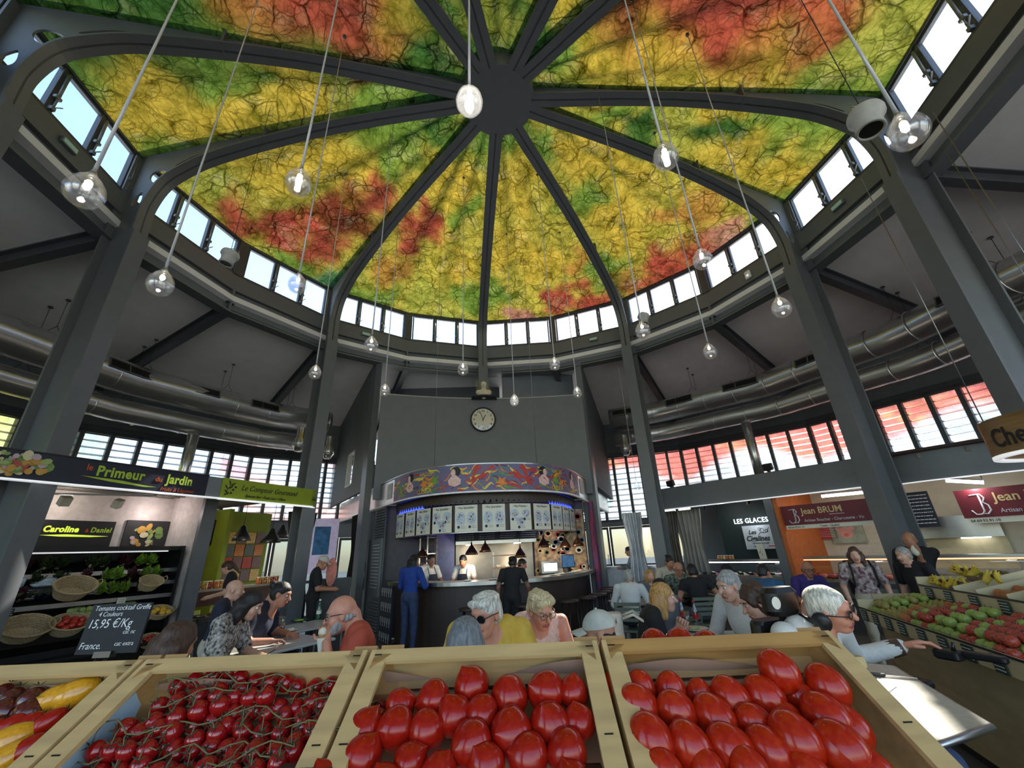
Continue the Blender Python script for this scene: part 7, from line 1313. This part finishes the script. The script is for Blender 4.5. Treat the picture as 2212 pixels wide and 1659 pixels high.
cZ = ond(1690, 1275, 8.4); table(cZ, .8, .7, .74, -.3, 'table before the man in the blue T-shirt'); cT = ond(1375, 1270, 8.0); table(cT, .8, .8, .74, 0, 'round-cornered table of the man in the white shirt')
# high table beside the wheelchair
zA = .95; pts = [onz(x, y, zA) for x, y in ((1770, 1420), (1930, 1438), (2138, 1562), (1905, 1640), (1720, 1500))]
ta = thing('high_table', 'pale speckled high table with metal edge, lit by the sun', 'table', TR(*(pts[2]*np.array([1, 1, 0])))); ATOP = mat('speckled_top', (190, 184, 164), .45, 0, .1, 40)
MB().prism([(p[0], p[1]) for p in pts], zA-.025, zA).build('table_top', ATOP, ta); P = np.array(pts+[pts[0]]); MB().tube([(p[0], p[1], zA-.013) for p in pts], .0145, 8, closed=True).build('metal_edge', INOX, ta); cA = np.mean(pts, 0); MB().tube([(cA[0], cA[1], zA-.03), (cA[0], cA[1], .03)], .03, 12).build('pedestal', BLACK, ta); MB().lathe([(.001, .0), (.25, 0), (.25, .02), (.001, .04)], 24, M=TR(cA[0], cA[1], 0)).build('foot_plate', BLACK, ta)
M = TR(*onz(1888, 1487, zA+.001))@RZ(.5); g = thing('paper_sheet', 'white card with crumbs on the sunlit high table', 'paper', M); MB(M).box(-.1, .1, -.06, .06, 0, .004).build('sheet', WTRIM, g)
for i in range(7): MB(M).ell((-.03+.02*(i % 4), -.02+.015*(i//3), .006), (.008, .005, .003), n=8, k=5).build('crumb', SEAFOOD[1], g)
M = TR(*onz(1925, 1462, zA+.004))@RZ(-.7); g = thing('table_knife', 'black-handled knife lying on the high table', 'knife', M); MB(M).rbox((-.07, 0, .005), (.1, .018, .012), .006).build('handle', BLACK, g); MB(M).box(-.02, .1, -.008, .008, .003, .005).build('blade', INOX, g)
M = TR(*onz(1850, 1445, zA+.001)); MB(M).rbox((0, 0, .03), (.1, .07, .06), .02).build('bread_roll', SEAFOOD[1], None, 'bread roll in paper beside the wheelchair man\'s hand', 'bread')
# ------------------------------------------------------------------ fruit stand on the right
FX = np.array([-.445, -.895, 0]); FX /= np.linalg.norm(FX); FY = np.array([-FX[1], FX[0], 0]); FS = basis(FX, FY, (0, 0, 1), (3.43, -.64, 0)); PLY = mat('plywood', (172, 152, 112), .6, 0, .12, 3, stretch=(1, 1, 4)); PLYD = mat('plywood_pale', (196, 180, 140), .6, 0, .1, 3, stretch=(1, 1, 4)); LN = 3.0
fs = thing('fruit_stand', 'two-tier plywood fruit stand with green price tags along its edges', 'stand', FS)
for i in range(3): MB(FS).box(i*1.0+.003, i*1.0+.997, .14, .16, .1, .82).build('front_panel', PLY, fs)
MB(FS).box(0, LN, .2, .24, 0, .1).build('plinth', BLACK, fs); MB(FS).box(0, .02, .14, 1.1, .1, 1.05).build('end_panel', PLY, fs)
MB(FS).box(0, LN, 0, .02, .82, .93).build('front_board', PLYD, fs); MB(FS@TR(0, .02, .86)@RX(.2)).box(0, LN, 0, .56, -.02, 0).build('tray_floor', PLY, fs); MB(FS).box(0, .02, .0, .58, .82, 1.0).build('tray_end', PLYD, fs)
MB(FS).box(0, LN, .56, .58, 1.03, 1.13).build('front_board', PLYD, fs); MB(FS@TR(0, .58, 1.05)@RX(.22)).box(0, LN, 0, .6, -.02, 0).build('tray_floor', PLY, fs); MB(FS).box(0, .02, .56, 1.16, 1.0, 1.2).build('tray_end', PLYD, fs); MB(FS).box(0, LN, 1.14, 1.16, .1, 1.22).build('back_panel', PLY, fs)
MB(FS).box(0, LN, -.003, .0, .92, .935).build('tag_rail', BLACK, fs); MB(FS).box(0, LN, .556, .56, 1.12, 1.135).build('tag_rail', BLACK, fs)
for x in (.55, .85, 1.2, 1.6, 2.1): MB(FS@TR(x, .6, 1.06)@RX(.22)).box(0, .012, 0, .56, 0, .1).build('divider', PLYD, fs)
MB(FS).bar((1.75, .6, 1.2), (1.75, .95, 1.62), .03, .03).build('glass_arm', mat('grey_arm', (110, 112, 112), .4), fs); MB(FS).box(1.7, 3.0, .58, 1.0, 1.62, 1.635).build('sneeze_guard', GLASS, fs)
TAGG = mat('tag_green', (24, 52, 40), .6); NF = ['first', 'second', 'third', 'fourth', 'fifth', 'sixth', 'seventh', 'eighth']
for tier, xs_, y, z in (('lower', (.12, .36, .62, .86, 1.16, 1.44, 1.72, 2.0), -.006, .83), ('upper', (.2, .5, .85, 1.2, 1.55, 1.9), .55, 1.03)):
    for i, x in enumerate(xs_): M = FS@TR(x, y, z); g = thing('price_tag', 'dark green price tag, %s along the %s edge of the fruit stand' % (NF[i], tier), 'sign', M, 'price tags of the fruit stand'); MB(M).box(-.055, .055, -.006, 0, -.01, .085).build('card', TAGG, g); mb = MB(M); lines(mb, -.045, .045, .0, .078, 4, -.007, i*3, .4); mb.build('writing', CHALK, g, kind='stuff')
APR, APG, PEA, MAN, KIW, BAN = [mat('fruit_'+n, c, .35, 0, .3, 6, col2=c2) for n, c, c2 in (('red', (130, 26, 30), (190, 90, 60)), ('green', (120, 140, 60), (160, 176, 90)), ('pear', (130, 124, 60), (160, 140, 80)), ('mango', (150, 120, 56), (180, 80, 50)), ('kiwi', (84, 66, 44), (110, 90, 60)), ('banana', (206, 176, 60), (190, 160, 50)))]
def fruit(mt, el=.92, dent=.12, n=14, k=10, pear=0):
    mb = MB(); grid(mb, lambda u, v: (lambda b: (math.sin(b)*(1-pear*max(0, v-.4))*math.cos(2*PI*u), math.sin(b)*(1-pear*max(0, v-.4))*math.sin(2*PI*u), -math.cos(b)*el*(1+pear*.6*max(0, v-.5))-dent*math.exp(-((v-1)/.12)**2)))(PI*v), n, k); return mb.mesh('fruit_body', mt)
FM = dict(red=fruit(APR), green=fruit(APG), pear=fruit(PEA, 1.0, 0, pear=.8), mango=fruit(MAN, 1.25, 0), kiwi=fruit(KIW, 1.15, 0)); STK = MB().tube([(0, 0, .78), (.1, 0, 1.15)], .05, 5).mesh('stalk', BROWN)
FN = dict(red=('apple', 'red apple'), green=('apple', 'pale green apple'), pear=('pear', 'olive pear'), mango=('mango', 'yellow-red mango'), kiwi=('kiwi', 'brown kiwi')); rf = random.Random(12)
def heap(kind, x0, x1, tier, nx, ny, r, layers=1):
    y0, z0, sl = (.06, .865, .2) if tier == 'lower' else (.64, 1.06, .22)
    for l in range(layers):
        for i in range(nx-l):
            for j in range(ny-l):
                x = x0+(i+.5+l*.5)*(x1-x0)/nx+rf.uniform(-.008, .008); y = y0+(j+.5+l*.5)*(.48/ny); k = kind if isinstance(kind, str) else rf.choice(kind)
                place(FN[k][0], FN[k][1]+' heaped on the %s tier of the fruit stand' % tier, FN[k][0], FS@TR(x, y, z0+y*sl-(y0-.02)*sl+r*.9+l*r*1.3)@RZ(i*1.7+j)@RX(rf.uniform(-.5, .5))@SCL(r), FN[k][1]+'s, %s tier' % tier, [(FN[k][0]+'_body', FM[k]), ('stalk', STK)] if k in ('red', 'green', 'pear') else [(FN[k][0]+'_body', FM[k])])
heap(('green', 'pear', 'green'), .04, .34, 'lower', 4, 6, .038, 2); heap(('mango', 'pear'), .36, .72, 'lower', 4, 5, .042, 1); heap(('red', 'red', 'green'), .76, 1.06, 'lower', 4, 6, .038, 2); heap('green', 1.08, 1.34, 'lower', 3, 5, .042, 2); heap(('red', 'green', 'red'), 1.38, 2.0, 'lower', 7, 6, .04, 2)
heap('kiwi', .3, .54, 'upper', 4, 5, .036, 2); heap('mango', .88, 1.18, 'upper', 4, 4, .042, 1); heap(('pear', 'kiwi', 'pear'), 1.24, 1.58, 'upper', 4, 5, .042, 2); heap('red', 1.64, 2.08, 'upper', 5, 5, .04, 2)
bmesh_ = MB().tube([(.09*math.cos(a)-.09, 0, .09*math.sin(a)*1.1) for a in np.linspace(-.2, 1.35, 8)], [.006, .014, .017, .018, .018, .016, .011, .005], 6).mesh('banana', BAN); crown = MB().ell((0, 0, 0), (.018, .018, .022)).mesh('crown', BROWN)
for i in range(13):
    x, y = (.08+.07*(i % 7), .7+.2*(i//7)) if i < 11 else (.62+.12*(i-11), .8); M = FS@TR(x, y, 1.15+.05*(i//7)+(y-.6)*.22-.02)@RZ(i*.9)@RX(.9)@SCL(.85)
    g = thing('banana_bunch', 'bunch of yellow bananas on the upper tier of the fruit stand', 'bananas', M, 'banana bunches'); link(crown, 'crown', g, TR(0, 0, .04))
    for j in range(5): link(bmesh_, 'banana', g, TR(0, 0, .04)@RZ((j-2)*.5)@RY(.25)@TR(0, 0, -.09))
# ------------------------------------------------------------------ bar stools
def stool(M, label):
    t = thing('bar_stool', label, 'stool', M, 'bar stools at the fish bar'); MB(M).lathe([(.001, .72), (.17, .72), (.18, .735), (.17, .76), (.001, .765)], 20).build('seat', BROWN, t)
    for i in range(4): a = PI/4+i*PI/2; MB(M).tube([(.12*math.cos(a), .12*math.sin(a), .72), (.19*math.cos(a), .19*math.sin(a), 0)], .011, 7).build('leg', BLACK, t)
    MB(M).tube([(.172*math.cos(a), .172*math.sin(a), .22) for a in np.linspace(0, 2*PI, 20, endpoint=False)], .008, 5, closed=True).build('foot_ring', BLACK, t)
for i, (sv, lab) in enumerate(((-.45, 'lone bar stool before the counter behind the man in yellow'), (.42, 'bar stool beside the waitress'), (1.15, 'first bar stool of the row right of the waitress'), (1.62, 'second bar stool of the row right of the waitress'), (2.05, 'third bar stool of the row right of the waitress'), (2.5, 'fourth bar stool of the row right of the waitress'), (2.95, 'fifth bar stool of the row right of the waitress'), (3.4, 'last bar stool of the row, nearest the service doorway'))): stool(pframe(sv, 0, -.36), lab)
# paper-wrapped place settings along the bar
for i, sv in enumerate((-.55, -.05, .5, 1.35, 1.75, 2.15, 2.55, 2.95)): M = pframe(sv, 1.131, .2)@RZ(.2*i); g = thing('place_setting', 'white plate with folded napkin on the fish bar, %s from the greeting cook' % NF[i], 'plate', M, 'place settings on the bar'); MB(M).lathe(plate_prof, 18, M=SCL(.9)).build('dish', CREAM, g); MB(M).box(-.05, .05, -.02, .02, .012, .025).build('napkin', WTRIM, g)
# ------------------------------------------------------------------ glass drop pendants
DROPG = glass('drop_glass', (.96, .96, .97), .16, .03, milk=.07); CORD = mat('glass_cord', (196, 198, 200), .2, 0, .05, 4, coat=.5); LEDP = lamp_mat('drop_led', (255, 244, 225), 9)
prof = [(.012, .17), (.016, .14), (.03, .11), (.06, .075), (.088, .03), (.1, -.02), (.096, -.06), (.075, -.1), (.04, -.125), (.001, -.132)]
dropm = MB().lathe(prof, 24).mesh('glass_drop', DROPG); dropi = MB().lathe([(r*.9, z*.93-.002) for r, z in prof[3:]], 20).mesh('inner_wall', DROPG); ledm = MB().ell((0, 0, .045), (.02, .02, .026)).mesh('led', LEDP); necks = MB().lathe([(.014, .13), (.02, .105), (.014, .09), (.001, .088)], 12).mesh('socket', INOX)
DR = [('a', 186, 408, 3.2, 'beside the first clerestory windows, over the chiller'), ('b', 348, 609, 4.2, 'hanging before the leaning column by the navy sign'), ('c', 646, 390, 2.9, 'hanging under the dark red ceiling patch'), ('d', 643, 611, 4.5, 'hanging before the blue-sky windows'), ('e', 1014, 215, 2.0, 'hanging just beside the roof hub'), ('f', 1437, 335, 2.7, 'hanging across the rib above the butcher'), ('g', 1958, 280, 3.0, 'with a blue glint near the grey pendant speaker'), ('h', 1517, 558, 4.1, 'hanging against the bright right windows'), ('i', 1687, 662, 5.0, 'hanging before the white soffit above the butcher'), ('j', 681, 803, 7.0, 'hanging before the column at the end of the green sign'), ('k', 802, 743, 5.5, 'hanging left of the clock under the windows'), ('l', 831, 842, 7.8, 'low at the left edge of the clock wall'), ('m', 1000, 796, 6.7, 'left of the bust above the clock'), ('n', 1111, 864, 8.2, 'right of the clock, lowest of the middle ones'), ('o', 1198, 785, 6.7, 'right of the middle column under the windows'), ('p', 1247, 847, 8.3, 'at the right edge of the clock wall'), ('q', 1388, 712, 5.2, 'overlapping the small pendant speaker'), ('r', 1533, 758, 6.4, 'under the ring beam above the ice cream stall')]
for k, x, y, d, w in DR:
    p = ond(x, y, d); r = math.hypot(p[0], p[1]); zt = ztop(min(6.5, r))-.03 if r < 6.4 else zroof(r); M = TR(*p); t = thing('glass_pendant', 'clear glass drop pendant '+w, 'lamp', M, 'glass drop pendants'); link(dropm, 'glass_drop', t); link(dropi, 'inner_wall', t); link(ledm, 'led', t); link(necks, 'socket', t)
    MB(M).tube([(0, 0, .15), (0, 0, 1.2), (0, 0, zt-p[2])], [.011, .009, .006], 8).build('cord', CORD, t); MB(M).lathe([(.03, zt-p[2]-.02), (.03, zt-p[2]), (.001, zt-p[2])], 10).build('ceiling_rose', INOX, t)
p = ond(1376, 1050, 11.0); M = TR(*p); t = thing('glass_pendant', 'small clear glass drop pendant before the tall louvred window by the doors', 'lamp', M, 'glass drop pendants'); link(dropm, 'glass_drop', t, SCL(.9)); link(ledm, 'led', t); MB(M).tube([(0, 0, .15), (0, 0, zroof(9.5)-p[2])], .006, 6).build('cord', CORD, t)
plight(ond(1014, 215, 2.0)+[0, 0, .0], 3, (1, .95, .85), .03)
# pendant speakers
for x, y, d, w in ((495, 555, 6.2, 'before the blue-sky windows'), (1873, 258, 3.6, 'beside the right roof rib'), (1390, 688, 7.6, 'before the bright windows at the right rib')):
    p = ond(x, y, d); M = TR(*p)@RY(.15); SPK = mat('speaker_white', (178, 178, 172), .5); t = thing('pendant_speaker', 'grey-white bell pendant speaker '+w, 'speaker', M, 'pendant speakers'); MB(M).lathe([(.001, .1), (.06, .1), (.11, .08), (.12, .05), (.12, .02), (.1, .0), (.085, -.06), (.095, -.13), (.075, -.13), (.07, -.06), (.001, -.05)], 22).build('speaker_body', SPK, t); MB(M).lathe([(.001, -.118), (.082, -.118)], 18, sm=False).build('grille', BLACK, t)
    MB(M).tube([(-.11, 0, .05), (-.1, 0, .12), (0, 0, .16), (.1, 0, .12), (.11, 0, .05)], .006, 6).build('bracket', INOX, t); r = math.hypot(p[0], p[1]); MB(TR(*p)).tube([(0, 0, .16), (0, 0, (ztop(min(6.4, r))-.03)-p[2])], .004, 5).build('wire', BLACK, t)
# exit lamps on the sill band
EXITM = mat('exit_lens', (150, 160, 154), .3, emit=.04, ecol=(150, 220, 180))
for n, w, wide in ((-4.5, 'above the chiller', 1), (-1.55, 'left of the clock wall', 1), (1.55, 'right of the clock wall', 1), (4.45, 'above the butcher', 1)):
    k = math.floor(n); M = sf(k+.5, RR*math.cos(PI/18))@TR((n-k-.5)*FL, -.03, 7.43); g = thing('emergency_light', 'small lit emergency lamp on the ring beam '+w, 'lamp', M, 'emergency lamps'); MB(M).rbox((0, -.03, 0), (.26, .06, .1), .02).build('lamp_body', GREYW, g); MB(M).rbox((0, -.062, 0), (.22, .012, .07), .005).build('lens', EXITM, g)
M = sf(3.5, RR*math.cos(PI/18))@TR(0, -.03, 7.4); g = thing('sensor_box', 'white sensor box with a small glowing lens on the ring beam', 'sensor', M); MB(M).rbox((0, -.03, 0), (.14, .06, .2), .02).build('box', WTRIM, g); MB(M).ell((0, -.062, -.02), (.03, .01, .03)).build('lens', GLOW, g)
for x, y, w in ((1664, 1030, 'over the orange partition'), (1449, 1048, 'beside the column at the doors')): M = RT(x, y, .55); M[2, 3] = 2.96; g = thing('flood_lamp', 'small black flood lamp standing on the grey fascia '+w, 'lamp', M); MB(M@TR(0, 0, .1)@RX(.3)).rbox((0, 0, 0), (.2, .12, .14), .03).build('lamp_body', BLACK, g); MB(M).box(-.03, .03, -.03, .03, 0, .06).build('foot', BLACK, g)
# bust under its clear cover
MBu = TR(-.02, 5.68, 5.635); bu = thing('portrait_bust', 'white plaster bust under a clear box above the clock', 'sculpture', MBu); sd = SDF()
sd.ell((0, 0, .33), (.075, .09, .1), 0, .03); sd.ell((0, -.03, .29), (.055, .06, .07), 0, .03); sd.cap((0, 0, .27), (0, 0, .18), .05, .06, 0, .03); sd.cap((-.15, .01, .12), (.15, .01, .12), .07, .07, 0, .05); sd.ell((0, 0, .08), (.17, .1, .1), 0, .04); sd.cap((0, -.085, .33), (0, -.11, .305), .01, .014, 0, .01); sd.ell((0, .02, .38), (.085, .095, .06), 0, .02); sd.cap((0, 0, .03), (0, 0, .0), .07, .08, 0, .02)
V, F, mv = sd.mesh(.009, .002, (), 50); link(npmesh('bust_figure', V, F, [mat('plaster_white', (226, 216, 200), .6)]), 'bust_figure', bu)
for x in (-.22, .215): MB(MBu).box(x, x+.005, -.12, .12, 0, .42).build('cover_pane', GLASS, bu)
MB(MBu).box(-.22, .22, -.12, -.115, 0, .42).build('cover_pane', GLASS, bu)
# dark stand beside the passage and sweets poster
p = ond(725, 1250, 9.6)*np.array([1, 1, 0]); M = TR(*p)@RZ(.3); g = thing('menu_stand', 'tall black cupboard beside the man in the pale cap', 'cupboard', M); MB(M).box(-.35, .3, 0, .4, 0, 1.25).build('cupboard_body', BLACK, g); MB(M).ell((.05, -.02, .8), .02).build('knob', CHALK, g)
M = TR(*ond(716, 1235, 9.4)); g = thing('round_poster', 'pink and brown pizza-like round picture behind the man in the pale cap', 'poster', M@RZ(.3)); MB(M@RZ(.3)@RX(PI/2)).lathe([(.001, 0), (.16, 0), (.16, .01), (.001, .012)], 20, sm=False, M=SCL(.6, 1.6, 1)).build('disc', MEAT[1], g)
# thin steel cables from roof to the fish bar fascia
for x, y0, y1 in ((938, 660, 1010), (1160, 660, 1010)):
    q = onz(x, y1, 3.25); MB().tube([(q[0], q[1], 3.25), (q[0], q[1], ztop(math.hypot(q[0], q[1]))-.02)], .004, 5).build('suspension_cable', WIRE, None, 'thin steel cable holding the %s of the seafood fascia' % ('left' if x < 1000 else 'right'), 'cable')
